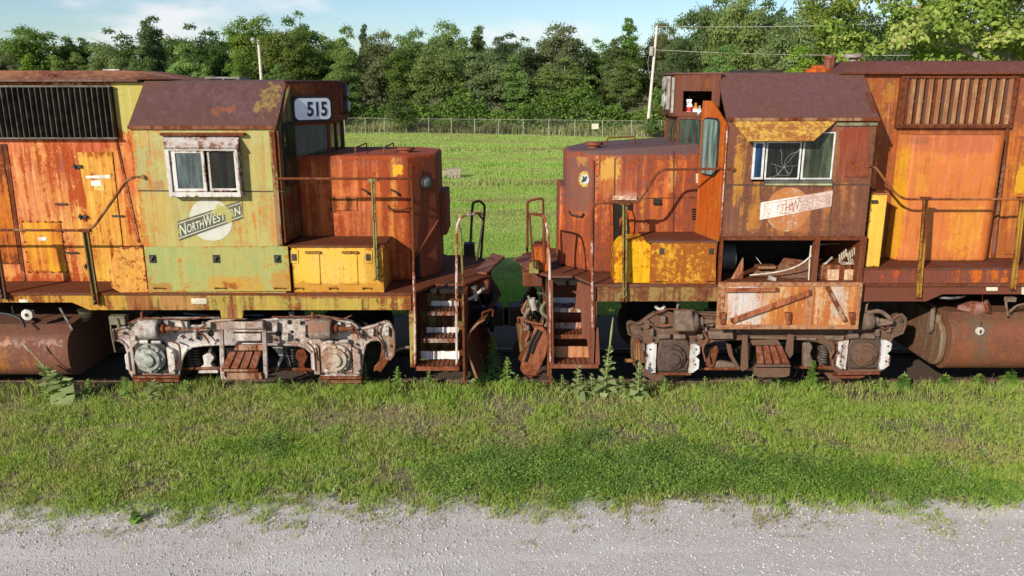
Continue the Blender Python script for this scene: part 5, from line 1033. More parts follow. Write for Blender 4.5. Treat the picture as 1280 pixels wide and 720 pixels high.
ib = MB(); ib.tube([at(1022,306,-1.0),at(1066,303,-.7)], .006, 5); ib.tube([at(944,320,-.8),at(953,332,-.9)], .005, 5); ib.tube(rnd_pts([at(1024,334,-1.38),at(1033,329,-1.35),at(1040,322,-1.2)],.05), .016, 6); part('loose_cable', ib, m_wire, LK)
ib = MB(); ib.cyl(at(961,347,-1.42),at(969,350,-1.42),.035,10); part('fallen_valve', ib, plain('pale_valve', (.5,.47,.43), .5, (.2,.15,.12)), LK)
# dropped locker doors hanging in front of the sill
YD = -1.60
dx0, dx1 = at(896.5,382,YD)[0], at(1075,382,YD)[0]; dz1 = at(990,352.8,YD)[2]; dz0 = at(990,411,YD)[2]
m_dr = paint('white_orange_door', (.62,.34,.17), (.58,.27,.10), rust=(.40,.14,.06), rust2=(.50,.19,.07), amt=.45, seed=86, var=.5, soft=.12, dirt=.6, root=RX,
    patches=[P(912,358,955,402,YD,(.66,.66,.66),.96,.6), P(950,362,985,384,YD,(.60,.46,.30),.7,1.0), P(1002,360,1014,404,YD,(.70,.60,.48),.9,.8), P(1018,356,1044,408,YD,(.66,.50,.34),.7,1.0), P(1038,358,1060,395,YD,(.60,.60,.54),.9,.9), P(990,382,1002,400,YD,(.70,.44,.12),.6,1)])
d = MB(); xm_ = at(1012,382,YD)[0]; d.box(dx0, dx1, YD, YD+.025, dz0, dz1); DR = part('drop_door', d, m_dr, RL, bevel=.004)
d = MB(); d.framed(Tn, dx0, dx1, dz0, dz1, [(dx0+.09,xm_-.04,dz0+.06,dz1-.05),(xm_+.04,dx1-.05,dz0+.06,dz1-.05)], YD-.018, YD-.001); part('door_border', d, paint('orange_border', (.48,.19,.09), (.40,.15,.07), rust=(.22,.08,.05), rust2=(.5,.3,.18), amt=.42, seed=87, root=RX), DR)
m_bar = paint('orange_brown_bar', (.44,.17,.09), (.36,.13,.07), amt=.4, seed=88)
def bar(p, q, r, mat, t=.035, Y=YD-.02):
    a = Vector(at(*p, Y)); b = Vector(at(*q, Y)); n_ = Vector((-(b-a).z, 0, (b-a).x)).normalized()*r; m = MB()
    m.loft([a-n_, b-n_, b+n_, a+n_], [v_+Vector((0,-t,0)) for v_ in (a-n_, b-n_, b+n_, a+n_)]); return part('brace_bar', m, mat, DR, bevel=.004)
bar((913,401),(1013,365),.035, m_bar); bar((1033,358),(1056,401),.028, paint('pale_brace', (.60,.44,.32), (.46,.28,.18), amt=.4, seed=89)); bar((906,362.5),(972,361.5),.026, m_bar)
for a_ in (903.5, 986, 1066):
    m = MB(); m.px([(a_-4,391),(a_+3.5,391),(a_+3.5,399),(a_-3.5,399)], YD-.045, .04); m.px([(a_-2.5,399),(a_+3,399),(a_+2.5,406),(a_-2,406)], YD-.035, .03); q = at(a_+.5,403,YD-.04); m.lathe(q,(0,-1,0),[(0,.02),(.015,.018)],10); part('hinge', m, paint('hinge_rust', (.34,.13,.07), (.25,.1,.06), amt=.5, seed=90) if a_ < 950 else bpy.data.materials['hinge_rust'], DR)

# yellow cabinet
yb0 = at(1090,243,-1.45); yb1 = at(1108,243,-1.45)
m = MB(); xl = at(1086.5,290,-1.45)[0]; xr = at(1104.5,290,-1.45)[0]; zt_ = yb0[2]
m.box(xl, xr, -1.45, -.86, zr+.002, zt_); YC = part('side_cabinet', m, paint('clean_yellow_cabinet', (.80,.55,.14), (.80,.50,.12), amt=.09, seed=91, dirt=.12, streak=.3), RL, bevel=.012)
m = MB(); q = at(1094,252,-1.46); m.box(q[0]-.05,q[0]+.03,-1.48,-1.451,q[2]-.02,q[2]+.02); part('latch', m, grease, YC)
m = MB(); m.box(xl-.01, xr+.01, -1.46, -.86, zt_+.001, zt_+.02); part('lid', m, m_bar, YC)

# front: nose, locker, housing
HRA, HRB = (2.34, -.45), (2.84, -1.0); hxR = 2.32
hz0 = atpl(860,146,HRA,HRB)[1]; LH = (Vector(HRB)-Vector(HRA)).length; TR_ = planeT(HRA, HRB)
m_frontR = paint('chocolate_rust_front', (.15,.058,.042), (.11,.048,.038), rust2=(.22,.08,.04), amt=.4, seed=92)
xi_ = xc0-.02
hs = MB(); hs.framed(TR_, 0, LH, hz0, 4.52, [(atpl(853,126,HRA,HRB)[0], atpl(889,126,HRA,HRB)[0], atpl(870,140,HRA,HRB)[1], atpl(870,114,HRA,HRB)[1])], -.03, 0)
HR = part('number_board_housing', hs, m_frontR, RL, bevel=.006)
plan = [(2.84,-.955),(2.36,-.43),(2.34,-.38),(2.34,.38),(2.36,.45),(2.84,.98)]
hs = MB(); hs.prz(plan, hz0, hz0+.03); hs.prz(plan, 4.49, 4.52); hs.prz([(2.36,.45),(2.84,.98),(2.84,.94),(2.38,.42)], hz0+.031, 4.489); part('housing_shell', hs, m_frontR, HR)
hs = MB(); Tx_ = lambda u, v, w_: (hxR-w_+.03, u, v); hs.framed(Tx_, -.46, .46, hz0, 4.51, [(-.40,-.22,hz0+.12,4.40),(.22,.40,hz0+.12,4.40)], .001, .03); part('housing_front', hs, m_frontR, HR)
hs = MB(); hs.prz([(2.86,-1.03),(2.33,-.47),(2.29,-.4),(2.29,.4),(2.33,.47),(2.86,1.03)], 4.521, 4.545); part('housing_roof', hs, m_plumR, HR)
lp = MB(); lp.box(hxR-.03, hxR-.001, -.16, .16, 4.02, 4.50); part('headlight_plate', lp, plain('pale_grey_plate', (.40,.40,.37), .6, (.22,.2,.18)), HR)
lp = MB(); lp.box(hxR-.03, hxR-.001, -.47, -.42, hz0+.05, 4.48); part('edge_strip', lp, bpy.data.materials['pale_grey_plate'], HR)
for k_ in (.13,-.11):
    lp = MB(); lp.lathe((hxR-.03,-.0,4.26+k_),(-1,0,0),[(0,.09),(.03,.105),(.045,.095),(.05,.07)],18); o_ = part('headlight', lp, bpy.data.materials['pale_grey_plate'], HR)
lp = MB(); q = at(834,134,0); lp.cyl((hxR-.03,0,hz0+.06),(q[0]-.03,-.1,hz0+.06),.035,10); part('lamp_bracket', lp, grease, HR)
zn = at(850,185,-.8)[2]
cab_front(RL, -1, xc0, at(877,200,-.86)[0], 2.30, .88, zn-.02, hz0-.002, 4.53, ez,
          (paint('orange_wing_paint', (.44,.10,.028), (.38,.075,.025), rust=(.2,.06,.03), rust2=(.5,.16,.04), amt=.36, var=.5, seed=93, streak=.4, root=RX), m_frontR, (glass_teal, glass_l)), zt+.6, (at(890,220,-1.2)[2], at(890,147,-1.2)[2]), at(882,126,-1.0)[2])
eg = MB(); eg.tube([(xc0-.005,-1.53,ez-.1),(xc0-.005,-1.53,zc+.05)], .012, 6); part('white_edge_strip', eg, railwhite, RL)
# things left in the open number-board housing
def bottle(name, px_, py0, py1, w_, mats, lab, cat, sprayer=False):
    Yb_ = -.62+.14*(866-px_)/10; zf = hz0+.031; q = at(px_, py1, Yb_); x = q[0]; hgt = at(px_, py0, Yb_)[2]-at(px_, py1, Yb_)[2]
    o = empty(name, (x, Yb_, zf)); tag(o, lab, cat, 'bottles left in the open housing')
    b = MB(); b.lathe((x,Yb_,zf),(0,0,1),[(0,w_),(hgt*.6,w_),(hgt*.72,w_*.55),(hgt*.8,w_*.35),(hgt*.82,w_*.35)],14); part('bottle_body', b, mats[0], o)
    b = MB(); b.lathe((x,Yb_,zf+hgt*.2),(0,0,1),[(0,w_*1.03),(hgt*.3,w_*1.03)],14); part('label', b, mats[1], o)
    b = MB()
    if sprayer: b.box(x-.05,x+.02,Yb_-.015,Yb_+.015,zf+hgt*.85,zf+hgt); b.box(x-.008,x+.02,Yb_-.01,Yb_+.01,zf+hgt*.8,zf+hgt*.86); b.box(x-.045,x-.035,Yb_-.01,Yb_+.01,zf+hgt*.7,zf+hgt*.86)
    else: b.lathe((x,Yb_,zf+hgt*.82),(0,0,1),[(0,w_*.5),(hgt*.16,w_*.5)],12)
    part('cap', b, mats[2], o)
pw = plain('white_plastic', (.75,.74,.72), .4, (.68,.66,.64)); pr = plain('red_plastic', (.45,.03,.03), .4); po_ = plain('orange_plastic', (.62,.20,.03), .4); pg = plain('grey_tin', (.4,.4,.42), .35, (.15,.15,.16))
bottle('spray_bottle', 862, 120, 139, .045, (pw, pr, pw), 'white spray bottle with red label in the open housing above the nose', 'bottle', True)
bottle('orange_can', 869.5, 124, 139, .04, (po_, pw, po_), 'orange can beside the spray bottle in the open housing', 'can')
bottle('small_bottle', 874.5, 127, 139, .033, (pg, pw, pg), 'small silver grey bottle right of the orange can', 'bottle')

m_noseR = paint('burnt_orange_nose', (.60,.155,.028), (.46,.085,.02), rust=(.16,.055,.04), rust2=(.32,.075,.028), amt=.52, seed=94, var=.7, soft=.16, dirt=.5, root=RX, spec=.35,
    patches=[P(700,170,885,194,-.8,(.125,.070,.068),1,.35,True), P(706,192,740,262,-.62,(.155,.075,.062),.85,1.1,True), P(722,196,732,206,-.62,(.5,.26,.08),.6,1.6,True), P(776,245,800,251,-.82,(.6,.5,.42),.7,1.5,True), P(752,200,772,220,-.82,(.62,.36,.10),.8,1.5,True), P(838,200,846,240,-.82,(.66,.36,.14),.55,1.3,True), P(750,196,769,246,-.82,(.66,.36,.09),.85,1.3), P(740,196,775,206,-.82,(.62,.34,.09),.75,1.4), P(760,240,805,252,-.82,(.62,.52,.42),.6,1.2), P(810,200,880,290,-.82,(.56,.17,.03),.5,1), P(770,198,812,238,-.82,(.26,.08,.045),.75,1.3), P(748,206,762,246,-.82,(.40,.085,.025),.7,.9), P(812,262,870,292,-.82,(.36,.085,.03),.55,1.2), P(770,190,870,200,-.82,(.20,.08,.06),.8,1.0), P(802,240,808,285,-.82,(.70,.40,.06),.8,.7)])
nxb = at(877,240,-.82)[0]+.1; xf = .80
pl = noseplan(-1, xf, 1.20, .82, .40, nxb); nzR = at(800,190,-.82)[2]+.03
ns = MB(); pl2 = [(x, y, nzR+(.10 if x > 2 else (.0 if x > .9 else -.05))) for x, y in pl]
ns.loft([(x, y, zt) for x, y in pl], pl2); NR = part('short_hood', ns, m_noseR, RL, bevel=.05, seg=3, sharp=50)
fb = MB(); fb.box(xf-.09, xf+.06, -.36, .50, zt+.02, at(708,232,-.3)[2]); part('front_step_box', fb, m_noseR, NR, bevel=.025, seg=3)
hc = MB(); hc.lathe((at(743,186,-.4)[0],-.35,nzR-.05),(0,0,1),[(0,.09),(.08,.09),(.085,.13),(.125,.13),(.13,.03)],18); part('sand_filler_cap', hc, bpy.data.materials['reddish_cap'], NR)
g = MB(); a = at(758,187,-.2)[0]; b = at(792,187,-.2)[0]; g.tube(rnd_pts([(a,-.3,nzR),(a,-.3,nzR+.13),(b,-.3,nzR+.15),(b,-.3,nzR)],.03), .012, 6); part('grab_iron', g, railrust, NR)
q = Vector((.90,-.62,at(730,224,-.6)[2])); ax = Vector((-.55,-.7,0)).normalized(); q = Vector((at(732,224,-.66)[0],-.66,at(732,224,-.66)[2]))
g = MB(); g.lathe(q-ax*.04, ax, [(0,.115),(.055,.115),(.06,.11)], 28); NE = part('round_badge', g, plain('badge_yellow', (.52,.40,.07), .6, (.38,.24,.05), 16), NR)
g = MB(); g.lathe(q+ax*.0205, ax, [(0,.075),(.004,.075)], 24); part('badge_center', g, plain('badge_white', (.46,.46,.42), .6), NE)
g = MB(); sx = Vector((-ax.y, ax.x, 0)); c0 = q+ax*.028
for (u, v, r) in ((0,.0,.032),(.03,.03,.018),(-.03,-.025,.02),(-.02,.035,.012)): g.lathe(c0+sx*u+Vector((0,0,v)), ax, [(0,r),(.003,r)], 12)
for i in range(12): aa = 2*math.pi*i/12; g.lathe(c0-ax*.006+sx*.094*math.cos(aa)+Vector((0,0,.094*math.sin(aa))), ax, [(0,.008),(.003,.008)], 6)
part('badge_marks', g, plain('badge_dark', (.04,.045,.05), .5), NE)
g = MB(); sq = Vector((at(722,268,-.5)[0],-.55,at(722,268,-.5)[2])); g.tube(rnd_pts([at(711,264,-.48),at(712,268,-.52),at(727,271,-.68),at(729,267,-.70)],.02), .012, 6); part('grab_iron', g, grease, NR)
g = MB()
for q in ([(741,200),(742.2,200),(741.5,345),(740.3,345)], [(768,198),(769.2,198),(768.5,250),(767.3,250)], [(842,189),(843,189),(842,290),(841,290)]): g.px(q, -.83, .012)
g.px([(770,248),(895,246),(895,247),(770,249)], -.826, .008); part('weld_seam', g, m_brownR, NR)
bb = MB()
for i in range(9): q = at(746+i*0, 205+i*15, -.82); bolt_row(bb, [(q[0],-.82,q[2])], .011, .01)
for i in range(10): q = at(775+i*12, 202-i*.8, -.82); bolt_row(bb, [(q[0],-.82,q[2])], .009, .008)
part('nose_bolts', bb, m_brownR, NR)
# dark slot with flap, latch, vents
g = MB(); g.px([(765,255),(791,255),(791,300),(767,303),(765,303)], -.835, .02); part('access_slot', g, black, NR)
g = MB(); g.px([(762,252),(766,252),(767,306),(763,306)], -.86, .04); g.px([(774,275),(778,270),(778,300),(775,303)], -.85, .02); part('slot_edge', g, m_orR, NR)
g = MB(); g.px([(766,245),(795,245),(796,250),(766,250)], -.87, .05); part('slot_ledge', g, plain('peeled_white_ledge', (.55,.45,.36), .7, (.35,.15,.08), 14), NR)
g = MB(); g.px([(784,262),(790,264),(793,275),(792,290),(788,296),(787,280)], -.86, .03); part('hanging_flap', g, m_orR, NR)
g = MB(); q = at(821,252,-.84); g.box(q[0]-.05,q[0]+.05,-.86,-.84,q[2]-.045,q[2]+.045); g.cyl((q[0]-.04,-.88,q[2]-.01),(q[0]+.04,-.88,q[2]-.01),.014,8); part('paddle_latch', g, grease, NR)
g = MB()
for i in range(5): g.px([(865,261+i*3),(872,261+i*3),(872,262.4+i*3),(865,262.4+i*3)], -.84, .02)
part('vent_slits', g, black, NR)
g = MB(); g.px([(870,217),(880,217),(880,229),(870,229)], -.84, .01); part('paper_label', g, plain('cream_label', (.72,.60,.42), .7), NR)
# battery box right
Yb = -1.5; a = at(815,303,Yb); b = at(897,303,Yb); m_bR = paint('rust_flaked_yellow_box', (.72,.40,.075), (.60,.28,.05), rust=(.26,.085,.03), rust2=(.36,.12,.035), amt=.56, seed=95, streak=.35, soft=.07, root=RX)
m_bR2 = paint('spotted_yellow_box', (.78,.47,.065), (.74,.42,.06), rust=(.28,.09,.03), rust2=(.4,.12,.03), amt=.33, seed=96, streak=.15, soft=.05, root=RX)
m = MB(); m.box(a[0], b[0], Yb, -.84, zt+.004, a[2]); BR = part('battery_box', m, m_bR, RL, bevel=.006)
m = MB(); m.box(a[0]-.08, b[0], Yb-.02, -.82, a[2]+.001, a[2]+.025); part('lid', m, m_deckR, BR)
m = MB(); m.px([(817.5,303),(895,303),(895,355),(818,355)], Yb-.012, .012); DB = part('door', m, m_bR, BR, bevel=.003)
for a_ in (827, 889): m = MB(); q = at(a_,314,Yb-.012); m.box(q[0]-.03,q[0]+.03,Yb-.025,Yb-.012,q[2]-.04,q[2]+.04); part('latch', m, grease, DB)
for a_ in (826,890): m = MB(); q = at(a_,353,Yb-.012); m.tube([(q[0]-.07,Yb-.01,q[2]),(q[0]-.07,Yb-.03,q[2]+.02),(q[0]+.07,Yb-.03,q[2]+.02),(q[0]+.07,Yb-.01,q[2])],.009,6); part('hinge', m, railrust, DB)
cf = [(768,359),(768,330)]+[(768+14*(1-math.cos(R(t))), 330-25*math.sin(R(t))-3) for t in (25,50,75)]+[(785,300),(815,300),(815,357)]
m = MB(); m.px(cf, -1.42, .45); part('sand_box', m, m_bR2, RL, bevel=.008)

# handrails right
hrr = emptyp('handrail', RL)
tb = MB(); tb.tube(rnd_pts([at(918,211,-1.53),at(900,211,-1.5),at(830,212,-1.48),at(822,216,-1.48),at(805,243,-1.48),at(797,253,-1.48),at(745,254,-1.48),at(740.5,262,-1.48),at(740,300,-1.5)],.06), .017, 10); part('rail_pipe', tb, railrust, hrr)
tb = MB(); tb.tube(rnd_pts([at(740,300,-1.5),at(740,340,-1.52),at(741,411,-1.55)],.06), .018, 10); part('rail_pipe', tb, railwhite, hrr)
tb = MB(); tb.lathe(at(916,211,-1.57),(0,1,0),[(0,.03),(.04,.03)],10); part('rail_end', tb, railrust, hrr)
tb = MB(); tb.tube(rnd_pts([at(1083,208,-1.53),at(1094,208.5,-1.5),at(1118,241,-1.48),at(1130,249,-1.48),at(1150,249,-1.48),at(1400,249,-1.48)],.08), .017, 10); part('rail_pipe', tb, paint('orange_rail', (.34,.14,.06), (.24,.10,.06), amt=.4, seed=97), hrr)
stanchion((1157,249),(1148,372), yellowpost, hrr, .030, -1.48, -1.56)
stanchion((1278,249),(1266,362), paint('yellow_brown_post', (.46,.28,.07), (.28,.14,.07), amt=.42, seed=98), hrr, .030, -1.48, -1.56)
stanchion((781,255),(780.5,377), greenpost, hrr, .03, -1.48, -1.56)
# steps and pilot right
whiterust = paint('white_red_riser', (.70,.66,.63), (.60,.50,.45), rust=(.34,.08,.04), rust2=(.42,.14,.06), amt=.42, seed=99, soft=.04); tanr = paint('orange_tan_riser', (.60,.30,.17), (.50,.22,.11), amt=.3, seed=100)
whitetread = paint('white_edge_tread', (.66,.62,.58), (.35,.22,.17), amt=.4, seed=101)
steps(RL, [stepspec(386,372,381,690,727,-1.20), stepspec(419,403,413,690,735,-1.36), stepspec(456,433,447,690,748,-1.52)], -1, ((whitesteps,whiterust,tanr), (whitetread,m_step,m_step)), None, zt,0,0,0)
m_pilotR = paint('red_brown_pilot', (.20,.075,.048), (.16,.06,.045), rust2=(.24,.09,.05), amt=.4, seed=102, root=RX)
px0 = at(690,420,-1.5)[0]; px1 = at(745,420,-1.5)[0]; PR = emptyp('pilot', RL)
wl = MB(); wl.box(px0-.03,px0,-1.5,0,.22,zt-.03); wl.box(px1-.02,px1,-1.5,-.85,at(745,458,-1.5)[2],zt-.03); wl.box(px0,px1,-.86,-.84,.3,zt-.03); wl.mirror_y()
part('step_well', wl, m_pilotR, PR)
sp_ = MB(); sp_.px([(722,352),(744,360),(747,458),(737,458),(734,425),(728,420),(726,388),(719,384)], -1.46, .03); part('side_plate', sp_, m_pilotR, PR)
po2 = MB(); po2.px([(739,410),(748,410),(750,456),(742,456)], -1.5, .04); po2.px([(686,350),(691,350),(692,460),(688,460)], -1.53, .04); po2.mirror_y(); part('corner_post', po2, m_pilotR, PR)
pp_ = MB(); pp_.box(px0-.06, px0-.031, -1.42, 1.42, .32, zt-.03); part('pilot_plate', pp_, m_frontR, PR)
# plow end: thick turned blade
m_plR = paint('orange_brown_plow', (.32,.13,.075), (.26,.10,.06), amt=.35, seed=103, streak=.3)
pw = MB(); zz = lambda y: at(660, y, -1.3)[2]; xe = at(676,430,-1.3)[0]
zs = [(.0,zz(408)),(-.05,zz(412)),(.02,zz(420)),(.05,zz(432)),(.03,zz(446)),(-.05,zz(460)),(-.13,zz(471))]
A = [(xe+dx, z) for dx, z in zs]; C = [(x-.035, z) for x, z in reversed(A)]
pw.loft([(x, -1.34, z) for x, z in A+C], [(x-.24, 0, z) for x, z in A+C]); pw.loft([(x-.24, .002, z) for x, z in A+C], [(x, 1.38, z) for x, z in A+C])
PWR = part('snow_plow', pw, bpy.data.materials['dark_plow_rust'], RL)
sc_ = MB(); sc_.px([(669,409),(678,408),(684,414),(686,428),(683,444),(675,462),(671,471),(655,469),(650,462),(653,450),(662,430)], -1.38, .07); part('plow_end_plate', sc_, m_plR, PWR, bevel=.02, seg=3)
sc_ = MB(); sc_.tube(rnd_pts([at(672,412,-1.41),at(664,425,-1.42),at(660,440,-1.41),at(656,452,-1.41)],.1), .016, 6); sc_.tube(rnd_pts([at(676,414,-1.41),at(668,428,-1.42),at(664,442,-1.41)],.1), .014, 6); part('hose', sc_, rubber, PWR)
# grab rails at the steps
tb = MB(); tb.tube(rnd_pts([at(688,452,-1.54),at(688,400,-1.53),at(687,330,-1.5),at(685,290,-1.46),at(681,272,-1.4),at(679,270,-1.3)],.05), .018, 8); part('rail_pipe', tb, railwhite, hrr)
tb = MB(); tb.tube(rnd_pts([at(680,270,-1.3),at(662,267,-1.0),at(664,300,-1.0),at(668,335,-.9)],.03), .017, 8); tb.tube(rnd_pts([at(681,330,-1.2),at(680,300,-1.2),at(681,272,-1.25)],.03), .022, 8); part('rail_pipe', tb, m_brownR, hrr)
Yf = 1.25; tb = MB(); tb.tube(rnd_pts([at(659,330,Yf),at(659.5,253,Yf),at(662,250.5,Yf),at(676,248,Yf),at(679,250,Yf),at(679.5,330,Yf)],.04), .02, 8); tb.tube([at(661,267,Yf),at(679,268,Yf)],.018,8); part('rail_pipe', tb, m_brownR, hrr)
m = MB(); q = at(676,310,1.1); m.box(q[0]-.12,q[0]+.12,1.0,1.25,zt,q[2]+.1); part('end_box', m, m_brownR, RL, bevel=.02)
m = MB(); a = at(676,333,-.7); m.box(a[0]-.14,a[0]+.14,-.72,-.5,zt,a[2]+.3) ; part('hose_box', m, m_orR, RL, bevel=.01)
m = MB(); q = at(667,352,-.8); m.box(q[0]-.07,q[0]+.07,-.85,-.7,zt-.0,zt+.18); part('olive_box', m, greenpost, RL)
ac = MB(); ac.box(.16, .46, -.62, .62, zt-.26, zt-.04); part('anticlimber', ac, m_frontR, RL, bevel=.02)
fp = MB(); fp.loft([(.46,-.7,zt+.02),(.24,-.7,zt+.02),(.02,-.1,zt+.04),(.22,.1,zt+.05)], [(.46,-.7,zt+.04),(.24,-.7,zt+.04),(.02,-.1,zt+.07),(.22,.1,zt+.08)]); part('drop_step', fp, bpy.data.materials['brown_step_plate'], RL)
coupler(RL, .16, -1, grease)
# tangle of MU hoses
m_h = [plain('tan_brown_hose', (.22,.16,.11), .7), plain('olive_hose', (.17,.16,.09), .7), plain('dark_hose', (.06,.05,.04), .7), plain('rust_hose', (.28,.13,.08), .7)]
random.seed(21)
for i in range(11):
    x = random.uniform(658,682); y = random.uniform(368,392); Y = random.uniform(-1.25,-.7); m = MB()
    p = [at(x,y,Y), at(x+random.uniform(-9,5),y+random.uniform(6,14),Y-.03), at(x+random.uniform(-6,6),y+random.uniform(16,28),Y-.05), at(x+random.uniform(-8,8),y+random.uniform(24,36),Y)]
    m.tube(rnd_pts(p,.1,4), random.choice((.016,.02,.026)), 7); part('hose', m, random.choice(m_h), RL)
m = MB(); m.cyl(at(665,373,-1.0), at(668,387,-1.0), .05, 14); part('air_reservoir', m, plain('dusty_grey_reservoir', (.42,.40,.37), .6, (.24,.2,.17)), RL)
m = MB(); m.tube(rnd_pts([at(648,402,-1.2),at(647,396,-1.2),at(660,402,-1.2),at(678,406,-1.2),at(679,400,-1.2)],.03), .014, 6); m.tube([at(652,396,-1.2),at(652,404,-1.2)],.014,6); part('hose_bracket', m, m_plR, RL)
m = MB(); m.px([(645,404),(665,406),(662,430),(650,440)], -1.0, .05); part('bent_panel', m, m_pilotL, RL)
m = MB(); m.tube(rnd_pts([at(672,366,-1.2), at(683,368,-1.3), at(690,384,-1.4), at(684,402,-1.3)],.06), .018, 7); part('hose', m, m_h[2], RL)

# truck right
polyR = [(784,405),(790,402.5),(795,405),(801,404),(810,397),(818,392),(832,390),(842,393),(870,392),(900,394),(925,400),(960,404),(1010,404),(1040,406),(1062,408),(1085,410),(1098,407),(1108,402),(1115,400),(1121,395),(1127,393),(1132,398),(1131,408),(1128,416),(1116,421),(1110,430),(1106,446),(1104,458),(1101,463),(1048,464.5),(1042,461),(1040,446),(1037,436),(1033,431),(1022,426),(996,423),(960,422.5),(911,424),(892,425.5),(878,431),(871,447),(868,463),(862,466),(816,466),(810,461),(807,446),(802,427),(800,421),(794,421),(786,417)]
m_trR = paint('brown_cast_steel', (.17,.082,.058), (.22,.095,.06), rust=(.10,.055,.042), rust2=(.17,.12,.09), amt=.48, seed=104, streak=.3, soft=.2, root=RX, patches=[P(860,416,885,440,-1.24,(.26,.08,.045),.8,.9), P(1022,425,1046,460,-1.24,(.24,.14,.07),.7,.9), P(820,410,830,440,-1.24,(.20,.17,.15),.4,1)])
truck(RL, polyR, m_trR, (2.31,5.08), None, None, None, None)
m_tanS = plain('tan_grey_casting', (.19,.13,.095), .75, (.12,.08,.06), 10, bump=.3)
wliner = paint('white_wear_plate', (.76,.76,.76), (.62,.60,.58), amt=.27, seed=105)
jb = plain('dark_oily_box', (.06,.045,.038), .55, (.10,.06,.045), 14, bump=.4)
journal(RL, 840, 444, -1.27, (jb, jb, wliner), 1); journal(RL, 1078, 440, -1.27, (jb, m_trR, wliner), 1)
brakecyl(RL, 842, 871, 402, -1.37, .15, m_tanS, 1, m_tanS)
m = MB(); m.px([(843,389),(866,389),(870,415),(845,415)], -1.53, .1); part('cylinder_cover', m, m_tanS, RL, bevel=.03, seg=3)
brakecyl(RL, 1077, 1090, 401, -1.38, .13, m_tanS, 1, m_tanS)
m = MB(); m.tube(rnd_pts([at(1084,391,-1.4),at(1100,388,-1.42),at(1112,397,-1.42),at(1116,403,-1.4),at(1096,406,-1.4),at(1092,398,-1.4)],.08), .03, 8); part('brake_lever', m, m_tanS, RL)
for (c0_, c1_) in (((823,421.5),(837,420)),((842,421),(856,421)),((1059,421),(1072,420)),((1078,420),(1092,421))):
    m = MB(); m.cyl(at(*c0_,-1.33), at(*c1_,-1.33), .04, 12); part('spring_seat_roller', m, m_tanS, RL)
m = MB(); m.px([(792,420),(796,420),(797,450),(793,450)], -1.2, .04); m.px([(797,427),(799,427),(800,450),(798,450)], -1.3, .03); m.cyl(at(781,450.5,-1.2), at(794,451,-1.2), .03, 10); part('brake_hanger', m, paint('ochre_hanger', (.36,.22,.10), (.22,.10,.06), amt=.45, seed=106), RL)
shoe(RL, [(889,437),(896,432),(899,438),(897,444),(893,458),(886,461),(882,456),(888,445)], -1.15, m_step)
shoe(RL, [(891,452),(905,452),(920,455),(920,460),(893,461)], -1.12, m_tanS, .08, 'brake_beam')
shoe(RL, [(908,430),(914,431),(917,445),(927,462),(922,463),(911,444)], -1.2, m_trR, .05, 'brake_hanger')
shoe(RL, [(929,419),(935,419),(936,461),(928,465),(926,462)], -1.42, m_trR, .05, 'step_hanger')
shoe(RL, [(1005,428),(1012,426),(1016,434),(1013,442),(1016,450),(1013,462),(1005,460),(1005,440)], -1.16, m_tanS)
shoe(RL, [(986,418),(993,419),(992,443),(987,449),(982,440)], -1.42, m_trR, .05, 'step_hanger')
SB = MB(); ladder_slats(SB, [at(944,433,-1.42), at(977,432,-1.42), at(988,455,-1.56), at(945,455,-1.56)], 4, -.03); SBo = part('step_tread', SB, m_step, RL)
SB = MB(); SB.px([(938,426),(972,424),(977,431.5),(941,432)], -1.42, .03); SB.px([(944,456),(988,456),(989,459),(944,459)], -1.58, .04); SB.px([(943,460),(988,460),(987,470),(980,472),(948,472),(943,468)], -1.52, .08); part('step_bar', SB, m_trR, SBo, bevel=.008)
m = MB(); m.px([(822,466.5),(864,466.5),(864,469),(822,469)], -1.3, .14); m.px([(1047,466),(1100,465),(1100,468),(1047,469)], -1.3, .14); m.px([(1042,470),(1082,470),(1074,473),(1046,473)], -1.25, .1); part('tie_bar', m, m_step, RL)
m = MB(); q = at(890,402,-1.3); m.px([(873,397),(879,397),(880,410),(874,410)], -1.36, .08); m.px([(882,401),(892,399),(896,404),(890,408),(883,407)], -1.36, .1); part('slack_adjuster', m, m_tanS, RL)
m = MB(); m.px([(886,415),(916,413),(917,424),(887,424)], -1.38, .1); m.px([(1030,420),(1056,420),(1054,426),(1034,426)],-1.3,.05); part('spring_guard', m, m_tanS, RL, bevel=.01)
m = MB()
for (p, q, Y) in (((868,391),(896,391),-1.1),((930,421.5),(1020,424),-1.3),((880,387),(897,387),-.9)): m.cyl(at(*p,Y), at(*q,Y), .02, 8)
part('brake_pipes', m, m_tanS, RL)
m = MB(); m.tube(rnd_pts([at(819,382,-1.2),at(822,386,-1.2),at(827,387,-1.2),at(831,382,-1.2)],.05), .022, 8); part('white_hook', m, whitemetal, RL)
rigging(RL, [(806,402,6,8),(826,396,6,7),(878,408,6,7),(812,412,5,7),(872,418,7,5),(920,408,6,8),(1094,412,6,8),(1108,408,6,7),(1060,412,6,6),(802,430,4,9)],
    [(800,410,.022),(814,404,.02),(830,400,.022),(815,424,.02),(812,446,.018),(868,424,.02),(866,452,.018),(1045,436,.018),(1046,452,.018),(1104,424,.02),(1102,444,.018),(1114,408,.024),(1126,400,.026),(880,412,.02),(905,416,.018)],
    [([(868,402),(884,404),(893,400)],-1.38,.016),([(808,404),(822,408),(838,406)],-1.36,.013),([(818,392),(834,386),(868,388)],-1.34,.012),([(878,412),(884,424),(878,436),(882,452)],-1.34,.013),([(1092,404),(1108,412),(1112,404)],-1.36,.013),([(1038,424),(1044,432),(1038,448)],-1.34,.012),([(798,424),(804,440),(800,458)],-1.32,.011)], (m_tanS, m_dg, m_rb))
for x in (882, 1030): coil(RL, x, 430, 452, -1.0, .055, m_dg)
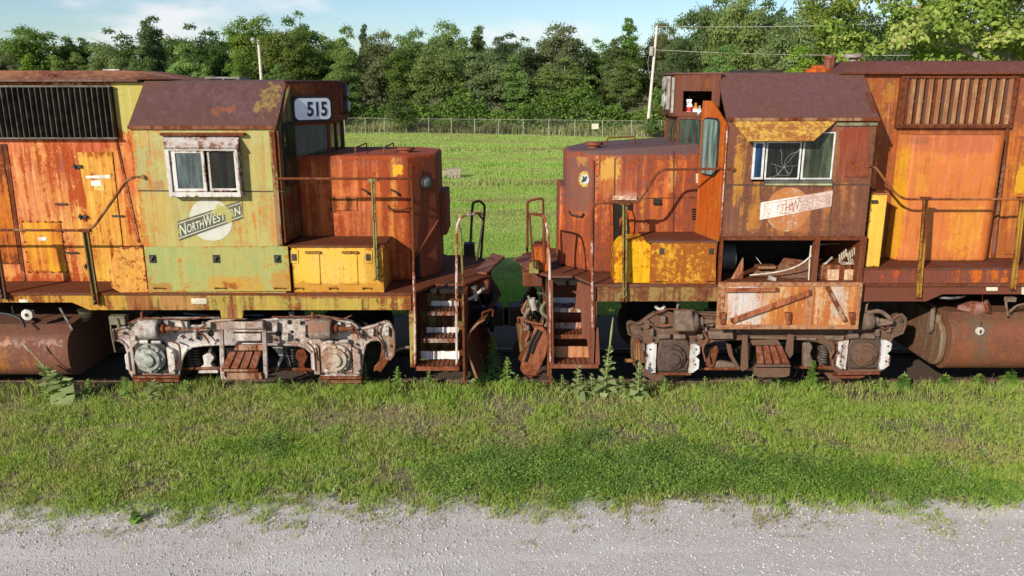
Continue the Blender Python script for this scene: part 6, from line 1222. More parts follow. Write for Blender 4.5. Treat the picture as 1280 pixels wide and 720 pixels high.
part('brake_rod', MB().cyl(at(868,461,-1.15), at(930,461,-1.15), .022, 8), m_rb, RL); part('brake_rod', MB().cyl(at(992,459,-1.15), at(1040,460,-1.15), .022, 8), m_rb, RL)
add_wheels(RL, (at(840,444,-1.27)[0], at(1078,440,-1.27)[0]), m_trR)
m_tankR = paint('plum_rust_tank', (.155,.068,.058), (.20,.08,.055), rust=(.10,.055,.045), rust2=(.26,.10,.05), amt=.45, seed=107, streak=.35, soft=.22, rough=.5, spec=.25, root=RX,
    patches=[P(1178,395,1192,450,-1.42,(.22,.20,.13),.8,1.0), P(1216,395,1236,462,-1.42,(.12,.105,.08),.75,1.0), P(1190,430,1215,460,-1.42,(.26,.10,.045),.7,1), P(1140,385,1280,400,-1.1,(.13,.11,.08),.8,.9), P(1245,405,1280,450,-1.42,(.26,.085,.055),.6,1)])
xt = at(1188,430,-1.42)[0]
TKR = tank(RL, xt, 12, m_tankR, 0, tprof(382,399,460,0))
m = MB(); prof = tprof(384,402,460,0); fullp = [(y, z) for y, z in prof]+[(-y, z) for y, z in reversed(prof)]
m.prx([(y*.93, (z-.7)*.93+.7) for y, z in fullp], xt-.10, xt-.001); part('tank_end', m, paint('grey_green_tank_end', (.19,.16,.11), (.28,.14,.08), rust=(.10,.06,.045), rust2=(.2,.1,.06), amt=.42, seed=108, root=RX), TKR, bevel=.03)
m = MB(); q = at(1233,384,-1.25); m.lathe((q[0]-.25,-1.05,q[2]-.12),(.75,-.55,.35),[(0,.12),(.18,.13),(.30,.085),(.33,.085),(.34,.10),(.38,.10),(.385,.05)],18); part('filler_cap', m, paint('mauve_cap', (.30,.17,.15), (.22,.12,.10), amt=.35, seed=109), TKR)
m = MB(); q = at(1225,414,-1.46); m.lathe((q[0],-1.44,q[2]),(0,-1,0),[(0,.06),(.03,.058),(.035,.045)],20); FG = part('fuel_gauge', m, plain('pale_gauge', (.55,.50,.44), .5, (.4,.35,.3)), TKR)
m = MB(); m.lathe((q[0],-1.477,q[2]),(0,-1,0),[(0,.018),(.004,.016)],12); m.box(q[0]-.006,q[0]+.006,-1.484,-1.477,q[2]-.035,q[2]+.03); part('gauge_needle', m, grease, FG)
m = MB(); m.tube([at(1226,399,-1.46),at(1225,409,-1.46)],.006,5); m.tube([at(1228,368,-1.5),at(1228,378,-1.4)],.004,5); part('thin_pipe', m, railrust, TKR)
m = MB(); m.tube(rnd_pts([at(1167,384,-1.0),at(1166,390,-1.15),at(1164,412,-1.15),at(1162,414,-1.1)],.04), .035, 8); part('vent_pipe', m, m_tanS, TKR)
m = MB(); m.tube(rnd_pts([at(1174,372,-1.35),at(1190,373,-1.4),at(1202,371,-1.38),at(1206,369,-1.3)],.06), .02, 8); part('bent_white_pipe', m, steel, RL)
m = MB(); m.tube(rnd_pts([at(1257,372,-1.4),at(1258,385,-1.42),at(1260,394,-1.4)],.03), .016, 6); m.tube(rnd_pts([at(1262,390,-1.4),at(1270,382,-1.42),at(1285,379,-1.4)],.06), .016, 6); m.box(*[at(1262,372,-1.42)[0]-.05, at(1262,372,-1.42)[0]+.08], -1.45,-1.38, at(1262,374,-1.42)[2]-.03, at(1262,374,-1.42)[2]+.03); part('drain_valve', m, m_tanS, RL)
m = MB(); a = at(1130,466,-.9); m.add([], []); m.prx([(-1.3,-.12),(-1.0,.30),(-.7,.36),(-.4,-.12)], a[0]+.05, a[0]+.55); part('sand_heap', m, plain('dusty_rubble', (.26,.20,.16), .9, (.15,.11,.09), 14, bump=.8), RL, bevel=.06) if False else None
# ================================================================ FENCE, POLES, WOOD
FZ = -1.0
fence = empty('chain_link_fence', atz(640, 168.5, FZ)); tag(fence, 'long low chain link fence with pale posts along the far edge of the field', 'fence')
m_post = plain('pale_fence_post', (.36,.34,.29), .7, (.27,.25,.21), 3)
pxs = [431,457,481,508,536,564.5,593.5,623.5,654,686,718.5,753,789,826]
while pxs[0] > -120: pxs.insert(0, pxs[0]-max(18, (pxs[1]-pxs[0])*.985))
while pxs[-1] < 1420: pxs.append(pxs[-1]+(pxs[-1]-pxs[-2])*1.02)
fp = [Vector(atz(x, 165.8+max(0, x-430)*.0135, FZ)) for x in pxs]
for q in fp: m = MB(); m.cyl((q.x,q.y,FZ-.15), (q.x,q.y,FZ+1.66), .042, 8); m.lathe((q.x,q.y,FZ+1.66),(0,0,1),[(0,.06),(.05,.03)],8); part('post', m, m_post, fence)
m = MB(); m.tube([q+Vector((0,0,1.62)) for q in fp], .018, 5); m.tube([q+Vector((0,0,.08)) for q in fp], .012, 4); part('top_rail', m, m_post, fence)
k = NT('chain_link_wire'); v = k.coord(); xyz = k.n('ShaderNodeSeparateXYZ'); k.l(v, xyz.inputs[0])
a1 = k.math('ADD', xyz.outputs[0], xyz.outputs[2]); a2 = k.math('SUBTRACT', xyz.outputs[0], xyz.outputs[2]); f1 = k.math('FRACT', k.math('MULTIPLY', a1, 9)); f2 = k.math('FRACT', k.math('MULTIPLY', a2, 9))
al = k.math('MAXIMUM', k.math('LESS_THAN', f1, .018), k.math('LESS_THAN', f2, .018)); k.l(al, k.b.inputs['Alpha']); k.b.inputs['Base Color'].default_value = (.35,.35,.32,1)
m = MB()
for a, b in zip(fp[:-1], fp[1:]): m.add([a+Vector((0,.05,.08)), b+Vector((0,.05,.08)), b+Vector((0,.05,1.6)), a+Vector((0,.05,1.6))], [(0,1,2,3)])
part('wire_mesh', m, k.m, fence)
q = Vector(atz(743.5, 170.3, FZ)); m = MB(); m.box(q.x-.35, q.x+.35, q.y-.12, q.y-.09, FZ+.75, FZ+1.3); o = part('fence_sign', m, plain('cream_sign', (.72,.68,.55), .7), None, loc=(q.x, q.y-.1, FZ+.75)); tag(o, 'small blank cream sign hanging on the chain link fence', 'sign')
def pole(px_, top, D, lean, lab, head):
    base = Vector(atz(px_, 152, -1.0)); Y = D+CY; X = (px_-640)/FPX*D*.97+0; zt_ = CZ+(104-top)/FPX*D*1.0
    o = empty('utility_pole', (X, Y, -1.1)); tag(o, lab, 'utility pole')
    m = MB(); m.tube([(X,Y,-1.4),(X+lean,Y,zt_)], [.19,.13], 10); part('pole_shaft', m, plain('pale_wood_pole', (.66,.61,.54), .85, (.50,.45,.39), 6), o)
    if head == 'lamp':
        m = MB(); m.tube(rnd_pts([(X,Y,zt_-.3),(X-.1,Y-.3,zt_),(X-.3,Y-.8,zt_+.1)],.2), .035, 6); part('bracket_arm', m, steel, o)
        m = MB(); m.lathe((X-.3,Y-.8,zt_+.2),(0,0,-1),[(0,.08),(.1,.2),(.3,.26),(.34,.1)],14); m.lathe((X-.3,Y-.8,zt_-.1),(0,0,-1),[(0,.1),(.2,.12),(.25,.03)],12); part('lamp_head', m, m_post, o)
    else:
        m = MB(); m.lathe((X+lean*.8-.35,Y-.1,zt_-3.0),(0,0,1),[(0,.22),(.02,.25),(.85,.25),(.9,.2),(.95,.05)],16); m.box(X+lean*.8-.2,X+lean*.8,Y-.13,Y-.05,zt_-2.7,zt_-2.3); part('transformer', m, m_post, o)
        m = MB(); m.cyl((X+lean,Y,zt_-.05),(X+lean,Y,zt_+.3),.05,8); m.tube(rnd_pts([(X+lean*.8-.4,Y-.3,zt_-2.2),(X+lean*.7-.7,Y-.2,zt_-3.6),(X+lean*.5-.2,Y-.15,zt_-5.5)],.4), .02, 5); part('insulator', m, m_post, o)
    return Vector((X+lean, Y, zt_))
pole(327.5, 54, 84, .0, 'short pale pole with a lamp head standing before the trees above the left cab', 'lamp')
pt = pole(811, 38, 88, .6, 'tall pale wooden utility pole with a transformer, right of the gap between the engines', 'tr')
for i, (dz, sag, lab) in enumerate(((-.05,1.6,'upper overhead wire running right from the tall utility pole'), (-2.4,1.6,'lower overhead wire running right from the tall utility pole'))):
    m = MB(); P2 = pt+Vector((62,-34,dz+3.0-1.5*i)); P1 = pt+Vector((0,0,dz)); pts = [P1.lerp(P2, t)-Vector((0,0,4*sag*t*(1-t))) for t in [j/16 for j in range(17)]]; m.tube(pts, .028, 5)
    tag(part('overhead_wire', m, m_post, None, loc=tuple(P1)), lab, 'wire', 'overhead wires')

def leafcloud(C, N, S, rs, aspect=.6, nper=4):
    """one small leaf-sized face per row: centres C, facing N, size S"""
    n = len(C); N = N/np.maximum(np.linalg.norm(N, axis=1, keepdims=True), 1e-6); r = rs.randn(n, 3); U = np.cross(N, r); U /= np.maximum(np.linalg.norm(U, axis=1, keepdims=True), 1e-6); Vv = np.cross(N, U)
    S = S[:, None]
    if nper == 4: P_ = [C-U*S*.5, C-Vv*S*.5*aspect+U*S*.05, C+U*S*.5, C+Vv*S*.5*aspect+U*S*.05]
    else: P_ = [C-U*S*.5, C-U*S*.2-Vv*S*.4*aspect, C+U*S*.2-Vv*S*.36*aspect, C+U*S*.55, C+U*S*.2+Vv*S*.36*aspect, C-U*S*.2+Vv*S*.4*aspect]
    return np.stack(P_, 1).reshape(-1, 3)
def crown_pts(rs, H, rx, zc, rz, nl, lr, n, droop=0, top=0):
    nl = int(nl*1.7); lr = (lr[0]*.72, lr[1]*.78); d = rs.randn(nl, 3); d /= np.linalg.norm(d, axis=1, keepdims=True); d[:, 2] = d[:, 2]*1.0
    rad = rs.uniform(.25, .95, nl)[:, None]; C = d*rad*np.array([rx, rx, rz])
    if top: C[:, :2] *= (1-top*(C[:, 2:3]/rz*.5+.5))
    C[:, 2] += zc; r = rs.uniform(*lr, nl); w_ = r**2; w_ /= w_.sum()
    i = rs.choice(nl, n, p=w_); e = rs.randn(n, 3); e /= np.linalg.norm(e, axis=1, keepdims=True); e[:, 2] = np.where(e[:, 2] < -.3, -e[:, 2]*.7, e[:, 2])
    rr = r[i]*np.clip(rs.normal(.92, .16, n), .3, 1.35)
    sub = 1+.36*np.sin(e[:, 0]*9+i)*np.sin(e[:, 1]*8+i*2)*np.sin(e[:, 2]*9+i*3)
    P_ = C[i]+e*(rr*sub)[:, None]*np.array([1, 1, .8]); N = e+rs.randn(n, 3)*.55; N[:, 2] += .35
    return P_, N, i
def tree_proto(seed, H, rx, zc, rz, nl, lr, n, s, mat, trunk_mat, top=0, th=.5, trunk_r=.16):
    rs = np.random.RandomState(seed); P_, N, i = crown_pts(rs, H, rx, zc, rz, nl, lr, n, top=top); P_[:, 2] = np.maximum(P_[:, 2], .15)
    rnd = np.clip(rs.rand(999)[i]*.5+rs.rand(n)*.5, 0, 1); v = leafcloud(P_, N, rs.uniform(.6, 1.3, n)*s, rs)
    o = empty('tree', (0, 0, 0)); fast_mesh('crown', v, 4, mat, rnd, o)
    m = MB(); random.seed(seed); bend = [(random.uniform(-.2,.2)*t, random.uniform(-.2,.2)*t, H*.85*t) for t in (0,.2,.4,.6,.8,1)]; m.tube(bend, [trunk_r*(1-t*.8) for t in (0,.2,.4,.6,.8,1)], 8)
    for j in range(9):
        t = random.uniform(.3,.85); a = random.uniform(0,6.28); L_ = rx*random.uniform(.5,.9); z0 = H*.85*t; m.tube([(bend[3][0]*t,bend[3][1]*t,z0),(math.cos(a)*L_*.5,math.sin(a)*L_*.5,z0+L_*.45),(math.cos(a)*L_,math.sin(a)*L_,z0+L_*.75)], [.07,.045,.015], 5)
    part('trunk', m, trunk_mat, o); return o
G1 = leafmat('oak_leaves', [(0,(0.078,0.136,0.021)),(.5,(0.138,0.218,0.034)),(1,(0.228,0.307,0.063))], .5, 1)
G2 = leafmat('bright_leaves', [(0,(0.108,0.224,0.017)),(.5,(0.180,0.330,0.030)),(1,(0.276,0.437,0.057))], .5, .8)
G3 = leafmat('dark_leaves', [(0,(0.050,0.106,0.018)),(.5,(0.090,0.171,0.032)),(1,(0.144,0.230,0.052))], .46, 1)
G4 = leafmat('pale_grey_leaves', [(0,(0.126,0.177,0.052)),(.5,(0.198,0.260,0.081)),(1,(0.324,0.366,0.149))], .5, .8)
bark = plain('grey_bark', (.14,.11,.085), .9, (.08,.065,.05), 10); palebark = plain('pale_bark', (.46,.42,.36), .85, (.28,.24,.2), 6)
PR = {
 'broad': [tree_proto(101, 13, 4.3, 6.9, 5.7, 56, (1.0,2.0), 24000, .29, G1, bark), tree_proto(102, 13, 4.0, 6.9, 5.6, 52, (.9,1.9), 23000, .29, G4, bark, .2), tree_proto(108, 13, 4.4, 6.8, 5.8, 56, (.9,1.9), 24000, .29, G3, bark, .1)],
 'tall': [tree_proto(103, 13, 2.8, 6.9, 6.0, 50, (.7,1.4), 19000, .27, G3, bark, .35), tree_proto(104, 13, 2.9, 6.9, 6.0, 50, (.7,1.4), 19000, .27, G2, bark, .35)],
 'narrow': [tree_proto(105, 13, 2.1, 6.8, 6.0, 60, (.4,.95), 14000, .25, G2, bark, .75), tree_proto(109, 13, 2.0, 6.8, 6.0, 60, (.4,.9), 14000, .25, G3, bark, .75)],
 'open': [tree_proto(106, 13, 3.6, 8.2, 4.6, 44, (.6,1.3), 12000, .27, G1, palebark, .15), tree_proto(107, 13, 3.4, 7.8, 4.9, 44, (.6,1.3), 12000, .27, G2, palebark, .2)]}
used = set()
def place_tree(kind, var, px_, top, wpx, D, label=None, group='trees of the wood behind the field', name=None):
    src = PR[kind][var]; o = src if id(src) not in used else copy_tree(src); used.add(id(src))
    Y = D+CY; X = (px_-640)/FPX*D*.97; zt_ = CZ+(104-top)/FPX*D*.985; H = zt_+1.0; w0 = {'broad':8.6,'tall':5.8,'narrow':3.6,'open':7.4}[kind]
    sx = wpx/FPX*D*.97/w0; o.location = (X, Y, -1.0); o.scale = (sx, sx, H/(12.9 if px_ < 840 else 12.4)); o.rotation_euler = (0, 0, (px_*1.7) % 6.28)
    o.name = name or {'broad':'broadleaf_tree','tall':'tall_tree','narrow':'narrow_tree','open':'open_crowned_tree'}[kind]
    tag(o, label, 'tree', group); return o
TL = [ # kind, variant, px, top y, width px, distance, label
 ('broad',0,38,34,100,112,'broad grey green oak at the far left end of the treeline'),
 ('broad',1,8,60,70,104,'pale rounded tree cut by the left edge of the picture'),
 ('narrow',0,42,64,34,99,'small bright green pointed tree low before the far left oak'),
 ('tall',0,92,48,42,114,'dark pointed tree just right of the far left oak'),
 ('narrow',0,74,66,36,98,'bright narrow tree left of the roof hatch on the left engine'),
 ('narrow',1,112,42,30,116,'dark slim treetop left of the broad dark oak over the left hood'),
 ('narrow',0,99,62,38,100,'bright pointed tree above the middle of the left hood roof'),
 ('broad',2,150,36,88,112,'broad dark oak above the left hood roof'),
 ('broad',1,135,52,60,104,'grey green rounded tree beneath the broad dark oak on the left'),
 ('tall',0,196,24,52,116,'tallest dark tree left of the left cab, under the small white cloud'),
 ('open',0,180,60,50,102,'loose olive tree below the tallest dark tree on the left'),
 ('broad',2,250,31,92,116,'wide dark tree behind the left cab roof'),
 ('tall',1,236,52,54,100,'bright green tree above the left corner of the left cab roof'),
 ('narrow',0,258,76,26,95,'small lime green pointed tree just above the left cab roof'),
 ('tall',0,276,50,48,104,'dark green tree between the lime tree and the lamp pole'),
 ('broad',0,318,21,76,116,'tall rounded tree behind the short lamp pole'),
 ('open',1,306,62,56,100,'olive loose tree left of the short lamp pole'),
 ('broad',2,378,15,70,118,'high round dark treetop above the number 515 board'),
 ('broad',0,362,36,84,104,'bushy bright crowned tree right of the short lamp pole'),
 ('narrow',0,352,76,40,96,'low bright bush-like tree right above the left cab roof end'),
 ('tall',1,433,31,40,106,'bright pointed tree just right of the 515 board'),
 ('narrow',1,457,25,20,118,'slim dark treetop standing clear against the sky right of the left cab'),
 ('tall',1,425,66,56,97,'bright leafy tree low beside the number board'),
 ('broad',2,412,44,60,110,'dark tree hidden partly by the left cab housing'),
 ('broad',1,476,36,62,108,'pale grey topped tree above the left engine nose'),
 ('tall',0,500,62,56,102,'dark dense tree behind the round juniper bush'),
 ('broad',0,520,38,66,108,'rounded mid green tree above the juniper bush'),
 ('broad',1,562,24,58,112,'high pale crowned tree left of the dark pointed treetop in the middle'),
 ('broad',0,548,56,70,101,'wide green tree left of the middle of the treeline'),
 ('narrow',1,597,27,36,116,'dark pointed treetop near the middle of the treeline'),
 ('broad',1,604,60,78,101,'broad pale flecked tree above the gap, left half'),
 ('tall',0,632,44,56,110,'dark tree just left of the picture center'),
 ('broad',2,655,46,66,106,'dark green tree straight above the gap between the engines'),
 ('tall',1,644,66,50,98,'bright small leaved tree above the gap between the engines'),
 ('broad',1,702,27,76,108,'large pale green tree right of the center of the treeline'),
 ('open',0,706,70,86,97,'open crowned tree showing two pale trunks above the right nose'),
 ('broad',2,748,48,62,112,'dark tree left of the utility pole'),
 ('narrow',0,782,20,38,116,'tall bright pointed treetop just left of the utility pole'),
 ('open',1,776,74,60,97,'light green tree with thin pale trunk left of the utility pole'),
 ('tall',0,768,50,50,106,'dark green tree behind the thin pale trunked tree'),
 ('broad',1,828,24,50,120,'pale distant treetop just right of the utility pole'),
 ('broad',2,878,-6,80,98,'huge dark tree right of the utility pole reaching the top of the picture'),
 ('broad',0,852,52,56,97,'green tree low between the utility pole and the right housing'),
 ('broad',1,920,-12,82,90,'large pale flecked tree above the right housing'),
 ('tall',1,902,58,58,82,'bright tree low above the right cab housing'),
 ('broad',1,982,24,90,84,'wide grey green tree above the right cab roof'),
 ('broad',2,958,-2,70,98,'dark treetop behind the wide grey green tree on the right'),
 ('tall',1,1000,60,60,76,'bright low tree above the right end of the right cab roof'),
 ('broad',0,1030,-16,90,94,'tall dark tree behind the exhaust stack'),
 ('broad',2,1090,10,90,92,'dark tree seen through gaps of the near tree, left part'),
 ('broad',0,1160,-2,90,96,'dark tree seen through gaps of the near tree, middle part'),
 ('broad',1,1232,6,90,92,'grey green treetop at the upper right corner'),
 ('broad',2,1290,20,90,92,'dark tree cut by the right edge behind the near tree')]
for t in TL: place_tree(*t)
rs = np.random.RandomState(3)
for i, (a, kd) in enumerate([(x, 'broad') for x in range(-520, 1820, 62)]):
    if 20 < a < 1300: place_tree(kd, i % 3, a+rs.uniform(-14,14), 52+rs.uniform(-8,10)-(20 if a > 850 else 0), 84, 126, 'half hidden tree in the second row of the wood, seen only through gaps', 'second row of the wood')
    else: place_tree(kd, i % 3, a, 45, 84, 112, 'tree of the wood standing outside the edges of the picture', 'wood beyond the picture edges')
# undergrowth below the wood
def cloud(name, n, fx, s, mat, seed, label, cat):
    rs = np.random.RandomState(seed); P_, r = fx(rs, n); N = rs.randn(n, 3); N[:, 2] += .6; N[:, 1] -= .5
    v = leafcloud(P_, N, rs.uniform(.6, 1.4, n)*s, rs); o = fast_mesh(name, v, 4, mat, r); tag(o, label, cat, kind='stuff'); return o
def fx_under(rs, n):
    x = rs.uniform(-120, 120, n); h = .8+2.6*vnoise(x, x*0, 2.1, 21)+3.2*vnoise(x, x*0, 7.0, 22)**2+.9*vnoise(x, x*0, .7, 25); y = np.interp(x, [p.x for p in fp], [p.y for p in fp])+rs.uniform(4.5, 9, n)+2*vnoise(x, x*0, 6, 23); z = -1+h*np.minimum(rs.rand(n)**.8*1.0, 1)*(.75+.5*vnoise(x*1.3, y, 1.1, 26))
    return np.stack([x, y, z], 1), np.clip(vnoise(x, z*2, 1.9, 24)*.55+vnoise(x, x*0, 5, 27)*.5-.2+rs.rand(n)*.3, 0, 1)
cloud('undergrowth', 135000, fx_under, .36, leafmat('undergrowth_leaves', [(0,(.05,.085,.016)),(.55,(.09,.16,.025)),(1,(.16,.24,.04))], .2), 31, 'green undergrowth of bushes along the foot of the wood', 'undergrowth')
def blades(rs, x, y, z, h, w_, lean=.35, seg=1):
    n = len(x); a = rs.uniform(0, 6.283, n); l = rs.uniform(0, 1, n)*lean*h; la = rs.uniform(0, 6.283, n)
    ux, uy = np.cos(a)*w_/2, np.sin(a)*w_/2; bx, by = np.cos(la)*l, np.sin(la)*l
    A = np.stack([x-ux, y-uy, z], 1); B = np.stack([x+ux, y+uy, z], 1); M2 = np.stack([x+bx*.35+ux*.7, y+by*.35+uy*.7, z+h*.55], 1); M1 = np.stack([x+bx*.35-ux*.7, y+by*.35-uy*.7, z+h*.55], 1)
    T_ = np.stack([x+bx, y+by, z+h*(1-.12*rs.rand(n))], 1)
    return np.stack([A, B, M2, T_, M1], 1).reshape(-1, 3)
# tall dry weeds behind the fence
rs = np.random.RandomState(41); n = 26000; x = rs.uniform(-60, 60, n); yy = np.interp(x, [p.x for p in fp], [p.y for p in fp])+rs.uniform(.3, 6, n); h = (.4+1.3*vnoise(x, yy, 2.2, 42))*rs.uniform(.6, 1.1, n)
o = fast_mesh('tall_weeds', blades(rs, x, yy, gz(x, yy)-.05, h, rs.uniform(.05,.14,n), .3), 5, leafmat('weed_blades', [(0,(.10,.09,.035)),(.4,(.16,.19,.05)),(.7,(.28,.28,.12)),(1,(.46,.38,.24))], .2), np.clip(vnoise(x, yy*0, 5, 43)*.8+rs.rand(n)*.35-.05, 0, 1)); tag(o, 'tall green and straw weeds along the foot of the fence', 'weeds', kind='stuff')
# juniper bush by the fence and other low shrubs
def shrub(name, px_, top, wpx, base, mat, n, s, label, cat='shrub', seed=1, D=None, cone=.3):
    q = Vector(atz(px_, base, -1.0)); dpt = (q.y-CY); H = (base-top)/FPX*dpt*1.02; rx = wpx/2/FPX*dpt; rs = np.random.RandomState(seed)
    o = empty(name, (q.x, q.y, -1.0)); P_, N, i = crown_pts(rs, H, rx*.85, H*.5, H*.46, 26, (rx*.2, rx*.42), n, top=cone); P_[:, 2] = np.abs(P_[:, 2])
    fast_mesh('foliage', leafcloud(P_, N, rs.uniform(.6, 1.3, n)*s, rs), 4, mat, np.clip(rs.rand(999)[i]*.5+rs.rand(n)*.5, 0, 1), o); m = MB(); m.tube([(q.x,q.y,-1.1),(q.x+.05,q.y,-1+H*.5),(q.x,q.y,-1+H*.8)], [.08,.05,.02], 6); part('stem', m, bark, o); return tag(o, label, cat)
shrub('juniper_bush', 500, 112, 54, 167, leafmat('juniper_leaves', [(0,(.035,.06,.016)),(.5,(.07,.105,.026)),(1,(.11,.15,.04))], .15), 9000, .17, 'rounded dense juniper bush standing right by the fence', 'bush', 5, cone=.45)
shrub('sapling', 833, 140, 22, 170, G2, 900, .22, 'small bright sapling at the fence beside the right housing', 'sapling', 6)
shrub('low_bush', 812, 150, 34, 172, G3, 2600, .2, 'dark low bush at the foot of the utility pole', 'bush', 7)
shrub('low_bush', 690, 146, 36, 167, G1, 2600, .2, 'low olive bush behind the fence below the two pale trunks', 'bush', 8)
shrub('low_bush', 560, 144, 44, 166, G3, 2600, .2, 'low dark bush behind the fence right of the juniper', 'bush', 9)
# fallen log
a, b = Vector(atz(499, 165, -.95)), Vector(atz(523, 164, -.95)); m = MB(); m.tube([a, a.lerp(b,.5)+Vector((0,0,.12)), b+Vector((0,0,.25))], [.16,.13,.06], 8); m.tube([a.lerp(b,.6), b+Vector((-.3,.1,.6))], [.06,.02], 5); tag(part('fallen_log', m, palebark, None, loc=tuple(a)), 'bleached fallen log lying behind the fence', 'log')
# concrete block in the field
q = Vector(atz(565, 220, -.98)); zq = float(gz(q.x, q.y)); m = MB(); m.add([(q.x-.58,q.y-.3,zq-.1),(q.x+.58,q.y-.35,zq-.1),(q.x+.58,q.y+.45,zq-.1),(q.x-.5,q.y+.4,zq-.1),(q.x-.52,q.y-.25,zq+.46),(q.x+.56,q.y-.28,zq+.62),(q.x+.5,q.y+.38,zq+.64),(q.x-.42,q.y+.35,zq+.5)], [(0,3,2,1),(4,5,6,7),(0,1,5,4),(1,2,6,5),(2,3,7,6),(3,0,4,7)])
for i in range(5): m.box(q.x-.4+i*.2, q.x-.3+i*.2, q.y-.36, q.y-.30, zq+.0, zq+.22)
tag(part('concrete_block', m, plain('weathered_concrete', (.34,.29,.22), .9, (.22,.18,.13), 5, bump=.5), None, loc=(q.x, q.y, zq), bevel=.04), 'weathered concrete block half sunk in the field grass between the engines', 'concrete block')
# near tree behind the right hood
NT_ = leafmat('near_tree_leaves', [(0,(.08,.14,.018)),(.4,(.16,.24,.03)),(.75,(.34,.42,.09)),(.86,(.42,.44,.14)),(1,(.56,.44,.24))], .35)
rs = np.random.RandomState(61); cx_, cy_ = 15.2, 13.5; o = empty('near_tree', (cx_, cy_, -.5)); n = 34000
P_, N, i = crown_pts(rs, 9, 5.9, 6.6, 3.0, 90, (.45,.95), n); N[:, 1] -= .5; rn = np.clip(rs.rand(999)[i]*.45+rs.rand(n)*.6, 0, 1)
fast_mesh('crown', leafcloud(P_, N, rs.uniform(.6,1.35,n)*.155, rs, .62, 6), 6, NT_, rn, o)
m = MB(); m.tube([(cx_,cy_,-.7),(cx_-.1,cy_,2.5),(cx_+.2,cy_+.1,5),(cx_,cy_,8)], [.28,.22,.15,.05], 10); random.seed(6)
for j in range(16):
    a = random.uniform(0,6.28); z0 = random.uniform(2.5,6); L_ = random.uniform(2,4.2); m.tube([(cx_,cy_,z0),(cx_+math.cos(a)*L_*.5,cy_+math.sin(a)*L_*.5,z0+.9),(cx_+math.cos(a)*L_,cy_+math.sin(a)*L_,z0+1.3)], [.09,.055,.015], 6)
part('trunk', m, palebark, o); tag(o, 'near tree with large light green leaves rising behind the right engine hood', 'tree')
# ---------------------------------------------------------------- grass
g_verge = leafmat('verge_grass_blades', [(0,(.28,.20,.10)),(.16,(.48,.40,.19)),(.36,(.40,.46,.12)),(.62,(.32,.48,.065)),(1,(.17,.36,.035))], .3)
def gau(x, y, cx_, cy_, rx, ry): return np.exp(-((x-cx_)/rx)**2-((y-cy_)/ry)**2)
def gpt(px_, py_): q = atz(px_, py_, .03); return q[0], q[1]
rs = np.random.RandomState(71); n = 800000; x = rs.uniform(-9, 9, n); y = rs.uniform(-5.5, -.95, n)
den = .0+.95*vnoise(x, y, .5, 72)+.8*(vnoise(x, y, .15, 73)-.5)
for (a, b, rx, ry, s_) in ((720,500,1.0,.28,.6),(1140,497,1.1,.22,.7),(30,490,1.3,.42,1.3),(500,520,1.2,.3,.35),(240,500,1.5,.2,.25),(660,560,.3,.3,.3)):
    q = gpt(a, b); den -= s_*gau(x, y, q[0], q[1], rx, ry)
den = np.maximum(den, .10); e = road_edge(x); den *= np.maximum(np.clip((y-e+.05)/.5, 0, 1)**1.2, .75*np.clip((y-e+.6)/.6, 0, 1)*(vnoise(x, y, .09, 77) > .56)); den *= np.clip((-.95-y)/.35, .0, 1)
keep = rs.rand(n) < np.clip(den, 0, 1)*.62; x, y = x[keep], y[keep]; n = len(x)
big = vnoise(x, y, 1.3, 75); cl = vnoise(x, y, .22, 76)
lush = gau(x, y, *gpt(1180,610), 1.4, .45)+gau(x, y, *gpt(840,590), 1.8, .55)+.7*gau(x, y, *gpt(330,560), .5, .3)
dry = .8*gau(x, y, *gpt(1180,560), .9, .3)+.7*gau(x, y, *gpt(420,520), 1.2, .3)+.5*gau(x, y, *gpt(100,600), 1.2, .5)
h = (.028+.06*cl+.028*rs.rand(n))*(1+.9*np.clip((y+2.2)/.9, 0, 1)); h *= np.clip((y-road_edge(x))/.6+.6, .55, 1)
r_ = np.clip(.15+.34*big+.28*cl+.38*(rs.rand(n)-.5)+.28*lush-.38*dry-.3*np.clip(1-(y-road_edge(x))/.35, 0, 1), 0, 1)
o = fast_mesh('verge_grass', blades(rs, x, y, gz(x, y)-.005, h, rs.uniform(.0045,.0095,n), 1.0), 5, g_verge, r_); tag(o, 'mixed green and dry grass on the verge between the engines and the gravel road', 'grass', kind='stuff')
# clover
rs = np.random.RandomState(81); n = 420000; x = rs.uniform(-4, 6.5, n); y = rs.uniform(-4.75, -2.4, n)
cd = 1.2*gau(x, y, *gpt(740,585), 1.25, .62)+1.1*gau(x, y, *gpt(960,600), 1.7, .42)+.8*gau(x, y, *gpt(335,560), .42, .26)+.9*gau(x, y, *gpt(600,600), .7, .5)+.6*gau(x, y, *gpt(1180,615), 1.0, .3)-.25+.9*(vnoise(x, y, .33, 82)-.5)
cd *= .75*np.clip((y-road_edge(x))/.45, 0, 1)*(.35+1.3*vnoise(x, y, .14, 85)); keep = rs.rand(n) < np.clip(cd, 0, .9); x, y = x[keep], y[keep]; n = len(x)
N = rs.randn(n, 3)*.5; N[:, 2] += 1; P_ = np.stack([x, y, gz(x, y)+.035+.06*rs.rand(n)+.04*vnoise(x, y, .2, 83)], 1)
o = fast_mesh('clover', leafcloud(P_, N, rs.uniform(.012,.026,n), rs, .8), 4, leafmat('clover_leaves', [(0,(.08,.16,.03)),(.5,(.15,.27,.045)),(1,(.27,.41,.08))], .25), np.clip(.6*vnoise(x, y, .3, 84)+.5*rs.rand(n), 0, 1)); tag(o, 'dark green clover patch in the middle of the verge', 'clover', kind='stuff')
